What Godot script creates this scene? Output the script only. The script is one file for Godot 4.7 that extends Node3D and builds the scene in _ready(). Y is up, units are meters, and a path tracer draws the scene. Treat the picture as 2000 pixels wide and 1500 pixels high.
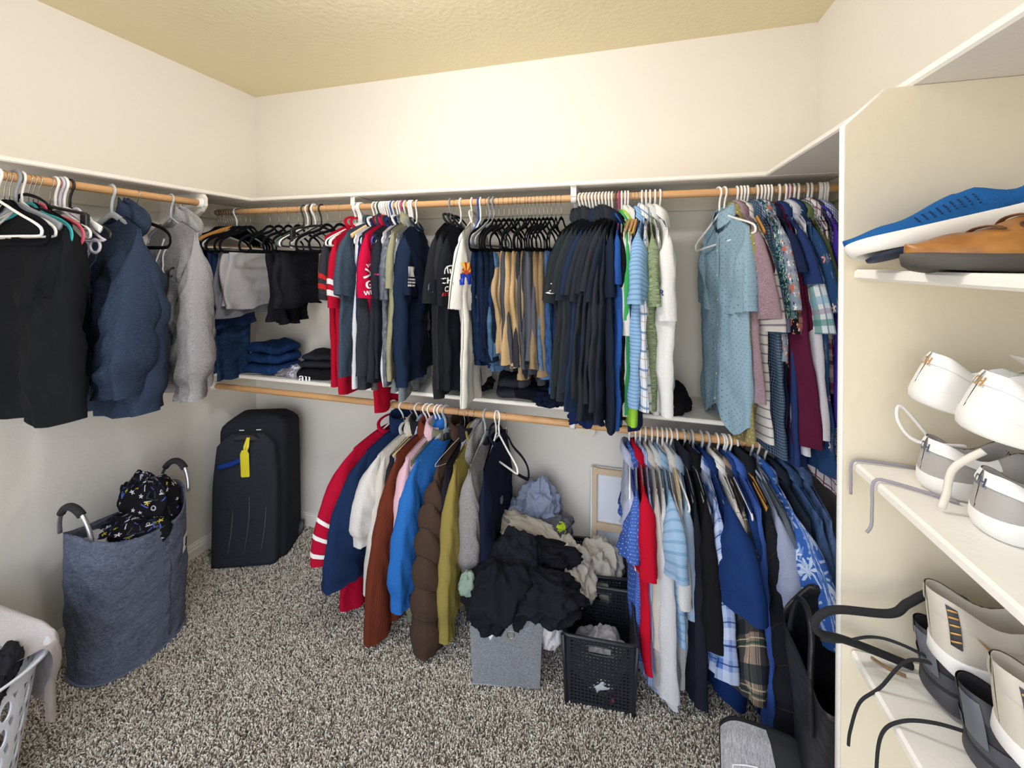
extends Node3D
# A walk-in closet: x runs along the back wall, y is up, the back wall is at z = -2.108.
const TOP_ROD := Vector3(0, 1.951, -1.818)
const LOW_ROD := Vector3(0, 0.939, -1.818)
const LEFT_ROD := Vector3(-2.062, 1.958, 0)
const XL := -2.352
const XR := 0.8155
const ZB := -2.108
const CEIL := 2.74
const SKY_STRENGTH := 3.9  # sky outside the added front opening, set bright as fill for the room
const LAMP := 0.31
const EXPOSURE := 1.0
var used := {}
var mat_cache := {}
var tex_cache := {}
var mesh_cache := {}
var rng := RandomNumberGenerator.new()

class Build:
	var st := SurfaceTool.new()
	var n := 0
	func _init():
		st.begin(Mesh.PRIMITIVE_TRIANGLES)
	func grid(p: PackedVector3Array, uv: PackedVector2Array, cols: int, smooth := true):
		st.set_smooth_group(0 if smooth else -1)
		var rows := p.size() / cols
		for k in p.size():
			st.set_uv(uv[k])
			st.add_vertex(p[k])
		for j in rows - 1:
			for i in cols - 1:
				var a := n + j * cols + i
				st.add_index(a); st.add_index(a + 1); st.add_index(a + cols + 1)
				st.add_index(a); st.add_index(a + cols + 1); st.add_index(a + cols)
		n += p.size()
	func tri(a: Vector3, b: Vector3, c: Vector3):
		st.set_smooth_group(-1)
		for q: Vector3 in [a, b, c]:
			st.set_uv(Vector2(q.x + q.z, q.y)); st.add_vertex(q); st.add_index(n); n += 1
	func quad(a: Vector3, b: Vector3, c: Vector3, d: Vector3):
		tri(a, b, c); tri(a, c, d)
	func box(c: Vector3, size: Vector3, bevel := 0.002, basis := Basis.IDENTITY):
		var h := size * 0.5
		var b: float = min(bevel, min(h.x, min(h.y, h.z)) * 0.95)
		var q := {}
		for sx: int in [-1, 1]:
			for sy: int in [-1, 1]:
				for sz: int in [-1, 1]:
					var k := Vector3(sx, sy, sz)
					q[Vector4(sx, sy, sz, 0)] = c + basis * (k * (h - Vector3(0, b, b)))
					q[Vector4(sx, sy, sz, 1)] = c + basis * (k * (h - Vector3(b, 0, b)))
					q[Vector4(sx, sy, sz, 2)] = c + basis * (k * (h - Vector3(b, b, 0)))
		for s: int in [-1, 1]:
			face([q[Vector4(s, -1, -1, 0)], q[Vector4(s, 1, -1, 0)], q[Vector4(s, 1, 1, 0)], q[Vector4(s, -1, 1, 0)]], s > 0)
			face([q[Vector4(-1, s, -1, 1)], q[Vector4(-1, s, 1, 1)], q[Vector4(1, s, 1, 1)], q[Vector4(1, s, -1, 1)]], s > 0)
			face([q[Vector4(-1, -1, s, 2)], q[Vector4(1, -1, s, 2)], q[Vector4(1, 1, s, 2)], q[Vector4(-1, 1, s, 2)]], s > 0)
			for t: int in [-1, 1]:
				face([q[Vector4(s, t, -1, 0)], q[Vector4(s, t, -1, 1)], q[Vector4(s, t, 1, 1)], q[Vector4(s, t, 1, 0)]], s * t > 0)
				face([q[Vector4(-1, s, t, 1)], q[Vector4(-1, s, t, 2)], q[Vector4(1, s, t, 2)], q[Vector4(1, s, t, 1)]], s * t > 0)
				face([q[Vector4(s, -1, t, 2)], q[Vector4(s, -1, t, 0)], q[Vector4(s, 1, t, 0)], q[Vector4(s, 1, t, 2)]], s * t > 0)
				for u: int in [-1, 1]:
					face([q[Vector4(s, t, u, 0)], q[Vector4(s, t, u, 1)], q[Vector4(s, t, u, 2)]], s * t * u > 0)
	func face(f: Array, flip: bool):
		if flip: f.reverse()
		tri(f[0], f[1], f[2])
		if f.size() > 3: tri(f[0], f[2], f[3])
	func tube(path: PackedVector3Array, ra: float, rb: float, side: Vector3, sides := 8, closed := false, taper := PackedFloat32Array()):
		# elliptical section: ra in the plane across `side`, rb along `side`
		var p := PackedVector3Array(); var uv := PackedVector2Array()
		var m := path.size(); var run := 0.0
		var rows := m + 1 if closed else m
		for jj in rows:
			var j := jj % m
			var prev := path[(j - 1 + m) % m] if closed or j > 0 else path[j]
			var next := path[(j + 1) % m] if closed or j < m - 1 else path[j]
			var t := (next - prev).normalized()
			var bn := (side - t * side.dot(t)).normalized()
			if bn.length() < 0.5: bn = t.cross(Vector3(0.31, 0.77, 0.55)).normalized()
			var an := bn.cross(t)
			if jj > 0: run += path[j].distance_to(path[(jj - 1) % m])
			var k := taper[j] if taper.size() > j else 1.0
			var first := Vector3.ZERO
			for i in sides + 1:
				var a := TAU * (i % sides) / sides
				p.append(path[j] + an * (ra * k * cos(a)) + bn * (rb * k * sin(a)))
				uv.append(Vector2(float(i) / sides * TAU * ra, run))
		if not closed:
			var q := PackedVector3Array(); var quv := PackedVector2Array()
			for i in sides + 1: q.append(path[0]); quv.append(uv[i])
			q.append_array(p); quv.append_array(uv)
			for i in sides + 1: q.append(path[m - 1]); quv.append(uv[uv.size() - sides - 1 + i])
			p = q; uv = quv
		grid(p, uv, sides + 1)
	func lathe(profile: Array, c: Vector3, sides := 24, sx := 1.0, sz := 1.0):
		var p := PackedVector3Array(); var uv := PackedVector2Array()
		for q: Vector2 in profile:
			for i in sides + 1:
				var a := TAU * (i % sides) / sides
				p.append(c + Vector3(q.x * cos(a) * sx, q.y, q.x * sin(a) * sz))
				uv.append(Vector2(float(i) / sides * TAU * 0.1, q.y))
		grid(p, uv, sides + 1)
	func prism(poly: PackedVector2Array, o: Vector3, ux: Vector3, uy: Vector3, depth: Vector3):
		# a flat outline with real thickness
		var idx := Geometry2D.triangulate_polygon(poly)
		for k in range(0, idx.size(), 3):
			var a := o + ux * poly[idx[k]].x + uy * poly[idx[k]].y
			var b := o + ux * poly[idx[k + 1]].x + uy * poly[idx[k + 1]].y
			var c := o + ux * poly[idx[k + 2]].x + uy * poly[idx[k + 2]].y
			tri(a, b, c); tri(c + depth, b + depth, a + depth)
		for k in poly.size():
			var a := o + ux * poly[k].x + uy * poly[k].y
			var e := poly[(k + 1) % poly.size()]
			var b := o + ux * e.x + uy * e.y
			quad(a, b, b + depth, a + depth)
	func mesh(tangents := false) -> ArrayMesh:
		st.generate_normals()
		if tangents: st.generate_tangents()
		return st.commit()

func numbered(called: String) -> String:
	var k: int = used.get(called, 0)
	used[called] = k + 1
	return called if k == 0 else "%s_%03d" % [called, k]

func tag(o: Node3D, label: String, category: String, group := ""):
	o.set_meta("label", label); o.set_meta("category", category)
	if group != "": o.set_meta("group", group)
	return o

func thing(called: String, label: String, category: String, at := Vector3.ZERO, turn := 0.0, group := "") -> Node3D:
	var o := Node3D.new(); o.name = numbered(called); add_child(o)
	o.position = at; o.rotation.y = turn
	tag(o, label, category, group)
	return o

func part(called: String, m: Mesh, mat: Material, parent: Node3D, label := "") -> MeshInstance3D:
	var o := MeshInstance3D.new(); o.name = called; o.mesh = m
	o.material_override = null
	for s in m.get_surface_count(): o.set_surface_override_material(s, mat)
	parent.add_child(o, true)
	if label != "": o.set_meta("label", label)
	return o

func single(called: String, m: Mesh, mat: Material, label: String, category: String, at := Vector3.ZERO, turn := 0.0, group := "") -> MeshInstance3D:
	var o := part(numbered(called), m, mat, self)
	o.position = at; o.rotation.y = turn
	tag(o, label, category, group)
	return o

func struct(called: String, m: Mesh, mat: Material, label := "") -> MeshInstance3D:
	var o := part(numbered(called), m, mat, self)
	o.set_meta("kind", "structure")
	o.set_meta("label", label); o.set_meta("category", called.split("_")[0])
	return o

# ---------------------------------------------------------------- materials
func img_tex(key: String, size: int, f: Callable) -> ImageTexture:
	if tex_cache.has(key): return tex_cache[key]
	var data := PackedByteArray(); data.resize(size * size * 3)
	var k := 0
	for y in size:
		for x in size:
			var c: Color = f.call(x, y)
			data[k] = int(clamp(c.r, 0.0, 1.0) * 255.0); data[k + 1] = int(clamp(c.g, 0.0, 1.0) * 255.0); data[k + 2] = int(clamp(c.b, 0.0, 1.0) * 255.0)
			k += 3
	var im := Image.create_from_data(size, size, false, Image.FORMAT_RGB8, data)
	im.generate_mipmaps()
	tex_cache[key] = ImageTexture.create_from_image(im)
	return tex_cache[key]

func noise_img(sd: int, freq: float, size: int, oct := 4, ridged := false) -> Image:
	var nz := FastNoiseLite.new(); nz.seed = sd; nz.frequency = freq; nz.fractal_octaves = oct
	nz.noise_type = FastNoiseLite.TYPE_SIMPLEX_SMOOTH
	nz.fractal_type = FastNoiseLite.FRACTAL_RIDGED if ridged else FastNoiseLite.FRACTAL_FBM
	return nz.get_seamless_image(size, size)

func normal_tex(key: String, sd: int, freq: float, size: int, strength: float, oct := 4, ridged := false) -> ImageTexture:
	if tex_cache.has(key): return tex_cache[key]
	var im := noise_img(sd, freq, size, oct, ridged)
	im.convert(Image.FORMAT_RGBA8)
	im.bump_map_to_normal_map(strength)
	im.generate_mipmaps()
	tex_cache[key] = ImageTexture.create_from_image(im)
	return tex_cache[key]

func plain(c: String, rough := 0.6, metal := 0.0, spec := 0.5) -> StandardMaterial3D:
	var key := "p%s_%.2f_%.2f_%.2f" % [c, rough, metal, spec]
	if mat_cache.has(key): return mat_cache[key]
	var m := StandardMaterial3D.new()
	m.albedo_color = Color(c); m.roughness = rough; m.metallic = metal; m.metallic_specular = spec
	m.cull_mode = BaseMaterial3D.CULL_DISABLED
	mat_cache[key] = m
	return m

func speck(sd: int, lo: float, size: int, sx: int, sy: int) -> Callable:
	# grainy grey: random streaks sx by sy pixels
	var r := RandomNumberGenerator.new(); r.seed = sd
	var g := PackedFloat32Array(); g.resize(size * size)
	for k in size * size: g[k] = r.randf()
	return func(x: int, y: int) -> Color:
		var q := g[(y / sy) * size + x / sx] * 0.6 + g[y * size + x] * 0.4
		var v := lo + (1.0 - lo) * q
		return Color(v, v, v)

func fabric(kind: String) -> ImageTexture:
	match kind:
		"heather": return img_tex("heather", 256, speck(3, 0.62, 256, 4, 1))
		"denim": return img_tex("denim", 256, denim_px())
		"cord": return img_tex("cord", 256, func(x, y): var v = 0.72 + 0.28 * absf(sin(x * TAU / 16.0)); return Color(v, v, v))
		"acid": return img_tex("acid", 256, blotch_px(9, 0.035, 0.45, 1.0))
		"slub": return img_tex("slub", 256, speck(21, 0.45, 256, 24, 2))
		"wash": return img_tex("wash", 256, blotch_px(5, 0.02, 0.75, 1.0))
	return img_tex("knit", 256, speck(1, 0.86, 256, 1, 1))

func blotch_px(sd: int, f: float, lo: float, hi: float) -> Callable:
	var im := noise_img(sd, f, 256, 5)
	return func(x: int, y: int) -> Color:
		var v: float = lo + (hi - lo) * im.get_pixel(x, y).r
		return Color(v, v, v)

func denim_px() -> Callable:
	var im := noise_img(8, 0.02, 256, 4)
	var r := RandomNumberGenerator.new(); r.seed = 4
	return func(x: int, y: int) -> Color:
		var v: float = 0.55 + 0.35 * im.get_pixel(x, y).r + 0.12 * r.randf() + (0.05 if (x + y) % 4 < 2 else 0.0)
		return Color(v, v, v)

func cloth(c: String, kind := "knit", metres := 0.25, bump := 0.35) -> StandardMaterial3D:
	var key := "c%s_%s_%.2f" % [c, kind, bump]
	if mat_cache.has(key): return mat_cache[key]
	var m := StandardMaterial3D.new()
	m.albedo_color = Color(c); m.roughness = 0.92; m.metallic_specular = 0.22
	m.albedo_texture = fabric(kind)
	m.uv1_scale = Vector3.ONE / metres
	m.normal_enabled = true; m.normal_scale = bump
	m.normal_texture = normal_tex("wrinkle", 12, 0.018, 256, 5.0, 4, false)
	m.cull_mode = BaseMaterial3D.CULL_DISABLED
	mat_cache[key] = m
	return m

func printed(key: String, metres: float, f: Callable, size := 256) -> StandardMaterial3D:
	if mat_cache.has("t" + key): return mat_cache["t" + key]
	var m := StandardMaterial3D.new()
	m.albedo_texture = img_tex("t" + key, size, f); m.roughness = 0.92; m.metallic_specular = 0.2
	m.uv1_scale = Vector3.ONE / metres
	m.cull_mode = BaseMaterial3D.CULL_DISABLED
	mat_cache["t" + key] = m
	return m

# woven checks: each band is [start, width (of 1), colour, cover]; across and down alike unless a second list is given
func plaid(base: String, bands: Array, down = null) -> Callable:
	var b0 := Color(base); var other: Array = bands if down == null else down
	var r := RandomNumberGenerator.new(); r.seed = 6
	return func(x: int, y: int) -> Color:
		var c := b0
		for k: Array in bands:
			if fposmod(x / 256.0 - float(k[0]), 1.0) < float(k[1]): c = c.lerp(Color(k[2]), k[3])
		for k: Array in other:
			if fposmod(y / 256.0 - float(k[0]), 1.0) < float(k[1]): c = c.lerp(Color(k[2]), k[3])
		var v := r.randf_range(0.92, 1.0)
		return Color(c.r * v, c.g * v, c.b * v)

# scattered motifs drawn into one repeating picture; kinds: dot, diamond, flower, leaf, star, dash
func motif(base: String, list: Array, sd: int, size := 256) -> Callable:
	var im := Image.create(size, size, false, Image.FORMAT_RGB8); im.fill(Color(base))
	var r := RandomNumberGenerator.new(); r.seed = sd
	for k: Array in list:                                    # [kind, count, radius in pixels, [colours]] or count < 0: a regular staggered lattice of -count by -count
		var cnt: int = k[1]
		var total: int = cnt if cnt > 0 else cnt * cnt * 2
		for q in total:
			var at := Vector2(r.randf() * size, r.randf() * size)
			if cnt < 0:
				var step := float(size) / -cnt
				var half := q % 2; var idx := q / 2
				at = Vector2((idx % -cnt + 0.5 * half) * step, (idx / -cnt + 0.5 * half) * step)
			var cols: Array = k[3]
			var col := Color(cols[r.randi() % cols.size()])
			var rad: float = k[2] * (r.randf_range(0.75, 1.25) if cnt > 0 else 1.0)
			var turn := r.randf() * TAU
			var ri := int(ceil(rad * 1.6))
			for dy in range(-ri, ri + 1):
				for dx in range(-ri, ri + 1):
					var d := Vector2(dx, dy); var l := d.length(); var a := d.angle() + turn
					var hit := false
					match k[0]:
						"dot": hit = l <= rad
						"diamond": hit = absf(dx) + absf(dy) <= rad
						"flower": hit = l <= rad * (0.62 + 0.38 * cos(5.0 * a))
						"leaf": hit = l <= rad * 1.5 * pow(absf(cos(3.5 * a)), 1.5) * (0.6 + 0.4 * cos(a))
						"star": hit = l <= rad * (0.55 + 0.45 * cos(5.0 * a))
						"dash": hit = absf(d.rotated(turn).y) < rad * 0.18 and absf(d.rotated(turn).x) < rad
						"ring": hit = l <= rad and l > rad * 0.5
					if hit: im.set_pixel(posmod(int(at.x) + dx, size), posmod(int(at.y) + dy, size), col)
	return func(x: int, y: int) -> Color: return im.get_pixel(x, y)

func pat(key: String) -> StandardMaterial3D:
	match key:
		"white_line": return printed(key, 0.034, plaid("ece8e4", [], [[0.0, 0.16, "8d8a98", 0.9]]))
		"windowpane": return printed(key, 0.034, plaid("ece6ea", [[0.0, 0.14, "6a2a3c", 0.85]]))
		"gingham": return printed(key, 0.0145, plaid("eef0f6", [[0.0, 0.5, "3a49a0", 0.62]]))
		"blue_mini_check": return printed(key, 0.011, plaid("dfe4ee", [[0.0, 0.4, "4a62a4", 0.6]]))
		"grey_check": return printed(key, 0.014, plaid("d5d4d2", [[0.0, 0.5, "55586a", 0.55]]))
		"charcoal_check": return printed(key, 0.015, plaid("5a5d6c", [[0.0, 0.4, "2c2e3c", 0.7]]))
		"navy_check": return printed(key, 0.011, plaid("2a3d55", [[0.0, 0.22, "9fb2c6", 0.6]]))
		"slate_plaid": return printed(key, 0.085, plaid("5b7898", [[0.0, 0.35, "3c5470", 0.6], [0.5, 0.03, "c7d4de", 0.7], [0.72, 0.05, "a4b7c8", 0.5]]))
		"madras": return printed(key, 0.13, plaid("dfe6ea", [[0.05, 0.16, "7fb0cc", 0.6], [0.3, 0.1, "9a86a8", 0.55], [0.5, 0.12, "3c7a78", 0.55], [0.75, 0.06, "33506c", 0.6]]))
		"maroon_plaid": return printed(key, 0.10, plaid("46323e", [[0.0, 0.22, "e2d6cf", 0.6], [0.35, 0.16, "7a2c44", 0.7], [0.62, 0.06, "e2d6cf", 0.5], [0.8, 0.1, "20242e", 0.6]]))
		"brown_flannel": return printed(key, 0.13, plaid("9a8578", [[0.0, 0.36, "1e2730", 0.66], [0.46, 0.025, "e0d2a8", 0.75], [0.54, 0.05, "24483c", 0.6], [0.62, 0.025, "e0d2a8", 0.75]]))
		"blue_plaid": return printed(key, 0.11, plaid("4f74be", [[0.0, 0.28, "dfe6f4", 0.6], [0.4, 0.05, "1e2f66", 0.7], [0.55, 0.2, "b9cbec", 0.5], [0.85, 0.03, "1e2f66", 0.7]]))
		"light_plaid": return printed(key, 0.07, plaid("e8edf2", [[0.0, 0.12, "44679c", 0.6], [0.45, 0.05, "b08a66", 0.6]]))
		"jersey_pin": return printed(key, 0.075, plaid("e9e6df", [[0.0, 0.055, "2c4632", 1.0]], []))
		"dress_stripe": return printed(key, 0.024, plaid("8ea0d2", [[0.0, 0.14, "eef0f8", 0.9], [0.5, 0.06, "d4daf0", 0.7]], []))
		"cream_stripe": return printed(key, 0.05, plaid("e4e1dc", [], [[0.0, 0.06, "6e6f78", 0.7]]))
		"blue_fine_stripe": return printed(key, 0.014, plaid("8fb4d8", [], [[0.0, 0.35, "6a93c0", 0.8]]))
		"blue_wide_stripe": return printed(key, 0.03, plaid("9dbcda", [], [[0.0, 0.3, "7ea4c8", 0.8]]))
		"blue_diamond": return printed(key, 0.10, motif("8ba7b8", [["diamond", -4, 5.5, ["3d5568"]]], 1))
		"olive_dot": return printed(key, 0.10, motif("8a8156", [["dot", -3, 6.0, ["e6dcae"]], ["dot", 8, 5.0, ["4a3c28"]]], 2))
		"blue_dot": return printed(key, 0.085, motif("3f5fae", [["dot", -4, 5.0, ["dfe6f6"]]], 3))
		"lavender_tile": return printed(key, 0.05, motif("8d92bc", [["ring", -3, 22.0, ["4a4f86"]], ["dot", -3, 7.0, ["c6b0a8"]]], 4))
		"teal_floral": return printed(key, 0.06, motif("1f4a52", [["flower", 60, 13.0, ["d8ece6", "6fb8a8", "e8f2ee"]]], 5))
		"coral_floral": return printed(key, 0.14, motif("1e1d26", [["leaf", 16, 9.0, ["5c6a50", "8c5a4c"]], ["flower", 26, 18.0, ["d88a7c", "e6a692", "c06a60"]], ["dot", 40, 4.0, ["f0d0c0"]]], 6))
		"navy_floral": return printed(key, 0.30, motif("25426a", [["leaf", 5, 14.0, ["9fb4c8", "c8d4dc"]], ["flower", 6, 13.0, ["e88c80", "e9d2c8"]]], 7))
		"hawaiian": return printed(key, 0.24, motif("3a66b8", [["leaf", 15, 30.0, ["a9c0e6", "c6d6f0", "8aa8dc"]], ["flower", 9, 16.0, ["d4e0f4"]], ["dash", 40, 16.0, ["b8ccec"]]], 8))
		"multi_print": return printed(key, 0.12, motif("7f8ea0", [["flower", 26, 22.0, ["b8624a", "dfe6e2", "3c4c70", "8fb8b0"]], ["dot", 30, 8.0, ["e8e0d0", "35406a"]]], 9))
		"night_star": return printed(key, 0.26, motif("17171c", [["dash", 34, 15.0, ["c9cdd4", "4a5fb0", "3c3f4a"]], ["star", 12, 11.0, ["e8e8ea", "d8c93c", "e8e8ea"]], ["ring", 5, 11.0, ["b8b8c0"]]], 10))
		"navy_block": return printed(key, 0.20, motif("223656", [["flower", 12, 14.0, ["5b7cae", "bccbe0"]]], 11))
	return cloth("808080")

func look(s: String) -> StandardMaterial3D:
	# "1c2434" plain, "1c2434:heather" with a fabric, "@gingham" a woven or printed pattern
	if s.begins_with("@"): return pat(s.substr(1))
	var q := s.split(":")
	return cloth(q[0], q[1] if q.size() > 1 else "knit")

# ---------------------------------------------------------------- hangers
func arc(c: Vector2, r: float, a0: float, a1: float, n: int) -> PackedVector2Array:
	var p := PackedVector2Array()
	for k in n + 1:
		var a := deg_to_rad(lerpf(a0, a1, float(k) / n))
		p.append(c + Vector2(cos(a), sin(a)) * r)
	return p

func flat(p: PackedVector2Array) -> PackedVector3Array:
	var q := PackedVector3Array()
	for v in p: q.append(Vector3(0, v.y, v.x))
	return q

func hook_path(r: float, neck: float, tip := 205.0) -> PackedVector3Array:
	var p := arc(Vector2.ZERO, r, tip, -38.0, 16)
	p.append(Vector2(r * 0.42, -r * 1.25)); p.append(Vector2(r * 0.12, -r * 1.9)); p.append(Vector2(0, -r * 2.5)); p.append(Vector2(0, neck))
	return flat(p)

func smooth_path(pts: Array, closed := false, step := 0.012) -> PackedVector3Array:
	var c := Curve3D.new(); c.bake_interval = step
	var m := pts.size()
	for k in (m + 1 if closed else m):
		var p: Vector3 = pts[k % m]
		var a: Vector3 = pts[(k - 1 + m) % m] if closed or k > 0 else p
		var b: Vector3 = pts[(k + 1) % m] if closed or k < m - 1 else p
		var t := (b - a) / 6.0
		c.add_point(p, -t, t)
	var q := c.get_baked_points()
	if closed: q.remove_at(q.size() - 1)
	return q

func hanger_meshes(kind: String) -> Array:
	if mesh_cache.has(kind): return mesh_cache[kind]
	var hook := Build.new(); var frame := Build.new()
	var side := Vector3(1, 0, 0)
	var outline := []
	match kind:
		"plastic":
			hook.tube(hook_path(0.0225, -0.088), 0.0042, 0.0042, side, 8)
			for q: Vector2 in [Vector2(0, -0.086), Vector2(0.03, -0.098), Vector2(0.1, -0.132), Vector2(0.17, -0.163), Vector2(0.2, -0.182), Vector2(0.204, -0.198), Vector2(0.19, -0.207), Vector2(0.1, -0.207), Vector2(0, -0.207)]: outline.append(Vector3(0, q.y, q.x))
			frame.tube(smooth_path(mirror(outline), true), 0.0042, 0.0042, side, 8, true)
		"velvet":
			hook.tube(hook_path(0.0200, -0.088), 0.0014, 0.0014, side, 6)
			for q: Vector2 in [Vector2(0, -0.086), Vector2(0.025, -0.092), Vector2(0.05, -0.112), Vector2(0.085, -0.128), Vector2(0.15, -0.147), Vector2(0.195, -0.172), Vector2(0.208, -0.2), Vector2(0.198, -0.226), Vector2(0.17, -0.232), Vector2(0.08, -0.232), Vector2(0, -0.232)]: outline.append(Vector3(0, q.y, q.x))
			frame.tube(smooth_path(mirror(outline), true), 0.0075, 0.0026, side, 8, true)
		"wood":
			hook.tube(hook_path(0.0200, -0.088), 0.0014, 0.0014, side, 6)
			frame.tube(smooth_path([Vector3(0, -0.168, -0.215), Vector3(0, -0.135, -0.14), Vector3(0, -0.103, -0.06), Vector3(0, -0.092, 0), Vector3(0, -0.103, 0.06), Vector3(0, -0.135, 0.14), Vector3(0, -0.168, 0.215)]), 0.0125, 0.0065, side, 10)
			frame.tube(flat(PackedVector2Array([Vector2(-0.19, -0.165), Vector2(-0.18, -0.2), Vector2(0.18, -0.2), Vector2(0.19, -0.165)])), 0.004, 0.004, side, 8)
		"wire":
			hook.tube(hook_path(0.0200, -0.09), 0.0012, 0.0012, side, 6)
			for q: Vector2 in [Vector2(0, -0.09), Vector2(0.012, -0.1), Vector2(0.1, -0.14), Vector2(0.19, -0.187), Vector2(0.2, -0.2), Vector2(0.18, -0.207), Vector2(0, -0.207)]: outline.append(Vector3(0, q.y, q.x))
			frame.tube(smooth_path(mirror(outline), true), 0.0012, 0.0012, side, 6, true)
		"broad":
			hook.tube(hook_path(0.0235, -0.10), 0.0075, 0.0045, side, 8)
			frame.tube(smooth_path([Vector3(0, -0.175, -0.205), Vector3(0, -0.15, -0.15), Vector3(0, -0.12, -0.07), Vector3(0, -0.098, 0), Vector3(0, -0.12, 0.07), Vector3(0, -0.15, 0.15), Vector3(0, -0.175, 0.205)]), 0.014, 0.005, side, 10)
		"clip":
			hook.tube(hook_path(0.0200, -0.088), 0.0014, 0.0014, side, 6)
			frame.tube(smooth_path([Vector3(0, -0.12, -0.17), Vector3(0, -0.10, -0.06), Vector3(0, -0.09, 0), Vector3(0, -0.10, 0.06), Vector3(0, -0.12, 0.17)]), 0.006, 0.004, side, 8)
			for s: int in [-1, 1]: frame.box(Vector3(0, -0.145, 0.165 * s), Vector3(0.014, 0.05, 0.03), 0.003)
		"rings":
			hook.tube(hook_path(0.0225, -0.1), 0.006, 0.004, side, 8)
			frame.tube(smooth_path([Vector3(0, -0.2, -0.19), Vector3(0, -0.1, 0), Vector3(0, -0.2, 0.19), Vector3(0, -0.215, 0.18), Vector3(0, -0.215, -0.18)], true), 0.005, 0.004, side, 8, true)
			for q: Vector2 in [Vector2(0.08, -0.12), Vector2(0.13, -0.15), Vector2(0.17, -0.235), Vector2(0.12, -0.24), Vector2(-0.1, -0.24)]:
				frame.tube(flat(arc(q, 0.024, 0, 345, 18)), 0.006, 0.004, side, 8, true)
	mesh_cache[kind] = [hook.mesh(), frame.mesh()]
	return mesh_cache[kind]

func mirror(half: Array) -> Array:
	# half an outline from the neck to the middle of the bar, then its other half
	var all := half.duplicate()
	for k in range(half.size() - 2, 0, -1):
		var p: Vector3 = half[k]
		all.append(Vector3(p.x, p.y, -p.z))
	return all

func hanger_look(c: String) -> StandardMaterial3D:
	match c:
		"chrome": return plain("c4c6c8", 0.22, 1.0)
		"clear":
			var m := plain("dfe4ea01", 0.15)
			m.albedo_color = Color(0.86, 0.89, 0.92, 0.55); m.transparency = BaseMaterial3D.TRANSPARENCY_ALPHA
			return m
		"wood": return plain("c98f45", 0.45)
		"pale_wood": return plain("dcc08e", 0.5)
		"velvet": return plain("15171b", 0.95, 0.0, 0.15)
	return plain(c, 0.35)

func hang(rod: Vector3, at: float, turn: float, kind: String, colour: String, label: String, group := "", tilt := 0.0, fit := 1.0) -> Node3D:
	var p := Vector3(at, rod.y, rod.z) if rod != LEFT_ROD else Vector3(rod.x, rod.y, -at)
	p.y += {"plastic": 0.0, "velvet": 0.0, "wood": 0.0, "wire": 0.0}.get(kind, 0.0) - 0.0015
	var o := thing("hanger", label, "hanger", p, deg_to_rad(turn), group)
	o.rotation.x = deg_to_rad(tilt)
	var mm := hanger_meshes(kind)
	var metal: bool = kind in ["velvet", "wood", "clip", "wire"]
	part("hook", mm[0], hanger_look("chrome" if metal and colour != "d8d4cc" else colour), o, "thin chrome hook" if metal and kind != "wire" else "")
	part("frame", mm[1], hanger_look(colour), o).scale.z = fit
	return o

# ---------------------------------------------------------------- garments
# A garment's own axes: z across the shoulders (towards the room), y up from the rod, x through its thickness.
const NECK := -0.088
var creases := PackedByteArray()

func crease(u: float, v: float) -> float:
	# soft wrinkles, the same field sampled at another place for every garment
	if creases.is_empty():
		var im := noise_img(40, 0.022, 256, 3); im.convert(Image.FORMAT_L8); creases = im.get_data()
	return creases[posmod(int(v * 256.0), 256) * 256 + posmod(int(u * 256.0), 256)] / 127.5 - 1.0

class Sheet:
	var p := PackedVector3Array()
	var uv := PackedVector2Array()
	var cols := 0

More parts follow.
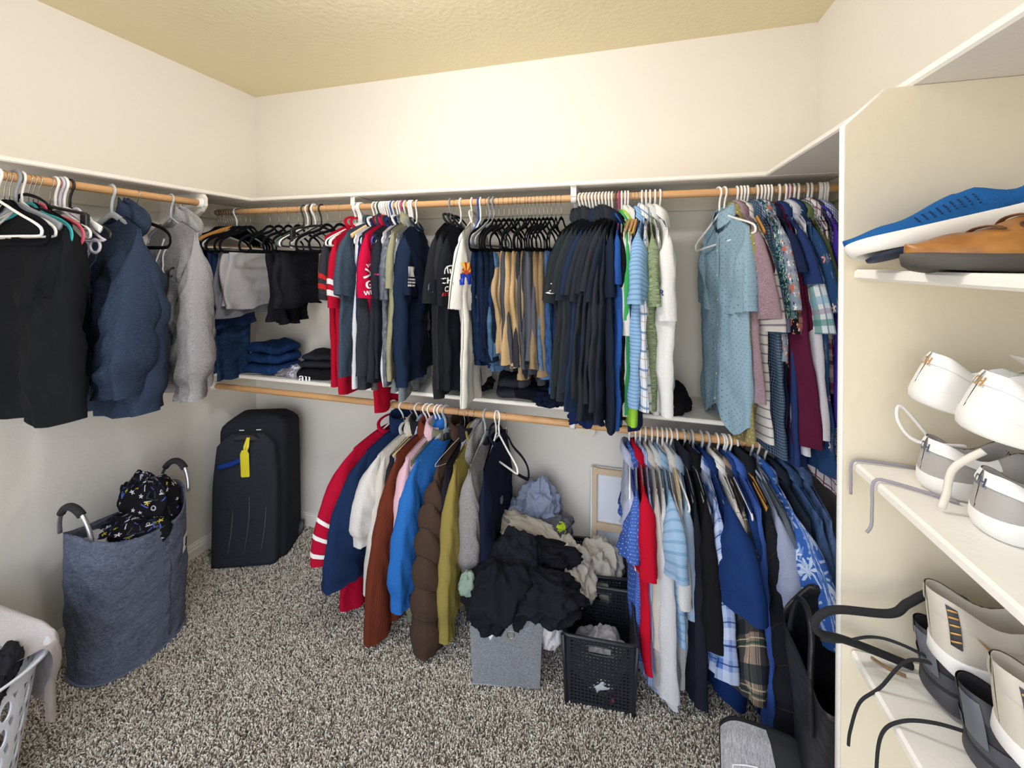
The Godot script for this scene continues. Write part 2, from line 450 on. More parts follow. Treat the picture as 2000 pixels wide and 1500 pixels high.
func torso(o: Dictionary) -> Sheet:
	var g := Sheet.new()
	var nu := 48; var nv: int = o.get("rows", 26)
	g.cols = nu + 1
	var sh: float = o.get("sh", 0.2); var w: float = o.get("w", 0.215); var l: float = o.get("len", 0.68)
	var drop: float = o.get("drop", 0.075); var t: float = o.get("t", 0.02); var amp: float = o.get("fold", 0.012)
	var kf: float = o.get("kf", 7.0); var ph: float = o.get("ph", 0.0); var lean: float = o.get("lean", 0.0)
	var neck: float = o.get("neck", 0.075); var dip: float = o.get("dip", 0.06); var curl: float = o.get("curl", 0.0)
	var quilt: float = o.get("quilt", 0.0); var shift: float = o.get("shift", 0.0); var front: float = o.get("front", 1.0)
	var open: float = o.get("open", 0.0); var hem: float = o.get("hem", 0.008); var cr: float = o.get("cr", 1.0); var gather: float = o.get("gather", 0.0) * 0.3
	for j in nv + 1:
		var v := float(j) / nv
		for i in nu + 1:
			var a := TAU * (i % nu) / nu
			var c := cos(a); var d := sin(a)
			var sc := signf(c) * pow(absf(c), 0.8)
			var dn := signf(d) * pow(absf(d), 0.6)
			var wide := lerpf(sh, w, smoothstep(0.0, 0.3, v)) * (1.0 + (0.05 * (pow(absf(sin(PI * v * l / 0.105)), 0.5) - 0.6) if quilt > 0.01 else 0.0)) * (1.0 - gather * smoothstep(0.9, 0.95, v))
			var s := wide * sc
			var top := -drop * pow(absf(sc), 1.25) + 0.006 * (1.0 - absf(sc))
			var seam := 0.0
			if absf(sh * sc) < neck:
				var k := 1.0 - pow(sh * sc / neck, 2.0)
				top -= (dip if d * front > 0.0 else dip * 0.25) * k
				seam = k
			var y := NECK + lerpf(top, -l + hem * sin(5.0 * sc + ph) - 0.012 * (1.0 - sc * sc), v)
			var thick := lerpf(0.0055 + 0.018 * seam, t, smoothstep(0.0, 0.3, v))
			thick *= 1.0 + 0.5 * cr * smoothstep(0.02, 0.2, v) * crease(s * 2.2 + ph, v * l * 0.9 + ph * 0.37)
			if quilt > 0.0: thick += quilt * (pow(absf(sin(PI * v * l / 0.105)), 0.5) - 0.55) * 1.5 * smoothstep(0.0, 0.1, v)
			var wave := amp * smoothstep(0.03, 0.55, v) * (0.62 * sin(kf * TAU * s * 0.9 + ph + 1.4 * v) + 0.38 * sin(kf * 1.83 * TAU * s * 0.9 + ph * 2.3 - 1.1 * v))
			wave += 0.009 * cr * smoothstep(0.05, 0.3, v) * crease(s * 1.1 + ph * 1.7, v * l * 0.5 + ph)
			var n := thick * dn + wave * (1.0 + 0.25 * dn) + lean * v + curl * v * maxf(sc, 0.0) * maxf(sc, 0.0)
			if open > 0.0 and d * front > 0.0: n += front * open * v * (1.0 - absf(sc))
			s += shift * v * v
			g.p.append(Vector3(n, y, s))
			g.uv.append(Vector2(a / TAU * 4.0 * w, -y))
	return g

func sleeve(o: Dictionary, side: float) -> Sheet:
	var g := Sheet.new()
	var nu := 22; var long: bool = o.get("long", false)
	var nv := (64 if o.get("quilt", 0.0) > 0.0 else 34) if long else 16
	g.cols = nu + 1
	var sh: float = o.get("sh", 0.2); var drop: float = o.get("drop", 0.075)
	var sl: float = o.get("sl", 0.56 if long else 0.2); var out: float = o.get("out", 0.035) if side > 0.0 else minf(o.get("out", 0.035), 0.0)
	var t: float = o.get("ts", 0.02); var amp: float = o.get("fold", 0.012); var ph: float = o.get("ph", 0.0)
	var cuff: float = o.get("cuff", 0.1 if long else 0.15); var quilt: float = o.get("quilt", 0.0)
	var lean: float = o.get("slean", o.get("lean", 0.0)); var back: float = 1.0 if side > 0 else o.get("backsl", 1.0)
	var twist: float = o.get("twist", 0.0); var gather: float = o.get("gather", 0.0); var crz: float = o.get("cr", 1.0)
	var y0 := NECK - drop
	var t0 := Vector2(sh - 0.025, y0 + 0.012); var tc := Vector2(sh + out * 0.9 + 0.015, y0 - sl * 0.25)
	var t1 := Vector2(sh + out, y0 - sl * back)
	var b0 := Vector2(sh - 0.06, y0 - o.get("hole", 0.17)); var b1 := t1 + Vector2(-cuff, -0.03 if not long else -0.005)
	var bc := (b0 + b1) * 0.5 + Vector2(0.01 if not long else 0.02, 0.0)
	for j in nv + 1:
		var v := float(j) / nv
		var ta := t0.lerp(tc, v).lerp(tc.lerp(t1, v), v)
		var ba := b0.lerp(bc, v).lerp(bc.lerp(b1, v), v)
		for i in nu + 1:
			var a := TAU * (i % nu) / nu
			var c := signf(cos(a)) * pow(absf(cos(a)), 0.8); var d := signf(sin(a)) * pow(absf(sin(a)), 0.7)
			var pinch := 1.0 - gather * smoothstep(0.86, 0.92, v)
			var cz := crease(c * 0.16 + ph + side, v * sl * 1.3 + ph * 0.7 + signf(d) * 0.13)
			var m := (ta + ba) * 0.5 + (ta - ba) * 0.5 * c * pinch * (1.0 + (0.10 * (pow(absf(sin(PI * v * sl / 0.105)), 0.5) - 0.6) if quilt > 0.01 else 0.0)) * (1.0 + 0.035 * crz * cz * v)
			var thick := lerpf(0.006, t, smoothstep(0.0, 0.35, v)) * pinch * (1.0 + 0.28 * crz * cz)
			if quilt > 0.0: thick += quilt * (pow(absf(sin(PI * v * sl / 0.105)), 0.5) - 0.55) * 1.5 * smoothstep(0.05, 0.2, v)
			elif long: thick += amp * 0.35 * sin(v * 21.0 + ph + 2.0 * c) * smoothstep(0.5, 1.0, v)
			var wave := amp * 0.55 * v * sin(9.0 * c + ph + 2.0 * v)
			g.p.append(Vector3(thick * d + wave + lean * v * 0.6 + twist * v * c * (1.0 if side > 0.0 else 0.4), m.y, m.x * side))
			g.uv.append(Vector2(a / TAU * 0.38, v * sl))
	return g

func cuff_of(s: Sheet, rows: int, wide: float) -> Sheet:
	# a ribbed band round the lower end of a sleeve or hem
	var g := Sheet.new(); g.cols = s.cols
	var last := s.p.size() / s.cols - 1
	for j in rows + 1:
		var from := last - rows + j
		var mid := Vector3.ZERO
		for i in s.cols - 1: mid += s.p[from * s.cols + i]
		mid /= s.cols - 1
		for i in s.cols:
			var q := s.p[from * s.cols + i]
			g.p.append(mid + (q - mid) * (1.0 + wide) + Vector3(signf(q.x - mid.x) * 0.0018, 0, 0))
			g.uv.append(s.uv[from * s.cols + i])
	return g

func mesh_of(list: Array, rim := false) -> ArrayMesh:
	# rim: a crisp turned-in hem that gives the cloth's end its thickness
	var b := Build.new()
	for s: Sheet in list:
		b.grid(s.p, s.uv, s.cols)
		if rim:
			var g := Sheet.new(); g.cols = s.cols
			var last := s.p.size() / s.cols - 1
			var mid := Vector3.ZERO
			for i in s.cols - 1: mid += s.p[last * s.cols + i]
			mid /= s.cols - 1
			for k in 3:
				for i in s.cols:
					var q := s.p[last * s.cols + i]
					var up := (s.p[(last - 1) * s.cols + i] - q).normalized()
					var inw := (mid - q) * Vector3(1, 0, 1)
					var m: float = [0.0004, 0.0022, 0.004][k]
					g.p.append(q + inw.limit_length(m) + up * [0.0, 0.0, 0.025][k]); g.uv.append(s.uv[last * s.cols + i])
			b.grid(g.p, g.uv, g.cols)
	return b.mesh(true)

func ring_sheet(rows: Array, n := 28, gap := 0.0, front := 1.0) -> Sheet:
	# rows of [half width z, half depth x, y, lean] turned into a band round the neck; gap opens it at the front
	var g := Sheet.new(); g.cols = n + 1
	for r: Array in rows:
		for i in n + 1:
			var a := lerpf(gap, TAU - gap, float(i) / n) if gap > 0.0 else TAU * (i % n) / n
			g.p.append(Vector3(front * cos(a) * r[1], NECK + r[2] - (r[3] if r.size() > 3 else 0.0) * cos(a), sin(a) * r[0]))
			g.uv.append(Vector2(a * 0.06, -r[2]))
	return g

func collar(kind: String, o: Dictionary) -> Sheet:
	var nk: float = o.get("neck", 0.075); var f: float = o.get("front", 1.0); var dip: float = o.get("dip", 0.06)
	if kind == "rib":
		return ring_sheet([[nk * 1.08, 0.027, -0.012, dip * 0.62], [nk * 1.1, 0.029, -0.002, dip * 0.6], [nk * 0.96, 0.025, 0.004, dip * 0.55], [nk * 0.86, 0.019, -0.002, dip * 0.5]], 28, 0.0, f)
	if kind == "stand":
		return ring_sheet([[nk, 0.03, -0.02, 0.03], [nk * 1.02, 0.034, 0.02, 0.025], [nk, 0.034, 0.05, 0.02], [nk * 0.88, 0.028, 0.052, 0.02], [nk * 0.86, 0.026, 0.0, 0.02]], 28, 0.25, f)
	nk *= 0.8
	return ring_sheet([[nk * 0.8, 0.022, -0.03, 0.03], [nk * 0.82, 0.024, 0.02, 0.022], [nk * 0.9, 0.03, 0.028, 0.022], [nk * 1.12, 0.036, 0.014, 0.028], [nk * 1.28, 0.04, -0.028, 0.042]], 28, 0.3, f)

func hood(o: Dictionary) -> Sheet:
	# a slumped hood: a folded pouch behind the neck with its rim coming round to the throat
	var g := Sheet.new(); var nu := 30; var nv := 16; g.cols = nu + 1
	var f: float = o.get("front", 1.0); var size: float = o.get("hood", 1.0)
	for j in nv + 1:
		var v := float(j) / nv
		for i in nu + 1:
			var a := TAU * (i % nu) / nu
			var r := sin(PI * (0.06 + 0.88 * v))
			var y := NECK + 0.055 - 0.19 * v * size - 0.03 * cos(a) * v + 0.012 * sin(5.0 * a + 4.0 * v)
			var x := f * (-0.02 - 0.035 * r + cos(a) * 0.045 * r + 0.008 * sin(4.0 * a + 7.0 * v))
			g.p.append(Vector3(x, y, sin(a) * (0.055 + 0.065 * v) * r * 1.25 * size))
			g.uv.append(Vector2(a * 0.05, v * 0.2))
	return g

func surface_x(sheets: Array, side: float, z: float, y: float) -> float:
	var best := -INF
	for s: Sheet in sheets:
		var rows := s.p.size() / s.cols
		for j in rows - 1:
			var y0 := s.p[j * s.cols].y; var y1 := s.p[(j + 1) * s.cols + s.cols / 2].y
			if absf((y0 + y1) * 0.5 - y) > 0.14: continue
			for i in s.cols - 1:
				var a := s.p[j * s.cols + i]; var b := s.p[j * s.cols + i + 1]; var c := s.p[(j + 1) * s.cols + i + 1]; var d := s.p[(j + 1) * s.cols + i]
				if minf(minf(a.z, b.z), minf(c.z, d.z)) > z or maxf(maxf(a.z, b.z), maxf(c.z, d.z)) < z: continue
				if minf(minf(a.y, b.y), minf(c.y, d.y)) > y or maxf(maxf(a.y, b.y), maxf(c.y, d.y)) < y: continue
				for t: Array in [[a, b, c], [a, c, d]]:
					var p0: Vector3 = t[0]; var p1: Vector3 = t[1]; var p2: Vector3 = t[2]
					var den := (p1.y - p2.y) * (p0.z - p2.z) + (p2.z - p1.z) * (p0.y - p2.y)
					if absf(den) < 1e-12: continue
					var u := ((p1.y - p2.y) * (z - p2.z) + (p2.z - p1.z) * (y - p2.y)) / den
					var w := ((p2.y - p0.y) * (z - p2.z) + (p0.z - p2.z) * (y - p2.y)) / den
					if u < -1e-6 or w < -1e-6 or u + w > 1.000001: continue
					best = maxf(best, side * (u * p0.x + w * p1.x + (1.0 - u - w) * p2.x))
	return best

func lay_on(o: Node3D, sheets: Array, tris: PackedVector2Array, side: float, z: float, y: float, turn: float, colour: String, called := "print", lift := 0.0032):
	# flat lettering or a patch (in metres, x to the right as it reads) laid on the cloth's side surface
	var b := Build.new(); var at := []
	var fallback := -INF
	for q in tris:
		var r := q.rotated(turn)
		var zz := z - side * r.x; var yy := y + r.y
		var x := surface_x(sheets, side, zz, yy)
		if x > -INF: fallback = x
		at.append(Vector3(x, yy, zz))
	if fallback == -INF: return
	for k in range(0, at.size(), 3):
		var t := [at[k], at[k + 1], at[k + 2]]
		var bad := false
		for v: Vector3 in t: bad = bad or v.x == -INF
		if bad: continue
		for m in 3: t[m].x = side * (t[m].x + lift)
		b.tri(t[0], t[1], t[2])
	if b.n > 0: part(called, b.mesh(), plain(colour, 0.8), o)

func words(text: String, height: float, bold := true, face := "Droid Sans") -> PackedVector2Array:
	var key := "%s_%s_%s" % [text, bold, face]
	var out := PackedVector2Array()
	if not mesh_cache.has(key):
		var f := SystemFont.new(); f.font_names = PackedStringArray([face]); f.font_weight = 700 if bold else 400
		var t := TextMesh.new(); t.text = text; t.font = f; t.font_size = 32; t.pixel_size = 1.0 / 32.0; t.depth = 0.0; t.curve_step = 3.0
		var arr := PackedVector2Array()
		for s in t.get_surface_count():
			var a := t.surface_get_arrays(s)
			var v: PackedVector3Array = a[Mesh.ARRAY_VERTEX]
			var idx = a[Mesh.ARRAY_INDEX]
			if idx != null and idx.size() > 0:
				for k in idx: arr.append(Vector2(v[k].x, v[k].y))
			else:
				for q in v: arr.append(Vector2(q.x, q.y))
		mesh_cache[key] = arr
	for q: Vector2 in mesh_cache[key]: out.append(q * height)
	return out

func rect(x: float, y: float, w: float, h: float, nx := 4, ny := 3) -> PackedVector2Array:
	var out := PackedVector2Array()
	for j in ny:
		for i in nx:
			var a := Vector2(x - w / 2 + w * i / nx, y - h / 2 + h * j / ny); var d := Vector2(w / nx, h / ny)
			out.append_array([a, a + Vector2(d.x, 0), a + d, a, a + d, a + Vector2(0, d.y)])
	return out

func shape(pts: Array) -> PackedVector2Array:
	var poly := PackedVector2Array(pts); var out := PackedVector2Array()
	for k in Geometry2D.triangulate_polygon(poly): out.append(poly[k])
	return out

const KINDS := {
	"tee": ["t_shirt", "shirt"], "polo": ["polo_shirt", "shirt"], "shirt": ["button_shirt", "shirt"], "long": ["long_sleeved_shirt", "shirt"],
	"hoodie": ["hoodie", "hoodie"], "sweat": ["sweatshirt", "sweatshirt"], "jacket": ["jacket", "jacket"], "puffer": ["puffer_jacket", "jacket"], "jersey": ["jersey", "jersey"]}

func garment(kind: String, rod: Vector3, at: float, turn: float, cloth_key: String, label: String, o := {}) -> Array:
	var p := Vector3(at, rod.y, rod.z) if rod != LEFT_ROD else Vector3(rod.x, rod.y, -at)
	var t := thing(KINDS[kind][0], label, KINDS[kind][1], p, deg_to_rad(turn), o.get("group", ""))
	var m := look(cloth_key)
	if not o.has("ph"): o["ph"] = fposmod(at * 37.0, TAU)
	var long: bool = kind in ["long", "hoodie", "sweat", "jacket", "puffer"]
	o["long"] = o.get("long", long)
	var d := {"hoodie": {"t": 0.035, "ts": 0.034, "fold": 0.014, "kf": 5.0, "gather": 0.3}, "sweat": {"t": 0.03, "ts": 0.032, "kf": 5.0, "gather": 0.3}, "jacket": {"t": 0.034, "ts": 0.03, "kf": 4.0, "fold": 0.01}, "puffer": {"t": 0.045, "ts": 0.045, "quilt": 0.022, "rows": 60, "fold": 0.006}, "long": {"cuff": 0.09}}
	o.merge(d.get(kind, {}))
	var body := torso(o)
	part("body", mesh_of([body], true), m, t)
	var sm := look(o["sleeve_cloth"]) if o.has("sleeve_cloth") else m
	var front := sleeve(o, 1.0)
	part("sleeve", mesh_of([front], true), sm, t, o.get("sleeve_label", ""))
	part("sleeve", mesh_of([sleeve(o, -1.0)], true), sm, t, o.get("sleeve_label", ""))
	var ck: String = {"tee": "rib", "jersey": "rib", "sweat": "rib", "hoodie": "rib", "jacket": "stand", "puffer": "stand"}.get(kind, "fold")
	var cm := look(o["collar_cloth"]) if o.has("collar_cloth") else m
	if o.has("quilt"):                                       # stitched seams round the quilted sleeve and body
		for sh2: Sheet in [front, body]:
			var rows := sh2.p.size() / sh2.cols - 1
			var run: float = o.get("sl", 0.56) if sh2 == front else o.get("len", 0.68)
			for k in range(1, int(run / 0.105) + 1):
				var r := int(round(k * 0.105 / run * rows))
				if r >= rows: continue
				var ring := PackedVector3Array()
				for i in sh2.cols - 1: ring.append(sh2.p[r * sh2.cols + i])
				var sb := Build.new(); sb.tube(ring, 0.0022, 0.0022, Vector3.UP, 5, true)
				part("stitched_seam", sb.mesh(), plain(o.get("seam", "2a201a"), 0.9), t)
	if kind == "hoodie":
		part("hood", mesh_of([hood(o)]), m, t)
	else:
		part("collar", mesh_of([collar(ck, o)]), cm, t)
	if kind in ["hoodie", "sweat"]:
		part("cuff", mesh_of([cuff_of(front, 3, -0.12)]), m, t)
		part("hem_band", mesh_of([cuff_of(body, 2, 0.0)]), m, t)
	if o.has("band"):                                        # a coloured band round the sleeve: [[first row, rows, cloth], ...] from the sleeve's end
		for b: Array in o["band"]:
			var g := Sheet.new(); g.cols = front.cols
			var last := front.p.size() / front.cols - 1
			for j in range(last - b[0] - maxi(b[1], 1), last - b[0] + 1):
				for i in front.cols:
					var q := front.p[j * front.cols + i]
					var mid := (front.p[j * front.cols] + front.p[j * front.cols + front.cols / 2]) * 0.5
					g.p.append(mid + (q - mid) * 1.02 + Vector3(signf(q.x - mid.x) * 0.0015, 0, 0)); g.uv.append(front.uv[j * front.cols + i])
			part("sleeve_stripe", mesh_of([g]), look(b[2]), t, b[3] if b.size() > 3 else "")
	if o.has("placket") or kind in ["shirt", "long", "polo"]:
		var pl := Build.new(); var spots := PackedVector3Array()
		var f: float = o.get("front", 1.0); var l: float = o.get("len", 0.68)
		var long_placket: bool = kind != "polo"
		var p0 := PackedVector3Array(); var uv := PackedVector2Array()
		var n := 14
		for j in n + 1:
			var y: float = NECK - o.get("dip", 0.06) - 0.012 - (l - 0.1 if long_placket else 0.13) * j / n
			var x := surface_x([body], f, 0.0, y)
			if x == -INF: continue
			for k in 3:
				p0.append(Vector3(f * (x + 0.002), y, (k - 1) * 0.014)); uv.append(Vector2(k * 0.014, -y))
			if j % (2 if long_placket else 4) == 1: spots.append(Vector3(f * (x + 0.0038), y, 0))
		if p0.size() > 5:
			pl.grid(p0, uv, 3)
			part("placket", pl.mesh(true), m, t)
			if not mesh_cache.has("button"):
				var bt := Build.new(); bt.box(Vector3.ZERO, Vector3(0.003, 0.009, 0.009), 0.0028); mesh_cache["button"] = bt.mesh()
			for q in spots: part("button", mesh_cache["button"], plain(o.get("buttons", "c8c6c2"), 0.4), t).position = q
	return [t, body, front]

func folded_over(o: Dictionary) -> Sheet:
	# a trouser leg or a pair of shorts folded over a hanger's bar
	var g := Sheet.new(); var nu := 26; var nv := 22; g.cols = nu + 1
	var w: float = o.get("w", 0.1); var l: float = o.get("len", 0.5); var t: float = o.get("t", 0.012)
	var ph: float = o.get("ph", 0.0); var kink: float = o.get("kink", 0.0); var y0: float = o.get("bar", -0.228)
	var amp: float = o.get("fold", 0.006); var lean: float = o.get("lean", 0.0); var flare: float = o.get("flare", 0.0); var mid: float = o.get("mid", 0.0); var xo: float = o.get("x", 0.0)
	for j in nv + 1:
		var v := float(j) / nv
		for i in nu + 1:
			var a := TAU * (i % nu) / nu
			var c := signf(cos(a)) * pow(absf(cos(a)), 0.75); var d := signf(sin(a)) * pow(absf(sin(a)), 0.7)
			var y := y0 + 0.008 * sqrt(minf(v * 14.0, 1.0)) - l * v - (0.008 if v == 0.0 else 0.0) + 0.008 * sin(4.0 * c + ph) * v
			var thick := t * sqrt(minf(v * 9.0, 1.0)) + 0.001
			thick *= 1.0 + 0.5 * crease(c * 0.2 + ph, v * 0.8 + ph) * v
			var s := c * (w * (0.92 + 0.08 * sin(6.0 * v + ph)) + flare * v) + mid
			s += kink * exp(-pow((v - 0.42) / 0.13, 2.0)) * (0.5 + 0.5 * c)
			var n := xo + thick * d + amp * sin(7.0 * c + ph + 3.0 * v) * v + lean * v + absf(kink) * 0.5 * sin(v * 5.0 + ph) * v * c
			g.p.append(Vector3(n, y, s)); g.uv.append(Vector2(a / TAU * 4.0 * w, -y))
	return g

func trousers(rod: Vector3, at: float, turn: float, cloth_key: String, label: String, o := {}, called := "trousers", cat := "trousers") -> Node3D:
	var p := Vector3(at, rod.y, rod.z) if rod != LEFT_ROD else Vector3(rod.x, rod.y, -at)
	var t := thing(called, label, cat, p, deg_to_rad(turn), o.get("group", ""))
	var m := look(cloth_key)
	if not o.has("ph"): o["ph"] = fposmod(at * 53.0, TAU)
	var a := o.duplicate(); var b := o.duplicate()
	a["x"] = 0.011; b["x"] = -0.011
	b["len"] = o.get("len", 0.5) * o.get("other", 0.93); b["ph"] = o["ph"] + 2.0; b["mid"] = o.get("mid", 0.0) + 0.012
	var sa := folded_over(a)
	part("leg", mesh_of([sa], true), m, t); part("leg", mesh_of([folded_over(b)], true), m, t)
	if o.get("hem", true): part("hem", mesh_of([cuff_of(sa, 1, 0.03)]), look(o.get("hem_cloth", cloth_key)), t)
	return t

# ---------------------------------------------------------------- the room
func plaster(c: String, metres: float, bump: float) -> StandardMaterial3D:
	var m := StandardMaterial3D.new()
	m.albedo_color = Color(c); m.roughness = 0.9; m.metallic_specular = 0.25
	m.uv1_triplanar = true; m.uv1_world_triplanar = true; m.uv1_scale = Vector3.ONE / metres
	m.normal_enabled = true; m.normal_scale = bump
	m.normal_texture = normal_tex("plaster", 31, 0.022, 512, 6.0, 4)
	return m

func paint(c: String, rough := 0.55) -> StandardMaterial3D:
	var key := "paint" + c
	if mat_cache.has(key): return mat_cache[key]
	var m := StandardMaterial3D.new()
	m.albedo_color = Color(c); m.roughness = rough; m.metallic_specular = 0.4
	m.uv1_triplanar = true; m.uv1_scale = Vector3.ONE * 2.5
	m.normal_enabled = true; m.normal_scale = 0.12
	m.normal_texture = normal_tex("plaster", 31, 0.022, 512, 6.0, 4)
	mat_cache[key] = m
	return m

func pine() -> StandardMaterial3D:
	if mat_cache.has("pine"): return mat_cache["pine"]
	var im := noise_img(77, 0.012, 256, 4)
	var m := StandardMaterial3D.new()
	m.albedo_texture = img_tex("pine", 256, func(x: int, y: int) -> Color:
		var n: float = im.get_pixel(posmod(x * 6, 256), y / 3).r
		var k: float = 0.5 + 0.5 * sin(x * TAU / 21.0 + n * 9.0)
		return Color("d9b183").lerp(Color("c08a55"), 0.25 + 0.5 * k * n + 0.2 * n))
	m.roughness = 0.5; m.uv1_scale = Vector3(9.0, 0.8, 1)
	mat_cache["pine"] = m
	return m

func rod(called: String, a: Vector3, b: Vector3, label: String, sockets: Array):
	var t := thing(called, label, "closet rod", a)
	var w := Build.new(); var pts := PackedVector3Array()
	for k in 13: pts.append((b - a) * (k / 12.0))
	w.tube(pts, 0.0165, 0.0165, Vector3.UP, 24)
	part("pole", w.mesh(true), pine(), t)
	for s: int in sockets:
		var c := Build.new(); var d := (b - a).normalized()
		var at := Vector3.ZERO if s == 0 else b - a
		var inward := d if s == 0 else -d
		c.tube(PackedVector3Array([at - inward * 0.001, at + inward * 0.004, at + inward * 0.0041, at + inward * 0.018, at + inward * 0.0181]), 0.026, 0.026, Vector3.UP, 24, false, PackedFloat32Array([1.0, 1.0, 0.86, 0.84, 0.66]))
		part("socket", c.mesh(), plain("f2f0ec", 0.4), t, "white plastic socket ring")

func shelf(called: String, lo: Vector3, hi: Vector3, label: String, nose: Vector3) -> Node3D:
	# a painted board with a rounded front edge on the side `nose` points to
	var t := thing(called, label, "shelf", Vector3((lo.x + hi.x) / 2, hi.y, (lo.z + hi.z) / 2))
	var b := Build.new()
	b.box(Vector3(0, -(hi.y - lo.y) / 2, 0), hi - lo, 0.0045)
	part("board", b.mesh(), paint("f0ece4"), t)
	return t

func build_room():
	var wall := plaster("e7e2d8", 0.55, 0.10)
	var b := Build.new()
	b.box(Vector3((XL + XR) / 2, 1.37, ZB - 0.06), Vector3(XR - XL + 0.4, 3.0, 0.12), 0.0); struct("wall_back", b.mesh(), wall, "cream white back wall above and behind the clothes rods")
	b = Build.new(); b.box(Vector3(XL - 0.06, 1.37, -0.8), Vector3(0.12, 3.0, 2.9), 0.0); struct("wall_left", b.mesh(), wall, "cream white left wall behind the hoodies and hamper")
	b = Build.new(); b.box(Vector3(XR + 0.06, 1.37, -0.8), Vector3(0.12, 3.0, 2.9), 0.0); struct("wall_right", b.mesh(), wall, "cream white right wall behind the shoe shelves")
	b = Build.new()                                          # unseen wall behind the camera; its wide opening is added for fill skylight
	b.box(Vector3((XL - 2.05) / 2, 1.37, 0.46), Vector3(-2.05 - XL, 2.74, 0.12), 0.0)
	b.box(Vector3((XR + 0.55) / 2, 1.37, 0.46), Vector3(XR - 0.55, 2.74, 0.12), 0.0)
	b.box(Vector3(-0.75, 2.46, 0.46), Vector3(2.6, 0.56, 0.12), 0.0)
	struct("wall_front", b.mesh(), wall, "unseen cream white wall with a wide opening added for fill daylight behind the camera")
	b = Build.new(); b.box(Vector3((XL + XR) / 2, CEIL + 0.06, -0.8), Vector3(XR - XL + 0.4, 0.12, 2.9), 0.0); struct("ceiling", b.mesh(), plaster("e6dab8", 0.42, 0.30), "textured tan ceiling")
	var fl := StandardMaterial3D.new()
	fl.albedo_color = Color("8f8678"); fl.roughness = 1.0
	b = Build.new(); b.box(Vector3((XL + XR) / 2, -0.056, -0.8), Vector3(XR - XL + 0.4, 0.10, 2.9), 0.0); struct("floor", b.mesh(), fl, "carpeted floor under speckled beige pile")
	carpet()
	# baseboards with a stepped top
	for w: Array in [["baseboard_left", Vector3(XL, 0, ZB), Vector3(XL, 0, 0.4), Vector3(1, 0, 0), "white stepped baseboard along the left wall"], ["baseboard_back", Vector3(XL, 0, ZB), Vector3(XR, 0, ZB), Vector3(0, 0, 1), "white stepped baseboard along the back wall"], ["baseboard_right", Vector3(XR, 0, -0.95), Vector3(XR, 0, 0.4), Vector3(-1, 0, 0), "white stepped baseboard under the shoe shelves"]]:
		b = Build.new()
		var a: Vector3 = w[1]; var e: Vector3 = w[2]; var n: Vector3 = w[3]
		var prof := [Vector2(0, -0.006), Vector2(0.013, -0.006), Vector2(0.013, 0.05), Vector2(0.011, 0.052), Vector2(0.011, 0.058), Vector2(0.009, 0.06), Vector2(0.009, 0.067), Vector2(0.005, 0.072), Vector2(0.004, 0.08), Vector2(0, 0.082)]
		for k in prof.size() - 1:
			var p: Vector2 = prof[k]; var q: Vector2 = prof[k + 1]
			b.quad(a + n * p.x + Vector3.UP * p.y, e + n * p.x + Vector3.UP * p.y, e + n * q.x + Vector3.UP * q.y, a + n * q.x + Vector3.UP * q.y)
		struct(w[0], b.mesh(), paint("efebe2"), w[4])
	# cleats under the shelves
	for w: Array in [["trim", Vector3(XL, 1.912, ZB), Vector3(XR, 2.005, ZB + 0.018), "long cream cleat board under the upper back shelf"], ["trim", Vector3(XL, 1.918, ZB + 0.018), Vector3(XL + 0.018, 2.005, 0.38), "cream cleat board under the left upper shelf"], ["trim", Vector3(XR - 0.018, 1.912, ZB + 0.018), Vector3(XR, 2.005, -0.99), "cream cleat board under the right upper shelf"], ["trim", Vector3(XL, 0.91, ZB), Vector3(XR, 0.999, ZB + 0.018), "long cream cleat board under the lower back shelf"], ["trim", Vector3(XL, 0.905, ZB + 0.018), Vector3(XL + 0.018, 0.999, -1.765), "short cream cleat under the lower shelf on the left wall"]]:
		b = Build.new(); var lo: Vector3 = w[1]; var hi: Vector3 = w[2]
		b.box((lo + hi) / 2, hi - lo, 0.003); struct(w[0], b.mesh(), paint("e6dfcd"), w[3])
	# shelves
	shelf("closet_shelf", Vector3(XL, 2.006, ZB), Vector3(XR, 2.025, ZB + 0.305), "long empty white shelf high along the back wall", Vector3(0, 0, 1))
	shelf("closet_shelf", Vector3(XL, 2.006, ZB + 0.306), Vector3(XL + 0.307, 2.025, 0.39), "empty white shelf high along the left wall over the hoodies", Vector3(1, 0, 0))
	shelf("closet_shelf", Vector3(XR - 0.292, 2.006, ZB + 0.306), Vector3(XR, 2.025, 0.39), "empty white shelf high along the right wall above the shoes", Vector3(-1, 0, 0))
	shelf("closet_shelf", Vector3(XL, 1.0, ZB), Vector3(XR, 1.019, ZB + 0.305), "long white shelf at waist height holding folded clothes", Vector3(0, 0, 1))
	for q: Array in [[1.651, "cream shoe shelf carrying the blue and brown shoes"], [1.271, "cream shoe shelf carrying the white and grey sneakers"], [0.894, "lowest cream shoe shelf carrying the running shoes"]]:
		shelf("shoe_shelf", Vector3(0.432, q[0] - 0.02, -0.953), Vector3(XR, q[0], 0.3), q[1], Vector3(-1, 0, 0))
	# the upright panel between the hanging space and the shoes, its top front corner cut off
	b = Build.new()
	b.prism(PackedVector2Array([Vector2(0.418, 0), Vector2(XR, 0), Vector2(XR, 2.005), Vector2(0.487, 2.005), Vector2(0.418, 1.938)]), Vector3(0, 0, -0.954), Vector3(1, 0, 0), Vector3(0, 1, 0), Vector3(0, 0, -0.018))
	var pan := thing("closet_partition", "tall cream upright panel at the end of the shoe shelves", "panel", Vector3.ZERO)
	part("board", b.mesh(), paint("e2d8c2"), pan)
	b = Build.new()
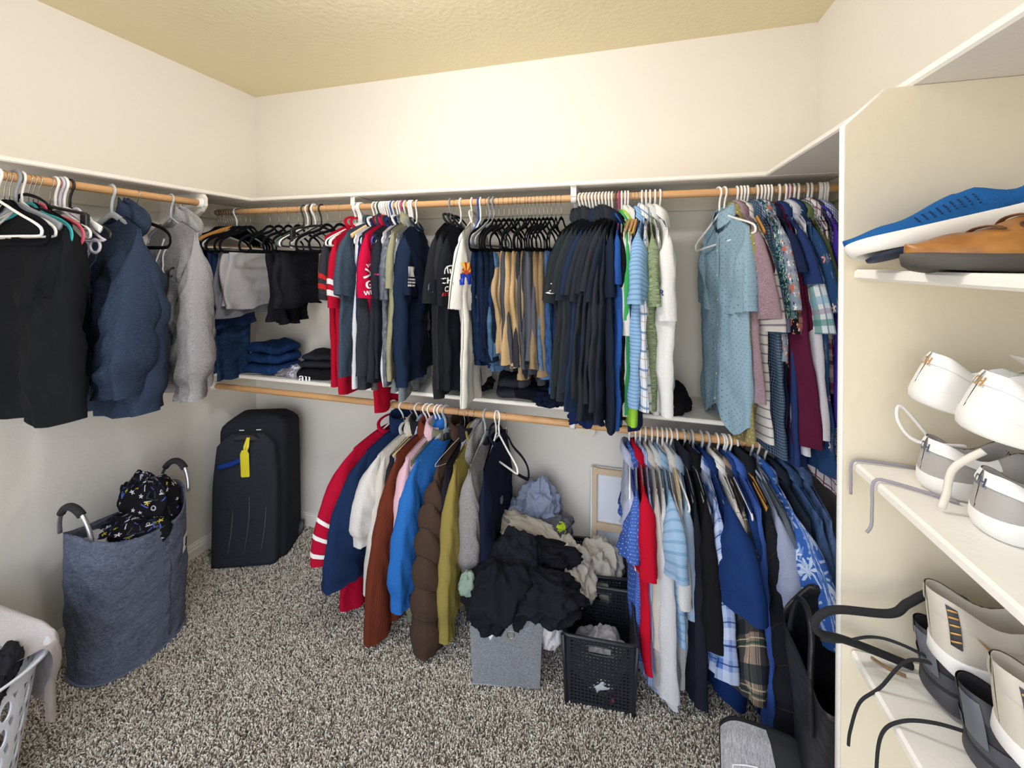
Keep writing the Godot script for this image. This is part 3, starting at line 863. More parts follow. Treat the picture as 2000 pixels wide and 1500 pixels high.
	b.tube(PackedVector3Array([Vector3(0.4165, 0, -0.963), Vector3(0.4165, 1.935, -0.963), Vector3(0.4175, 1.9385, -0.963), Vector3(0.486, 2.004, -0.963)]), 0.004, 0.009, Vector3(0, 0, 1), 10)
	part("front_edge", b.mesh(), paint("f1eee7"), pan, "rounded white front edge")
	# the gusset board that carries the left rod
	b = Build.new()
	b.prism(PackedVector2Array([Vector2(XL, 2.005), Vector2(XL, 1.76), Vector2(XL + 0.06, 1.76), Vector2(-2.06, 1.918), Vector2(-2.04, 1.945), Vector2(-2.04, 1.985), Vector2(-2.055, 2.005)]), Vector3(0, 0, -1.537), Vector3(1, 0, 0), Vector3(0, 1, 0), Vector3(0, 0, -0.019))
	single("shelf_bracket", b.mesh(), paint("efeae0"), "cream wooden gusset board with clipped corners at the end of the left rod", "bracket")
	b = Build.new()
	b.prism(PackedVector2Array([Vector2(-0.253, 0.80), Vector2(-0.235, 0.782), Vector2(-0.175, 0.782), Vector2(-0.157, 0.80), Vector2(-0.157, 0.998), Vector2(-0.253, 0.998)]), Vector3(0, 0, ZB + 0.018), Vector3(1, 0, 0), Vector3(0, 1, 0), Vector3(0, 0, 0.016))
	single("bracket_block", b.mesh(), paint("e6dfcd"), "small cream block with clipped corners behind the lower rod bracket", "bracket")
	rod("closet_rod", Vector3(LEFT_ROD.x, LEFT_ROD.y, -1.537), Vector3(LEFT_ROD.x, LEFT_ROD.y, 0.4), "pine closet rod along the left wall carrying the hoodies", [0])
	rod("closet_rod", Vector3(XL + 0.018, TOP_ROD.y, TOP_ROD.z), Vector3(XR - 0.018, TOP_ROD.y, TOP_ROD.z), "long pine closet rod under the upper back shelf", [0, 1])
	rod("closet_rod", Vector3(XL + 0.018, LOW_ROD.y, LOW_ROD.z), Vector3(XR, LOW_ROD.y, LOW_ROD.z), "long pine closet rod under the lower back shelf", [0])
	for q: Array in [[-1.372, TOP_ROD, "white metal rod bracket beside the leftmost white hangers of the upper rod"], [-0.233, TOP_ROD, "white metal rod bracket beside the dark polo shirts"], [-0.236, LOW_ROD, "white metal rod bracket at the middle of the lower rod"]]:
		var r: Vector3 = q[1]; var x: float = q[0]
		var t := thing("rod_bracket", q[2], "bracket", Vector3(x, r.y, r.z))
		b = Build.new()
		b.box(Vector3(0, 0.0525, 0.012), Vector3(0.025, 0.005, 0.06), 0.001)
		b.box(Vector3(0, 0.03, 0.024), Vector3(0.025, 0.05, 0.004), 0.001)
		b.box(Vector3(0, 0.051, -0.13), Vector3(0.022, 0.004, 0.29), 0.001)
		part("plate", b.mesh(), plain("eeecea", 0.35), t)
		b = Build.new()
		var cr := PackedVector3Array()
		for k in 13:
			var a := deg_to_rad(lerpf(20.0, -200.0, k / 12.0)); cr.append(Vector3(0, 0.0205 * sin(a), 0.0205 * cos(a)))
		b.tube(cr, 0.002, 0.0125, Vector3(1, 0, 0), 8)
		part("cradle", b.mesh(), plain("eeecea", 0.35), t)
		b = Build.new()
		b.tube(PackedVector3Array([Vector3(0, -0.01, -0.02), Vector3(0, -0.08, -0.16), Vector3(0, -0.11, -0.262), Vector3(0, -0.15, -0.27)]), 0.003, 0.01, Vector3(1, 0, 0), 8)
		part("brace", b.mesh(), plain("eeecea", 0.35), t)

func carpet():
	var mm := MultiMesh.new()
	mm.transform_format = MultiMesh.TRANSFORM_3D; mm.use_colors = true
	var b := Build.new()
	var loop := PackedVector3Array([Vector3(-0.0015, -0.004, 0), Vector3(0, 0.004, 0), Vector3(0.002, 0.0095, 0.0005), Vector3(0.0052, 0.0115, 0.001)])
	b.tube(loop, 0.0021, 0.0021, Vector3(0, 0, 1), 5, false, PackedFloat32Array([1.0, 1.0, 0.95, 0.6]))
	var m := b.mesh()
	var mat := StandardMaterial3D.new(); mat.vertex_color_use_as_albedo = true; mat.roughness = 1.0; mat.metallic_specular = 0.1; mat.cull_mode = BaseMaterial3D.CULL_DISABLED
	m.surface_set_material(0, mat)
	mm.mesh = m
	var pal := [Color("d8d0c4"), Color("cac0b3"), Color("e4dfd4"), Color("b3a99c"), Color("ece7dd"), Color("9a9084"), Color("655d55"), Color("d2c8bb")]
	var lin := []
	for c: Color in pal: lin.append(c.srgb_to_linear())
	var r := RandomNumberGenerator.new(); r.seed = 99
	var step := 0.0056
	var nx := int((XR - XL) / step); var nz := int((0.4 - ZB) / step)
	var at := []
	for i in nx:
		for k in nz:
			var x := XL + (i + 0.5) * step; var z := ZB + (k + 0.5) * step
			if z > -0.75 or (x > 0.5 and z > -0.9): continue
			at.append(Vector2(x + r.randf_range(-0.0026, 0.0026), z + r.randf_range(-0.0026, 0.0026)))
	mm.instance_count = at.size()
	for k in at.size():
		var q: Vector2 = at[k]
		var s := r.randf_range(0.8, 1.25)
		var bs := Basis(Vector3.UP, r.randf() * TAU).rotated(Vector3(r.randf_range(-1, 1), 0, r.randf_range(-1, 1)).normalized(), r.randf_range(0.0, 0.6)).scaled(Vector3(s, s, s))
		mm.set_instance_transform(k, Transform3D(bs, Vector3(q.x, -0.006, q.y)))
		mm.set_instance_color(k, lin[r.randi() % lin.size()])
	var o := MultiMeshInstance3D.new(); o.name = "carpet_pile"; o.multimesh = mm; add_child(o)
	o.set_meta("kind", "stuff"); tag(o, "speckled beige and grey carpet pile covering the whole floor", "carpet")

func lights():
	var cam := Camera3D.new(); cam.name = "camera"; add_child(cam)
	cam.position = Vector3(0, 1.6639, 0)
	cam.rotation_order = EULER_ORDER_YXZ
	cam.rotation = Vector3(-0.0072, 0.2673, 0.0016)
	cam.projection = Camera3D.PROJECTION_FRUSTUM
	cam.near = 0.05; cam.far = 60.0
	cam.size = 0.05 * 1500.0 / 790.875
	cam.frustum_offset = Vector2(1000.0 - 1009.846, -(750.0 - 518.236)) / 790.875 * 0.05
	cam.current = true
	var we := WorldEnvironment.new(); we.name = "environment"; add_child(we)
	var env := Environment.new(); we.environment = env
	env.background_mode = Environment.BG_SKY
	var sky := Sky.new(); var sm := ProceduralSkyMaterial.new()
	sm.sky_top_color = Color("cfdcf0"); sm.sky_horizon_color = Color("eef0f2"); sm.ground_horizon_color = Color("e6e4e0"); sm.ground_bottom_color = Color("cfcac2")
	sky.sky_material = sm; env.sky = sky; env.background_energy_multiplier = SKY_STRENGTH
	env.ambient_light_source = Environment.AMBIENT_SOURCE_DISABLED
	env.tonemap_mode = Environment.TONE_MAPPER_LINEAR; env.tonemap_exposure = EXPOSURE
	env.sdfgi_enabled = true; env.ssao_enabled = true; env.ssil_enabled = true

func unseen_ceiling_lamp():
	var at := Vector3(-0.69, CEIL, -0.85)  # out of view overhead; lights the upper walls and casts the shelf shadows
	var t := thing("unseen_ceiling_lamp", "unseen round white ceiling lamp with three frosted bulbs above the middle of the closet", "lamp", at)
	var b := Build.new()
	b.lathe([Vector2(0, 0), Vector2(0.16, 0), Vector2(0.16, -0.012), Vector2(0.15, -0.022), Vector2(0.05, -0.028), Vector2(0, -0.028)], Vector3.ZERO, 40)
	part("canopy", b.mesh(), plain("f0efec", 0.4), t)
	for k in 3:
		var a := TAU * k / 3.0 + 0.4
		var c := Vector3(cos(a) * 0.085, -0.13, sin(a) * 0.085)
		b = Build.new()
		b.lathe([Vector2(0, 0.07), Vector2(0.018, 0.07), Vector2(0.022, 0.045), Vector2(0.02, 0.038), Vector2(0, 0.038)], c + Vector3(0, 0.035, 0), 16)
		part("bulb_holder", b.mesh(), plain("e6e6e4", 0.4), t)
		b = Build.new(); var prof := []
		for j in 13:
			var q := PI * j / 12.0; prof.append(Vector2(0.034 * sin(q), 0.045 * cos(q)))
		b.lathe(prof, c + Vector3(0, 0.03, 0), 20)
		var gm := StandardMaterial3D.new(); gm.albedo_color = Color("fff6e8"); gm.emission_enabled = true; gm.emission = Color("fff3e2"); gm.emission_energy_multiplier = 4.0
		part("bulb", b.mesh(), gm, t)
		var l := OmniLight3D.new(); l.name = "bulb_light"; t.add_child(l, true)
		l.position = c + Vector3(0, 0.03, 0); l.light_color = Color("f6f7ff"); l.light_energy = LAMP; l.light_size = 0.03; l.omni_range = 12.0; l.omni_attenuation = 2.0; l.shadow_enabled = true

# ---------------------------------------------------------------- clothes on the rods
const WHERE := {"U": "on the upper rod", "D": "on the lower rod", "L": "on the left rod"}
var hang_words := {"plastic": "plastic hanger", "velvet": "velvet hanger", "wood": "wooden hanger", "wire": "thin wire hanger", "broad": "broad plastic hanger", "clip": "clip hanger", "rings": "lilac hanger with rings"}

func rod_of(r: String) -> Vector3:
	return TOP_ROD if r == "U" else (LOW_ROD if r == "D" else LEFT_ROD)

func colour_word(kind: String, c: String) -> String:
	if kind in ["wood", "wire", "rings"]: return ""
	return {"f3f2f0": "white ", "velvet": "black ", "clear": "clear ", "2c4fa0": "blue ", "b8447c": "magenta ", "1f1f22": "black ", "e8c9cf": "pink ", "2a4038": "dark green ", "5a4a44": "brown ", "8c9098": "grey "}.get(c, "")

# one garment with its own hanger
func on(r: String, x: float, turn: float, kind: String, cl: String, what: String, o := {}, hk := "plastic", hc := "f3f2f0") -> Array:
	if r == "U" and x < -1.02: turn += lerpf(-1.0, 9.0, inverse_lerp(-1.352, -1.036, x))
	if r == "U" and x > -0.21 and x < 0.0: turn += lerpf(-18.0, 0.0, inverse_lerp(-0.205, -0.03, x))
	if r == "U" and x < -0.75 and x > -0.9: turn += 7.0
	if r == "D" and x > 0.0: turn *= 0.5
	var hw: String = colour_word(hk, hc) + hang_words[hk]
	var sway := 3.2 * sin(x * 911.0 + 1.0)                     # none hangs quite level
	hang(rod_of(r), x, turn, hk, hc, "%s inside the %s" % [hw, what], "", sway, 0.86)
	var a := garment(kind, rod_of(r), x, turn, cl, what + " " + WHERE[r], o)
	a[0].rotation.x = deg_to_rad(sway)
	a[0].position.y += 0.007 * sin(x * 533.0)
	return a

func pants(x: float, turn: float, cl: String, what: String, o := {}, hk := "velvet", hc := "velvet", r := "U"):
	hang(rod_of(r), x, turn, hk, hc, "%s holding the %s" % [colour_word(hk, hc) + hang_words[hk], what])
	return trousers(rod_of(r), x, turn, cl, what + " " + WHERE[r], o, o.get("called", "trousers"), o.get("cat", "trousers"))

func upper_left_tees():
	var a := on("U", -1.366, -9, "jersey", "b3122e", "leftmost red jersey with charcoal sleeves", {"sleeve_cloth": "34353c", "sl": 0.30, "len": 0.80, "t": 0.024, "w": 0.19, "band": [[0, 1, "2c2d33"], [2, 1, "c02a2c"], [4, 1, "c02a2c"]]}, "velvet", "e8c9cf")
	lay_on(a[0], [a[1]], rect(0, 0, 0.05, 0.014), 1.0, 0.13, -0.175, 0.5, "efe9e8", "shoulder_stripe")
	a = on("U", -1.338, -4, "jersey", "bb1633", "red jersey with white and red banded cuffs", {"sl": 0.33, "len": 0.83, "t": 0.024, "w": 0.2, "band": [[0, 1, "bb1633"], [2, 0, "f0ecec"], [4, 1, "f0ecec"]]}, "plastic")
	a = on("U", -1.258, -4, "tee", "4b5d70:heather", "slate heather tee with wide sleeve beside the red jerseys", {"out": 0.065, "cuff": 0.19, "sl": 0.29, "len": 0.75, "ts": 0.028})
	on("U", -1.250, -3, "tee", "1d212b", "black tee behind the pale wooden hanger", {"sh": 0.17, "out": -0.01, "w": 0.16, "curl": -0.024, "len": 0.74}, "wood", "pale_wood")
	on("U", -1.238, -3, "tee", "e9e9ee", "narrow white tee right of the slate tee", {"sl": 0.20, "len": 0.80, "sh": 0.17, "out": -0.01, "w": 0.16})
	on("U", -1.228, -3, "tee", "20304e", "dark navy tee right of the narrow white tee", {"sh": 0.17, "out": -0.01, "w": 0.17, "curl": -0.021, "len": 0.70}, "plastic", "2a4038")
	on("U", -1.219, -3, "tee", "1d3160", "royal navy tee with open dark sleeve", {"sh": 0.185, "out": 0.0, "sl": 0.25, "len": 0.72, "ts": 0.03})
	on("U", -1.209, -2, "tee", "6e1c30", "dark red tee pressed between navy tees", {"sh": 0.17, "out": -0.01, "w": 0.15, "curl": -0.006, "len": 0.7})
	on("U", -1.200, -2, "tee", "74706a:wash", "brown grey tee showing as a thin strip", {"sh": 0.17, "out": -0.01, "w": 0.19, "curl": 0.018, "len": 0.80})
	a = on("U", -1.190, -2, "long", "3a3f48:heather", "charcoal long sleeved shirt whose cuff hangs lowest", {"len": 0.72, "sl": 0.72, "cuff": 0.07, "out": -0.01})
	a = on("U", -1.177, -3, "tee", "c31240", "crimson tee with white letters on its sleeve", {"out": 0.06, "cuff": 0.19, "w": 0.2, "sl": 0.29, "len": 0.72, "ts": 0.024, "slean": 0.03})
	var txt := words("GS", 0.052)
	lay_on(a[0], [a[2]], txt, 1.0, 0.215, -0.395, 0.08, "f3eef0", "print")
	lay_on(a[0], [a[2]], words("WE'LL", 0.026), 1.0, 0.215, -0.43, 0.08, "f3eef0", "print")
	lay_on(a[0], [a[2]], words("YPT", 0.024), 1.0, 0.215, -0.31, 0.08, "f3eef0", "print")
	lay_on(a[0], [a[2]], rect(0, 0, 0.10, 0.009, 8, 1), 1.0, 0.215, -0.352, 0.3, "f3eef0", "print")
	lay_on(a[0], [a[2]], rect(0, 0, 0.06, 0.008, 6, 1), 1.0, 0.215, -0.338, -0.5, "f3eef0", "print")
	on("U", -1.165, -2, "tee", "b8112f", "long red tee whose hem hangs below the others", {"sh": 0.17, "out": -0.01, "w": 0.18, "curl": -0.017, "len": 0.92, })
	on("U", -1.155, -2, "tee", "2c2f3a", "charcoal tee in front of the long red tee", {"sh": 0.17, "out": -0.01, "w": 0.17, "curl": -0.013, "len": 0.76}, "plastic", "2c4fa0")
	on("U", -1.145, -2, "tee", "24407a", "blue tee behind the dark ribbon print tee", {"sh": 0.17, "out": -0.01, "w": 0.16, "curl": -0.024, "len": 0.7})
	a = on("U", -1.122, -2, "tee", "262a35", "dark tee with a pink ribbon printed on its sleeve", {"out": 0.05, "cuff": 0.2, "sl": 0.28, "len": 0.73, "ts": 0.028, "slean": 0.02})
	lay_on(a[0], [a[2]], shape([Vector2(-0.03, -0.05), Vector2(-0.012, -0.052), Vector2(0.012, 0.0), Vector2(0.02, 0.03), Vector2(0.004, 0.045), Vector2(-0.016, 0.03), Vector2(0.0, 0.0)]), 1.0, 0.205, -0.375, 0.35, "c42a68", "ribbon_print")
	lay_on(a[0], [a[2]], shape([Vector2(0.0, 0.0), Vector2(0.03, -0.052), Vector2(0.045, -0.044), Vector2(0.012, 0.012)]), 1.0, 0.205, -0.375, 0.35, "d84880", "ribbon_print")
	lay_on(a[0], [a[2]], words("TIGH", 0.024), 1.0, 0.205, -0.31, -0.15, "c08a9c", "print")
	lay_on(a[0], [a[2]], words("FIGHT", 0.017), 1.0, 0.205, -0.435, -0.3, "a03858", "print")
	lay_on(a[0], [a[2]], rect(0, 0, 0.085, 0.007, 6, 1), 1.0, 0.205, -0.338, -0.12, "c42a68", "print")
	on("U", -1.107, -2, "tee", "e6e6e8", "plain white tee right of the ribbon print tee", {"sh": 0.17, "out": -0.01, "w": 0.16, "curl": 0.026, "len": 0.79})
	on("U", -1.096, -1, "tee", "1f2840", "dark navy tee between white and grey tees", {"sh": 0.17, "out": -0.01, "w": 0.18, "curl": 0.018, "len": 0.74}, "plastic", "b8447c")
	a = on("U", -1.080, -1, "tee", "858b9b:acid", "acid washed grey blue tee with short wide sleeve", {"out": 0.04, "cuff": 0.18, "sl": 0.30, "len": 0.77, "ts": 0.026})
	a = on("U", -1.058, 0, "polo", "97977a", "olive polo shirt with a small white flag on its sleeve", {"out": 0.035, "cuff": 0.17, "sl": 0.26, "len": 0.74, "ts": 0.022})
	for k in 4: lay_on(a[0], [a[2]], rect(0, 0, 0.055, 0.007, 5, 1), 1.0, 0.185, -0.345 - 0.012 * k, 0.0, "f1efe8", "flag_print")
	lay_on(a[0], [a[2]], words("PO", 0.03), 1.0, 0.185, -0.405, 0.0, "f1efe8", "print")
	on("U", -1.046, -1, "tee", "a4a9b0:heather", "pale grey heather tee behind the navy flag tee", {"sh": 0.17, "out": -0.01, "w": 0.18, "curl": -0.018, "len": 0.80})
	on("U", -1.040, 0, "tee", "9fa6ac:heather", "grey marl tee with the lowest hem beside the navy tee", {"len": 0.82})
	a = on("U", -1.016, 12, "tee", "1c2a42", "large navy tee with white flag sleeve print", {"sl": 0.27, "len": 0.74, "t": 0.04, "ts": 0.04, "fold": 0.02, "kf": 4.0, "w": 0.24, "dip": 0.05})
	lay_on(a[0], [a[2]], rect(0.0, 0.018, 0.062, 0.045, 6, 4), 1.0, 0.19, -0.35, 0.0, "e9e9ea", "flag_print")
	for k in 3: lay_on(a[0], [a[2]], rect(0.002, 0, 0.068, 0.008, 6, 1), 1.0, 0.19, -0.366 - 0.014 * k, -0.03, "e9e9ea", "flag_print")

func upper_middle():
	var a := on("U", -0.835, -2, "tee", "24262b", "black tee with a grey number one on its sleeve", {"twist": -0.03, "out": 0.05, "cuff": 0.18, "sl": 0.30, "len": 0.80, "t": 0.026, "ts": 0.026}, "plastic", "8c9098")
	lay_on(a[0], [a[2]], shape([Vector2(-0.042, 0.02), Vector2(-0.005, 0.056), Vector2(0.03, 0.062), Vector2(0.034, 0.045), Vector2(-0.042, -0.008)]), 1.0, 0.205, -0.40, 0.0, "8d98a8", "number_print")
	lay_on(a[0], [a[2]], shape([Vector2(-0.03, -0.016), Vector2(0.0, 0.008), Vector2(0.034, -0.004), Vector2(0.034, -0.058), Vector2(0.002, -0.058), Vector2(0.006, -0.022)]), 1.0, 0.205, -0.40, 0.0, "8d98a8", "number_print")
	lay_on(a[0], [a[2]], words("FINDUST", 0.015), 1.0, 0.205, -0.475, 0.0, "b8bcc4", "print")
	on("U", -0.812, -2, "tee", "2b2c31", "black tee on a black hanger beside the number tee", {"len": 0.76}, "velvet", "velvet")
	a = on("U", -0.78, -2, "tee", "1d2028", "black tee with white and red arch logo", {"twist": -0.03, "out": 0.05, "cuff": 0.18, "sl": 0.30, "len": 0.76, "t": 0.028, "ts": 0.026, "slean": 0.015})
	lay_on(a[0], [a[2]], words("CHUR", 0.036), 1.0, 0.205, -0.355, 0.0, "f2f2f2", "print")
	lay_on(a[0], [a[2]], words("CITY", 0.032), 1.0, 0.205, -0.39, 0.05, "f2f2f2", "print")
	lay_on(a[0], [a[2]], words("EST.1891", 0.022), 1.0, 0.205, -0.415, -0.05, "c03040", "print")
	for k in 5:
		var q := PackedVector2Array()
		for m in 9:
			var t0 := PI * m / 9.0; var t1 := PI * (m + 1) / 9.0
			if k == 0:
				q.append_array([Vector2(cos(t0), sin(t0)) * 0.032, Vector2(cos(t1), sin(t1)) * 0.032, Vector2(cos(t1), sin(t1)) * 0.037, Vector2(cos(t0), sin(t0)) * 0.032, Vector2(cos(t1), sin(t1)) * 0.037, Vector2(cos(t0), sin(t0)) * 0.037])
		if k > 0: q = rect(-0.016 + 0.0105 * (k - 1), 0.01 + 0.004 * (k % 2), 0.006, 0.02 + 0.006 * (k % 2), 1, 2)
		lay_on(a[0], [a[2]], q, 1.0, 0.205, -0.325, 0.0, "f2f2f2", "logo_print")
	hang(TOP_ROD, -0.722, 6, "plastic", "f3f2f0", "white plastic hanger left of the blue and white hangers")
	hang(TOP_ROD, -0.690, 9, "plastic", "2c4fa0", "blue plastic hanger inside the pinstriped jersey", "", 0.0, 0.86)
	hang(TOP_ROD, -0.678, 9, "plastic", "f3f2f0", "white plastic hanger pressed against the blue hanger")
	a = garment("jersey", TOP_ROD, -0.70, 3, "@jersey_pin", "white pinstriped baseball jersey with a flag patch on the upper rod", {"sl": 0.32, "len": 0.82, "t": 0.022, "ts": 0.028, "dip": 0.09, "twist": -0.035, "cuff": 0.18, "out": 0.05})
	var flag := [a[2]]
	lay_on(a[0], flag, rect(0, -0.024, 0.088, 0.048, 6, 4), 1.0, 0.205, -0.335, 0.0, "2342c4", "flag_patch", 0.0030)
	for k in 9:
		var t0 := PI * k / 9.0; var t1 := PI * (k + 1) / 9.0
		var e0 := Vector2(cos(t0), sin(t0)); var e1 := Vector2(cos(t1), sin(t1))
		e0 *= minf(0.044 / maxf(absf(e0.x), 0.001), 0.048 / maxf(e0.y, 0.001)); e1 *= minf(0.044 / maxf(absf(e1.x), 0.001), 0.048 / maxf(e1.y, 0.001))
		lay_on(a[0], flag, PackedVector2Array([Vector2.ZERO, e0 * 0.5, e1 * 0.5, e0 * 0.5, e0, e1, e0 * 0.5, e1, e1 * 0.5]), 1.0, 0.205, -0.335, 0.0, "d9402c" if k % 2 == 0 else "eec244", "flag_patch", 0.0032)
	lay_on(a[0], flag, rect(0, 0, 0.016, 0.02, 2, 2), 1.0, 0.205, -0.33, 0.78, "c0502c", "flag_patch", 0.0044)
	# trousers folded over black hangers
	var rows := [[-0.649, "1d3354:denim", "dark blue jeans nearest the pinstriped jersey", 0.53, 0.0], [-0.628, "1c2c48:denim", "second pair of dark blue jeans right of the pinstriped jersey", 0.52, 0.0], [-0.608, "1f3a66:denim", "dark jeans with stacked waistband showing below", 0.54, 0.02], [-0.586, "16233a:denim", "very dark navy jeans left of the faded jeans", 0.5, 0.0],
		[-0.560, "54799f:denim", "faded mid blue jeans kinked outwards at the knee", 0.54, -0.015], [-0.536, "b99f78", "beige chinos kinked forward at the knee", 0.5, 0.03], [-0.518, "4a4d55", "charcoal chinos between two beige pairs", 0.55, 0.02], [-0.497, "c2a57a", "bright beige chinos bulging over the charcoal pairs", 0.53, 0.028], [-0.478, "3c3e46", "dark grey trousers right of the bright beige chinos", 0.5, 0.0],
		[-0.459, "33353d", "near black trousers with a blue waistband label", 0.6, 0.0], [-0.443, "a08a68", "narrow tan chinos between dark trousers", 0.57, 0.012], [-0.427, "50535c", "slate grey trousers with pressed crease", 0.53, 0.0], [-0.410, "474a54", "dark slate trousers right of the pressed pair", 0.5, 0.0], [-0.392, "565963", "grey jeans with visible side stitching", 0.53, 0.0], [-0.372, "3d3f48", "charcoal trousers left of the tan strip", 0.6, 0.0], [-0.354, "927c5e", "tan chinos showing as a thin strip beside blue jeans", 0.55, 0.0],
		[-0.335, "6386ad:denim", "light blue jeans folded long beside the black polos", 0.56, -0.012], [-0.315, "3a5f93:denim", "medium blue jeans reaching lowest beside the polos", 0.62, 0.0], [-0.29, "263f68:denim", "dark blue jeans half hidden by the black polos", 0.55, 0.0]]
	for q: Array in rows:
		pants(q[0], rng.randf_range(-10, 6), q[1], q[2], {"len": q[3], "kink": q[4], "w": rng.randf_range(0.09, 0.12), "mid": 0.03, "t": 0.018, "other": rng.randf_range(0.86, 0.97), "fold": 0.010})
	for q: Array in [[-0.632, "first"], [-0.612, "second"]]:
		hang(TOP_ROD, q[0], -4, "plastic", "8c9098", "%s smoky grey hanger over the dark jeans" % q[1])

func upper_polos():
	var spots := [-0.205, -0.190, -0.176, -0.162, -0.148, -0.134, -0.120, -0.106, -0.092, -0.079, -0.066]
	var nth := ["first", "second", "third", "fourth", "fifth", "sixth", "seventh", "eighth", "ninth", "tenth", "eleventh"]
	var tones := ["282d31", "2b3135", "262b2f", "2d3338", "252b36", "22304a", "2b3036", "292e36", "282b33", "30323a", "242c3a"]
	var lens := [0.72, 0.74, 0.70, 0.76, 0.72, 0.79, 0.74, 0.83, 0.77, 0.80, 0.84]
	for k in spots.size():
		var o := {"sl": 0.27 + 0.02 * sin(k * 2.0), "len": lens[k], "t": 0.018, "ts": 0.018, "slean": -0.03 - 0.002 * k, "fold": 0.009, "curl": -0.035, "twist": -0.04, "cuff": 0.17, "buttons": "30343a"}
		var a := on("U", spots[k], -2, "polo", tones[k], "%s dark work polo right of the blue jeans" % nth[k], o, "plastic", "f3f2f0")
		if k in [1, 2]:
			lay_on(a[0], [a[2]], words("O", 0.05), 1.0, 0.225, -0.40, 0.0, "e6e6e6", "logo_print")
	var a: Array
	a = on("U", -0.052, -1, "shirt", "1d2638", "navy button shirt closing the row of dark polos", {"len": 0.86, "sl": 0.26, "t": 0.02, "ts": 0.02, "buttons": "8a90a0"}, "plastic", "5a4a44")
	on("U", -0.039, 0, "tee", "2a57a4", "bright blue tee between the navy and green shirts", {"len": 0.84, "sl": 0.2}, "plastic", "b8447c")
	on("U", -0.027, 0, "tee", "1b1c20", "black tee left of the green tee", {"len": 0.80})
	on("U", -0.013, 1, "tee", "3fae62", "bright green tee with long sleeve edge", {"len": 0.78, "sl": 0.33, "t": 0.018})
	on("U", -0.001, 1, "tee", "a6dc4a", "lime green tee whose hem shows below the green tee", {"len": 0.83, "sl": 0.16, "sh": 0.175, "out": -0.01, "w": 0.19})
	on("U", 0.014, -9, "polo", "e6e3de", "off white polo on the leftmost light wooden hanger", {"len": 0.80, "sl": 0.35, "ts": 0.024}, "wood", "wood")
	on("U", 0.028, -8, "polo", "ebe9e7", "white polo with crumpled sleeve hem on a wooden hanger", {"len": 0.78, "sl": 0.40, "ts": 0.026}, "wood", "wood")
	on("U", 0.042, -8, "polo", "22315a", "navy polo between white and light blue shirts", {"len": 0.86, "sl": 0.39}, "wood", "wood")
	on("U", 0.058, -6, "polo", "@blue_fine_stripe", "light blue fine striped polo with flared sleeve", {"len": 0.76, "sl": 0.28, "t": 0.03, "ts": 0.035, "out": 0.055, "slean": 0.0, "cuff": 0.2})
	on("U", 0.074, -3, "shirt", "@light_plaid", "white shirt with blue and tan plaid", {"len": 0.78, "sl": 0.34, "ts": 0.02, "sh": 0.185, "out": 0.0})
	on("U", 0.090, 0, "polo", "b0c49a:slub", "sage green streaked polo", {"len": 0.77, "sl": 0.27, "t": 0.03, "ts": 0.03, "out": 0.055, "cuff": 0.18, "slean": 0.01})
	on("U", 0.110, 1, "polo", "d9dadb", "pale grey polo behind the white lettered polo", {"len": 0.80, "sl": 0.24, "sh": 0.175, "out": -0.01, "w": 0.18, "t": 0.025})
	a = on("U", 0.130, 4, "polo", "efefee", "white polo with navy lettering on its sleeve", {"len": 0.78, "sl": 0.34, "t": 0.035, "ts": 0.032, "neck": 0.085})
	lay_on(a[0], [a[2]], words("ANDR", 0.03), -1.0, 0.19, -0.40, 0.0, "2b3c78", "print")
	lay_on(a[0], [a[2]], rect(0, 0, 0.06, 0.004, 6, 1), -1.0, 0.19, -0.42, 0.0, "2b3c78", "print")

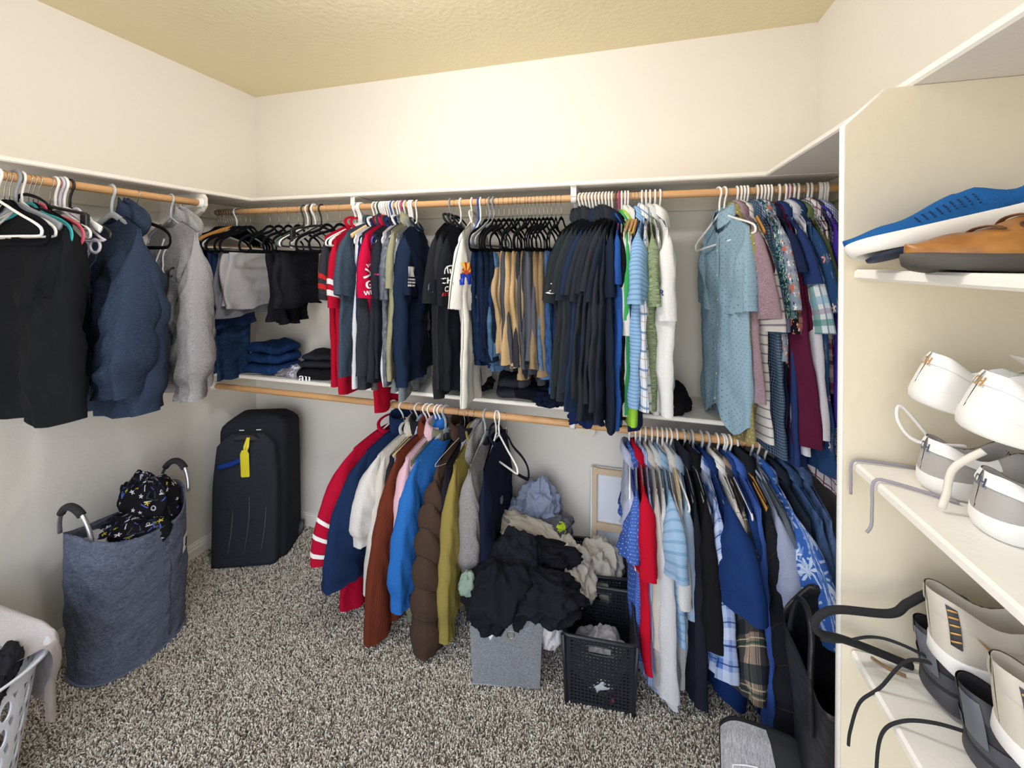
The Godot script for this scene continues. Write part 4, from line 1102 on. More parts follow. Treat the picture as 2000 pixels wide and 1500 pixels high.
func upper_right():
	hang(TOP_ROD, 0.356, 20, "plastic", "f3f2f0", "empty white plastic hanger in front of the diamond print shirt", "", -8.0)
	var a := on("U", 0.378, 12, "shirt", "@blue_diamond", "pale blue shirt with small diamond print, worn open", {"len": 0.80, "sl": 0.30, "t": 0.022, "ts": 0.035, "front": -1.0, "open": 0.02, "fold": 0.016, "kf": 4.0, "w": 0.2, "hem": 0.04, "dip": 0.09})
	# hook, turn, kind, cloth, what, length, sleeve, waist half width, how far its front edge is turned to the room
	var rows := [[0.424, 9, "shirt", "@olive_dot", "olive shirt with cream dots behind the diamond print shirt", 0.86, 0.2, 0.17, 0.02], [0.438, 11, "polo", "b59aa6:heather", "dusty mauve heather polo", 0.72, 0.33, 0.18, 0.03], [0.450, 11, "shirt", "4a3540", "dark plum shirt beside the mauve polo", 0.70, 0.2, 0.15, 0.02],
		[0.462, 13, "shirt", "@white_line", "white shirt with fine horizontal lines", 0.86, 0.36, 0.2, 0.05], [0.483, 12, "shirt", "@slate_plaid", "slate blue plaid shirt right of the lined white shirt", 0.66, 0.36, 0.16, 0.03], [0.497, 11, "long", "@navy_check", "navy micro check long sleeved shirt", 0.90, 0.4, 0.215, 0.06], [0.511, 12, "shirt", "@lavender_tile", "lavender tile print shirt", 0.56, 0.36, 0.15, 0.02],
		[0.523, 11, "shirt", "@teal_floral", "teal and white flower print shirt", 0.56, 0.32, 0.15, 0.02], [0.535, 11, "shirt", "@multi_print", "multicoloured print shirt behind the coral flowers", 0.56, 0.3, 0.15, 0.02], [0.547, 12, "shirt", "@coral_floral", "black shirt with coral flowers", 0.58, 0.37, 0.16, 0.03], [0.562, 9, "polo", "202a4c", "dark navy polo left of the maroon shirt", 0.80, 0.16, 0.12, 0.0],
		[0.575, 11, "long", "5c1f3c", "maroon long sleeved shirt with deep square hem", 0.83, 0.5, 0.23, 0.08], [0.597, 8, "polo", "2a3c70", "navy blue polo right of the maroon shirt", 0.92, 0.2, 0.16, 0.01], [0.610, 10, "shirt", "@madras", "pastel madras plaid shirt with pointed sleeve", 0.60, 0.36, 0.17, 0.06], [0.625, 8, "long", "d9d8e4", "pale lilac long sleeved shirt", 0.88, 0.86, 0.16, 0.01],
		[0.640, 9, "shirt", "@navy_floral", "navy shirt with sparse coral flowers", 0.93, 0.30, 0.215, 0.06], [0.657, 7, "long", "@maroon_plaid", "maroon and cream plaid flannel shirt", 0.78, 0.66, 0.19, 0.02], [0.671, 6, "polo", "6f7f52", "moss green polo deep in the row", 0.7, 0.2, 0.16, 0.01], [0.684, 7, "long", "@grey_check", "grey and white small check shirt", 0.74, 0.60, 0.2, 0.02],
		[0.698, 6, "long", "@windowpane", "white shirt with maroon windowpane check hanging lowest", 1.0, 0.62, 0.22, 0.06], [0.712, 5, "long", "@charcoal_check", "charcoal small check shirt", 0.72, 0.58, 0.19, 0.02], [0.718, 5, "long", "@gingham", "blue and white gingham shirt", 0.74, 0.56, 0.2, 0.03], [0.728, 4, "tee", "46329c", "violet tee beside the upright panel", 0.76, 0.30, 0.19, 0.02], [0.737, 3, "long", "@blue_mini_check", "pale blue mini check shirt, last on its rod", 0.86, 0.70, 0.2, 0.02]]
	var hooks := ["plastic", "plastic", "plastic", "plastic", "wood", "plastic", "plastic", "plastic", "plastic", "plastic", "velvet", "plastic", "plastic", "plastic", "plastic", "plastic", "velvet", "plastic", "plastic", "velvet", "plastic", "plastic", "plastic", "plastic"]
	for k in rows.size():
		var q: Array = rows[k]
		var long: bool = q[2] == "long"
		var hc: String = "f3f2f0" if hooks[k] == "plastic" else hooks[k]
		if k == 10: hc = "velvet"
		if k == 13: hc = "e8c9cf"
		on("U", q[0], lerpf(-1.0, -13.0, k / 23.0), q[2], q[3], q[4], {"len": q[5], "sl": q[6] if not long else q[6] * 0.85, "t": 0.019, "ts": 0.02, "fold": 0.012, "out": 0.05 if not long else 0.01, "slean": 0.02, "twist": 0.03 + q[8] * 0.5, "curl": q[8], "w": q[7], "sh": 0.2 if q[7] > 0.17 else 0.185, "cuff": 0.18 if not long else 0.11}, hooks[k], hc)

func corner_clothes():
	var nth := ["first", "second", "third", "fourth", "fifth", "sixth", "seventh", "eighth", "ninth", "tenth"]
	var xs := [-2.30, -2.283, -2.266, -2.25, -2.232, -2.214, -2.194, -2.174, -2.156, -2.138]
	for k in xs.size(): hang(TOP_ROD, xs[k], rng.randf_range(-4, 6), "velvet", "velvet", "%s black velvet hanger from the left end of the upper rod" % nth[k])
	hang(TOP_ROD, -2.182, 4, "wood", "wood", "amber wooden hanger between the black hangers in the corner")
	hang(TOP_ROD, -2.165, 4, "plastic", "f3f2f0", "white plastic hanger deep in the corner beside the amber hanger")
	trousers(TOP_ROD, -2.275, 0, "17181d", "black trousers hanging deepest in the corner on the upper rod", {"len": 0.62, "w": 0.11, "mid": 0.02})
	trousers(TOP_ROD, -2.235, 2, "1c2233", "dark navy trousers second in the corner on the upper rod", {"len": 0.55, "w": 0.12, "mid": 0.03})
	trousers(TOP_ROD, -2.20, 2, "1d2c44:denim", "dark denim jeans hanging long in the corner on the upper rod", {"len": 0.62, "w": 0.12, "mid": 0.03, "fold": 0.012})
	trousers(TOP_ROD, -2.165, 3, "2a4468:denim", "faded blue jeans with stacked hem in the corner on the upper rod", {"len": 0.72, "w": 0.12, "mid": 0.04, "fold": 0.012})
	trousers(TOP_ROD, -2.13, 3, "24365c", "navy trousers left of the pale grey shorts on the upper rod", {"len": 0.42, "w": 0.14, "mid": 0.05})
	var o := {"called": "shorts", "cat": "shorts"}
	o.merge({"len": 0.33, "w": 0.185, "flare": 0.02, "t": 0.018, "fold": 0.014})
	pants(-2.098, 8, "8b8f98", "dark grey shorts under the pale shorts", o.merged({"len": 0.36}, true))
	pants(-2.066, 9, "cdccd0", "pale grey shorts in the corner", o.merged({"len": 0.32, "hem": true}, true))
	hang(TOP_ROD, -1.926, 6, "velvet", "velvet", "empty black velvet hanger right of the pale grey shorts")
	hang(TOP_ROD, -1.866, 8, "velvet", "velvet", "second empty black velvet hanger right of the pale shorts")
	pants(-1.80, 12, "1b1c22", "black gym shorts with a long pointed hem", o.merged({"len": 0.40, "w": 0.16, "flare": -0.03, "t": 0.028, "fold": 0.022}, true))
	pants(-1.735, 10, "202128", "shiny black gym shorts right of the pointed pair", o.merged({"len": 0.30, "w": 0.165, "t": 0.03, "fold": 0.02}, true))
	hang(TOP_ROD, -1.70, 6, "plastic", "2a4038", "empty dark green plastic hanger above the black shorts")
	hang(TOP_ROD, -1.672, 5, "plastic", "f3f2f0", "empty white plastic hanger looped over the black shorts")
	hang(TOP_ROD, -1.65, 2, "plastic", "1f1f22", "empty black plastic hanger left of the broad white hanger")
	hang(TOP_ROD, -1.632, 4, "broad", "f3f2f0", "empty broad white hanger beside the black plastic hangers", "", 10.0)
	hang(TOP_ROD, -1.612, 0, "clip", "1f1f22", "black clip hanger right of the broad white hanger")
	hang(TOP_ROD, -1.585, -2, "plastic", "1f1f22", "empty black plastic hanger right of the clip hanger")
	hang(TOP_ROD, -1.545, -2, "velvet", "velvet", "empty black velvet hanger left of the red jerseys")
	hang(TOP_ROD, -1.465, -3, "velvet", "velvet", "empty black velvet hanger nearest the red jerseys")
	for k in 7: hang(TOP_ROD, -1.372 + 0.0082 * k + (0.012 if k > 0 else 0.0), -3, "plastic", "f3f2f0", "%s white hanger hooked beside the leftmost rod bracket" % nth[k]) if k < 3 else null
	hang(TOP_ROD, -1.052, -1, "plastic", "f3f2f0", "spare white hanger among the grey tees")

func left_rod():
	var spec := [[0.86, "plastic", "f3f2f0", "white plastic hanger at the frame edge of the left rod"], [0.876, "velvet", "velvet", "black velvet hanger second from the frame edge on the left rod"], [0.888, "velvet", "velvet", "black velvet hanger third from the frame edge on the left rod"], [0.902, "broad", "8c9098", "grey plastic hanger with curved ends on the left rod"], [0.918, "plastic", "f3f2f0", "white plastic hanger with a tall loop on the left rod"],
		[0.934, "velvet", "2fa3ad", "teal flocked hanger, its end beside the black tee"], [0.958, "velvet", "d0566a", "coral red flocked hanger on the left rod"], [0.99, "clip", "1f1f22", "black clip hanger on the left rod"], [1.004, "plastic", "f3f2f0", "first white hanger left of the wide white hanger"], [1.016, "rings", "c9c4d2", "lilac hanger with rings on the left rod"], [1.028, "broad", "f3f2f0", "wide white hanger with sloping arms on the left rod"], [1.045, "plastic", "1f1f22", "glossy black hanger end beside the navy hoodie"]]
	for k in spec.size():
		var q: Array = spec[k]
		hang(LEFT_ROD, q[0], 90 + rng.randf_range(-4, 5), q[1], q[2], q[3])
	hang(LEFT_ROD, 0.946, 90, "velvet", "velvet", "black velvet hanger inside the black tee on the left rod", "", 0.0, 0.86)
	garment("tee", LEFT_ROD, 0.946, 91, "1b1d20", "large black tee hanging nearest the camera on the left rod", {"len": 0.755, "sl": 0.24, "t": 0.05, "ts": 0.045, "fold": 0.03, "kf": 3.2, "w": 0.225, "front": 1.0, "out": 0.02, "ph": 1.2})
	hang(LEFT_ROD, 1.175, 86, "broad", "clear", "clear plastic hanger inside the navy hoodie on the left rod", "", 0.0, 0.85)
	var a := garment("hoodie", LEFT_ROD, 1.185, 82, "3c4a63:heather", "navy heather zip hoodie hanging on the left rod", {"len": 0.80, "sl": 0.64, "w": 0.26, "t": 0.075, "ts": 0.08, "fold": 0.026, "cuff": 0.185, "out": 0.10, "front": -1.0, "slean": -0.12, "ph": 0.6, "hole": 0.28})
	zip(a[0], a[1], -1.0, 0.14, 0.80, "20283a")
	cord(a[0], a[1], -1.0, -0.05, 0.16, 0.62, "7c8796")
	hang(LEFT_ROD, 1.264, 88, "velvet", "velvet", "empty black velvet hanger between the two hoodies")
	hang(LEFT_ROD, 1.40, 84, "plastic", "clear", "clear plastic hanger inside the pale grey hoodie on the left rod", "", 0.0, 0.85)
	a = garment("hoodie", LEFT_ROD, 1.405, 82, "bdbcc0:heather", "pale grey heather hoodie with hanging drawstrings on the left rod", {"len": 0.78, "sl": 0.74, "w": 0.24, "t": 0.06, "ts": 0.065, "fold": 0.018, "cuff": 0.16, "out": 0.07, "front": -1.0, "slean": -0.04, "hole": 0.24})
	cord(a[0], a[1], -1.0, 0.045, 0.1, 0.33, "d8d6d8")
	cord(a[0], a[1], -1.0, 0.0, 0.1, 0.27, "d8d6d8")
	lay_on(a[0], [a[1]], words("C", 0.065), -1.0, 0.11, -0.34, 0.0, "33363c", "chest_letter")

func zip(o: Node3D, s: Sheet, side: float, from: float, to: float, colour: String):
	var pts := PackedVector3Array()
	var y := NECK - from
	while y > NECK - to:
		var x := surface_x([s], side, 0.0, y)
		if x > -INF: pts.append(Vector3(side * (x + 0.001), y, 0.0))
		y -= 0.02
	if pts.size() < 3: return
	var b := Build.new(); b.tube(pts, 0.006, 0.002, Vector3(1, 0, 0), 6); part("zip", b.mesh(), plain(colour, 0.5), o)

func cord(o: Node3D, s: Sheet, side: float, z: float, from: float, to: float, colour: String):
	var pts := PackedVector3Array()
	var y := NECK - from
	while y > NECK - to:
		var x := surface_x([s], side, z, y)
		if x > -INF: pts.append(Vector3(side * (x + 0.005), y, z + 0.006 * sin(y * 30.0)))
		y -= 0.02
	if pts.size() < 3: return
	var b := Build.new(); b.tube(pts, 0.0035, 0.0035, Vector3(1, 0, 0), 6); part("drawstring", b.mesh(), plain(colour, 0.9), o)

func lower_left():
	var base := {"sl": 0.62, "t": 0.03, "ts": 0.035, "w": 0.23, "fold": 0.012, "out": 0.13, "kf": 4.0, "cuff": 0.11, "hole": 0.23}
	var a := on("D", -1.155, -25, "jersey", "b01030", "crimson football jersey with white sleeve bands", base.merged({"long": true, "sl": 0.46, "len": 0.80, "cuff": 0.16, "out": 0.17, "band": [[2, 1, "f0ecec"], [6, 1, "f0ecec"], [10, 1, "f0ecec"]]}, true))
	lay_on(a[0], [a[2]], shape([Vector2(-0.03, 0.002), Vector2(-0.018, -0.008), Vector2(0.035, 0.008), Vector2(-0.014, -0.001), Vector2(-0.026, 0.01)]), 1.0, 0.33, -0.40, 0.1, "f3eeee", "logo_print")
	a = on("D", -1.095, -28, "jacket", "1c2f52", "navy quilted jacket with wide rounded sleeve", base.merged({"sl": 0.54, "len": 0.66, "ts": 0.05, "t": 0.045, "cuff": 0.17, "out": 0.22, "w": 0.25, "hole": 0.28}, true))
	a = on("D", -1.04, -26, "sweat", "dcd9d6", "off white sweatshirt with pushed up sleeve", base.merged({"sl": 0.36, "len": 0.80, "cuff": 0.13, "out": 0.15, "ts": 0.05}, true), "wire", "d8d4cc")
	a = on("D", -1.01, -22, "shirt", "d8d2c8", "cream button shirt behind the off white sweatshirt", base.merged({"len": 0.84, "long": true, "out": 0.05}, true))
	a = on("D", -0.985, -22, "jacket", "26272d", "black wool jacket with open lapel", base.merged({"len": 0.62, "sl": 0.46, "out": 0.06}, true), "wood", "pale_wood")
	a = on("D", -0.965, -20, "long", "a9b6d8", "pale blue dress shirt left of the rust shirt", base.merged({"len": 0.5, "sl": 0.42, "out": 0.03, "cuff": 0.08}, true))
	a = on("D", -0.940, -21, "long", "6e3524:cord", "rust brown corduroy shirt jacket", base.merged({"len": 0.80, "sl": 0.76, "out": 0.13, "ts": 0.035, "cuff": 0.12}, true))
	a = on("D", -0.907, -15, "long", "e4bcc8", "pink shirt between the rust and blue tops", base.merged({"len": 0.5, "sl": 0.3, "out": 0.05}, true))
	a = on("D", -0.888, -17, "long", "7d7f6a", "sage green shirt left of the bright blue hoodie", base.merged({"len": 0.80, "sl": 0.68, "out": 0.04, "ts": 0.03}, true))
	a = on("D", -0.86, -17, "hoodie", "2d6dba", "bright blue hoodie", base.merged({"len": 0.66, "sl": 0.60, "out": 0.15, "ts": 0.045, "hood": 0.8}, true), "broad", "clear")
	a = on("D", -0.785, -7, "puffer", "4a3a30", "dark brown quilted puffer jacket with sleeve reaching the carpet", base.merged({"len": 0.74, "sl": 0.74, "out": 0.17, "ts": 0.055, "t": 0.05, "cuff": 0.15, "hole": 0.26, "cr": 0.4}, true), "velvet", "velvet")
	hang(LOW_ROD, -0.752, -10, "wire", "d8d4cc", "bent thin wire hanger dangling in front of the puffer jacket", "", -14.0)
	a = on("D", -0.735, -8, "jacket", "23222a", "black jacket hidden behind the mustard sweatshirt", base.merged({"len": 0.6, "sl": 0.5, "out": 0.02}, true), "velvet", "velvet")
	a = on("D", -0.705, -6, "sweat", "948547", "mustard olive sweatshirt", base.merged({"len": 0.72, "sl": 0.70, "out": 0.10, "ts": 0.036}, true), "velvet", "velvet")
	a = on("D", -0.655, -2, "hoodie", "a9a5a4:heather", "pale grey zip hoodie with large slumped hood", base.merged({"len": 0.66, "sl": 0.48, "out": 0.06, "ts": 0.05, "t": 0.05, "hood": 1.15}, true), "broad", "clear")
	a = on("D", -0.60, 2, "sweat", "1c2136", "dark navy sweatshirt at the right end of the coats", base.merged({"len": 0.72, "sl": 0.6, "out": -0.02, "ts": 0.03}, true), "plastic", "f3f2f0")
	hang(LOW_ROD, -0.59, 38, "plastic", "f3f2f0", "white plastic hanger tilted beside the grey hoodie", "", -12.0)
	hang(LOW_ROD, -0.555, 40, "velvet", "velvet", "empty black velvet hanger right of the grey hoodie", "", -14.0)

func lower_right():
	var base := {"sl": 0.26, "t": 0.024, "ts": 0.026, "fold": 0.014, "out": 0.05, "twist": 0.025, "curl": 0.03}
	var a := on("D", 0.008, 2, "shirt", "c3cbe4", "pale lilac blue shirt slipping off its hanger", base.merged({"len": 0.3, "sl": 0.16, "sh": 0.16, "w": 0.14}, true))
	a = on("D", 0.034, 2, "polo", "@blue_dot", "blue polo with white polka dots and red trim", base.merged({"len": 0.72, "sl": 0.24, "slean": -0.05, "ts": 0.035}, true))
	a = on("D", 0.052, 6, "polo", "c4142f", "red polo with white script on its sleeve", base.merged({"len": 0.74, "sl": 0.30, "ts": 0.035, "cuff": 0.2}, true))
	lay_on(a[0], [a[2]], words("Arizona", 0.045, true, "Droid Serif"), -1.0, 0.16, -0.45, -0.5, "f2eef0", "script_print")
	on("D", 0.075, 5, "long", "@dress_stripe", "blue and white striped dress shirt", base.merged({"len": 0.84, "sl": 0.72, "out": 0.03}, true))
	on("D", 0.10, 6, "long", "d5cdc4", "beige long sleeved shirt with rolled collar", base.merged({"len": 0.72, "sl": 0.56, "out": 0.02}, true))
	on("D", 0.122, 7, "long", "d8d9dc", "pale grey long sleeved shirt reaching the carpet", base.merged({"len": 0.84, "sl": 0.72, "out": 0.04}, true))
	on("D", 0.142, 8, "polo", "@blue_wide_stripe", "light blue striped polo with broad sleeve", base.merged({"len": 0.60, "sl": 0.26, "ts": 0.035, "cuff": 0.22, "twist": 0.03, "out": 0.09}, true))
	a = on("D", 0.160, 9, "polo", "e9e8e6", "white polo with a round team badge on its sleeve", base.merged({"len": 0.80, "sl": 0.36, "ts": 0.03, "cuff": 0.2, "twist": 0.03, "out": 0.08}, true))
	lay_on(a[0], [a[2]], rect(0, 0, 0.075, 0.075, 4, 4), -1.0, 0.165, -0.47, 0.15, "2c3f84", "badge")
	for q: Array in [[0.034, "c02a3c"], [0.027, "eef0f2"], [0.021, "c02a3c"], [0.013, "e6e6ea"], [0.007, "2c3f84"]]:
		var disc := PackedVector2Array()
		for k in 20: disc.append_array([Vector2.ZERO, Vector2.from_angle(TAU * k / 20.0) * q[0], Vector2.from_angle(TAU * (k + 1) / 20.0) * q[0]])
		lay_on(a[0], [a[2]], disc, -1.0, 0.165, -0.47, 0.15, q[1], "badge_ring", 0.0034 + (0.04 - q[0]) * 0.04)
	on("D", 0.18, 10, "long", "ddd8d2", "cream shirt beside the wooden hanger arm", base.merged({"len": 0.80, "sl": 0.64, "out": 0.02}, true), "wood", "pale_wood")
	on("D", 0.20, 10, "polo", "a4bad4", "powder blue polo left of the dark suit jacket", base.merged({"len": 0.66, "sl": 0.42, "cuff": 0.15}, true))
	on("D", 0.228, 12, "jacket", "252833", "charcoal suit jacket hanging long to the carpet", base.merged({"len": 0.84, "sl": 0.74, "out": 0.08, "t": 0.03}, true), "broad", "clear")
	on("D", 0.26, 12, "jacket", "1c1c20", "black jacket in the shadow right of the charcoal jacket", base.merged({"len": 0.66, "sl": 0.5}, true), "broad", "clear")
	on("D", 0.295, 14, "long", "@blue_plaid", "blue and white plaid flannel shirt", base.merged({"len": 0.66, "sl": 0.58, "out": 0.07}, true), "broad", "clear")
	a = on("D", 0.32, 20, "polo", "1f3a72", "royal navy polo with small chest emblem", base.merged({"len": 0.80, "sl": 0.30, "ts": 0.045, "t": 0.04, "cuff": 0.26, "out": 0.17, "twist": 0.04}, true), "broad", "clear")
	lay_on(a[0], [a[1], a[2]], shape([Vector2(-0.008, -0.045), Vector2(0.004, -0.02), Vector2(0.014, -0.016), Vector2(0.006, 0.0), Vector2(0.012, 0.02), Vector2(0.002, 0.042), Vector2(-0.006, 0.01), Vector2(-0.014, 0.0)]), -1.0, 0.08, -0.24, 0.1, "e2c9a4", "chest_emblem")
	on("D", 0.355, 15, "polo", "@cream_stripe", "cream polo with thin grey stripes", base.merged({"len": 0.6, "sl": 0.28}, true))
	on("D", 0.378, 17, "long", "@brown_flannel", "brown and black plaid flannel shirt", base.merged({"len": 0.70, "sl": 0.62, "out": 0.09, "ts": 0.035}, true))
	on("D", 0.402, 18, "polo", "24407c", "dark blue polo behind the brown flannel", base.merged({"len": 0.74, "sl": 0.3}, true))
	on("D", 0.425, 19, "long", "4464b4", "cornflower blue long sleeved shirt", base.merged({"len": 0.82, "sl": 0.70, "out": 0.04, "ts": 0.024, "w": 0.17, "twist": 0.0}, true))
	on("D", 0.452, 20, "jacket", "23252c", "black quilted jacket beside the light wooden hanger", base.merged({"len": 0.82, "sl": 0.70, "out": 0.08, "quilt": 0.008, "rows": 50}, true), "wood", "wood")
	on("D", 0.478, 21, "tee", "a9b3d2", "pale periwinkle tee", base.merged({"len": 0.62, "sl": 0.36, "out": 0.12, "ts": 0.035}, true))
	on("D", 0.502, 21, "tee", "78828e:heather", "grey heather tee left of the palm print shirt", base.merged({"len": 0.66, "sl": 0.34, "out": 0.08}, true))
	on("D", 0.53, 23, "shirt", "@hawaiian", "blue shirt with pale palm and flower print", base.merged({"len": 0.70, "sl": 0.32, "out": 0.17, "ts": 0.045, "t": 0.035, "cuff": 0.24, "twist": 0.05}, true))
	on("D", 0.575, 22, "long", "2e3644", "dark slate shirt under a black hanger arm", base.merged({"len": 0.7, "sl": 0.6}, true), "velvet", "velvet")
	on("D", 0.61, 22, "long", "5878ac:denim", "faded denim shirt near the right end of the lower rod", base.merged({"len": 0.7, "sl": 0.62, "out": 0.06}, true), "velvet", "velvet")
	on("D", 0.65, 18, "long", "6f8cc0:denim", "light chambray shirt deepest at the right end", base.merged({"len": 0.7, "sl": 0.62}, true), "velvet", "velvet")
	for q: Array in [[0.175, "plastic", "f3f2f0", "upright white hanger arm beside the pale wooden hanger"], [0.385, "plastic", "f3f2f0", "white plastic hanger left of the brown flannel shirt"], [0.245, "plastic", "8c9098", "grey plastic hanger beside the charcoal suit jacket"]]:
		hang(LOW_ROD, q[0], 14, q[1], q[2], q[3])

# ---------------------------------------------------------------- shoes (own axes: x from heel to toe, y up, z across)
func sole_half(t: float, o: Dictionary) -> float:
	var heel: float = o.get("heel_w", 0.037); var ball: float = o.get("ball_w", 0.049)
	if t < 0.1: return heel * sqrt(maxf(0.0, 1.0 - pow((0.1 - t) / 0.1, 2.0)))
	if t < 0.68: return lerpf(heel, ball, smoothstep(0.25, 0.68, t)) - 0.003 * sin(PI * clampf((t - 0.15) / 0.5, 0, 1))
	return ball * pow(maxf(0.0, 1.0 - pow((t - 0.68) / 0.32, o.get("toe", 2.2))), 0.5)

func shoe_top(t: float, o: Dictionary) -> float:
	var hb: float = o.get("back", 0.088); var dip: float = o.get("dip", 0.066); var tongue: float = o.get("tongue", 0.092); var vamp: float = o.get("vamp", 0.05)
	if t < 0.24: return lerpf(hb, dip, smoothstep(0.02, 0.24, t))
	if t < 0.42: return lerpf(dip, tongue, smoothstep(0.24, 0.42, t))
	if t < 0.8: return lerpf(tongue, vamp, smoothstep(0.42, 0.8, t))
	return lerpf(vamp, o.get("toe_h", 0.034), smoothstep(0.8, 1.0, t))

func shoe_point(t: float, q: float, o: Dictionary, off := 0.0) -> Vector3:
	var l: float = o.get("len", 0.29); var h: float = o.get("sole", 0.03)
	var w := sole_half(t, o) * 0.96 + off
	var top := shoe_top(t, o) + (0.03 if h > 0.035 else 0.0)
	var spring: float = o.get("spring", 0.012) * pow(maxf(0.0, (t - 0.6) / 0.4), 2.0)
	var s := signf(q); var k := 1.0 - absf(q)
	var rim := w * 0.66
	var kk := clampf(k / 0.62, 0.0, 1.0)
	var wall := Vector2(lerpf(w, rim, pow(kk, 1.7)) + 0.004 * sin(PI * kk), lerpf(h - 0.004, top, sin(kk * PI * 0.5) * 0.5 + kk * 0.5))
	if k > 0.62:
		var d := (k - 0.62) / 0.38
		wall = Vector2(rim * (1.0 - d), top - (top - h - 0.004) * smoothstep(0.0, 0.65, d))
	var a := absf(q) * PI * 0.5
	var dome := Vector2(w * pow(sin(a), 0.8), lerpf(h - 0.004, top + off, pow(maxf(cos(a), 0.0), 0.75)))
	var m := wall.lerp(dome, smoothstep(0.36, 0.46, t))
	var lean: float = o.get("lean", 0.02) * (m.y - h) / 0.06 * maxf(0.0, 1.0 - t * 4.0)
	return Vector3(t * l + lean - off * maxf(0.0, 1.0 - t * 10.0), m.y + spring, m.x * s)

func shoe_patch(o: Dictionary, t0: float, t1: float, q0: float, q1: float, off: float, nt := 22, nq := 40, both := false) -> ArrayMesh:
	var b := Build.new()
	for side: int in ([1, -1] if both else [1]):
		var p := PackedVector3Array(); var uv := PackedVector2Array()
		for j in nt + 1:
			var s := float(j) / nt
			var t := lerpf(t0, t1, 0.5 - 0.5 * cos(PI * s) if t1 - t0 > 0.6 else s * s if t0 < 0.001 else s)
			for i in nq + 1:
				p.append(shoe_point(t, side * lerpf(q0, q1, float(i) / nq), o, off)); uv.append(Vector2(t * 0.29, float(i) / nq * 0.2))
		b.grid(p, uv, nq + 1)
	return b.mesh(true)

func sole_mesh(o: Dictionary, rows: Array, tread := 0.0) -> ArrayMesh:
	var b := Build.new(); var p := PackedVector3Array(); var uv := PackedVector2Array()
	var n := 34; var l: float = o.get("len", 0.29)
	for r: Array in rows:                                     # [scale, height]
		for i in 2 * n + 1:
			var s := float(i) / n
			var side := 1.0 if s <= 1.0 else -1.0
			var t := 0.5 - 0.5 * cos(PI * (s if s <= 1.0 else 2.0 - s))
			var z: float = sole_half(t, o) * r[0] * side
			var lift: float = o.get("spring", 0.012) * pow(maxf(0.0, (t - 0.6) / 0.4), 2.0) + (o.get("heel_lift", 0.0) * pow(maxf(0.0, (0.25 - t) / 0.25), 2.0) if r[1] < 0.012 else 0.0)
			var x: float = l * (0.5 + (t - 0.5) * (1.0 + (r[0] - 1.0) * 0.35))
			p.append(Vector3(x, r[1] + lift + (tread * sin(t * 90.0) if r[1] < 0.001 else 0.0), z)); uv.append(Vector2(s * 0.3, r[1]))
	b.grid(p, uv, 2 * n + 1)
	return b.mesh(true)

func shoe_root(label: String, at: Vector3, basis: Basis, called := "shoe", group := "") -> Node3D:
	var t := thing(called, label, "shoe", at, 0.0, group)
	t.basis = basis
	return t

func heel_letters(o: Dictionary, t: Node3D, text: String, y: float, h: float, colour: String):
	var b := Build.new(); var q := words(text, h)
	for k in range(0, q.size(), 3):
		var v := []
		for m in 3:
			var z: float = q[k + m].x; var yy: float = y + q[k + m].y
			var w := sole_half(0.1, o) * 0.96
			var tt := 0.1 * (1.0 - sqrt(maxf(0.0, 1.0 - pow(clampf(z / w, -0.98, 0.98), 2.0))))
			var kk: float = (yy - o.get("sole", 0.03)) / 0.06
			v.append(Vector3(tt * o.get("len", 0.29) + o.get("lean", 0.02) * kk - 0.0035, yy, z))
		b.tri(v[0], v[1], v[2])
	part("heel_print", b.mesh(), plain(colour, 0.4, 0.3), t)

func laces(o: Dictionary, t: Node3D, colour: String, n: int):
	for k in n:
		var tt := lerpf(0.46, 0.70, float(k) / maxf(1, n - 1)); var pts := PackedVector3Array()
		for i in 9: pts.append(shoe_point(tt + 0.008 * sin(PI * i / 8.0), lerpf(-0.42, 0.42, i / 8.0), o, 0.004))
		var b := Build.new(); b.tube(pts, 0.004, 0.0016, Vector3(0, 1, 0), 6); part("lace", b.mesh(), plain(colour, 0.9), t)

func sneaker(label: String, at: Vector3, basis: Basis, c: Dictionary, o := {}) -> Node3D:
	var t := shoe_root(label, at, basis, "sneaker")
	var h: float = o.get("sole", 0.03)
	part("sole", sole_mesh(o, [[0.0, 0.0], [0.9, 0.0], [0.99, 0.004], [1.04, h * 0.45], [1.02, h * 0.9], [0.97, h], [0.5, h + 0.001]]), look(c["sole"]) if c.has("sole_tex") else plain(c["sole"], 0.6), t)
	part("upper", shoe_patch(o, 0.0, 1.0, -1.0, 1.0, 0.0, 40, 56), look(c["upper"]) if ":" in c["upper"] else plain(c["upper"], 0.7), t)
	part("lining", shoe_patch(o, 0.03, 0.42, -0.37, 0.37, 0.0012, 16, 20), plain(c.get("lining", "33343a"), 0.9), t)
	part("heel_tab", shoe_patch(o, 0.0, 0.30, 0.38, c.get("tab_q", 0.64), 0.0022, 14, 10, true), plain(c["tab"], 0.6), t)
	if c.has("trim"): part("heel_stripe", shoe_patch(o, 0.0, 0.5, 0.80, 0.93, 0.0016, 18, 6, true), plain(c["trim"], 0.6), t)
	laces(o, t, c.get("lace", "eceae8"), 5)
	var b := Build.new()
	b.tube(PackedVector3Array([shoe_point(0.52, 0.0, o, 0.006), shoe_point(0.46, 0.0, o, 0.012), shoe_point(0.43, 0.0, o, 0.016) + Vector3(-0.012, 0.02, 0)]), 0.003, 0.026, Vector3(0, 0, 1), 8)
	part("tongue", b.mesh(), plain(c["tab"], 0.7), t)
	return t

func shoelace(pts: Array, colour: String, label: String, r := 0.0028, called := "shoelace", cat := "shoelace"):
	var b := Build.new(); b.tube(smooth_path(pts, false, 0.008), r, r * 0.8, Vector3(0.2, 0.1, 1), 8)
	single(called, b.mesh(), plain(colour, 0.9), label, cat)

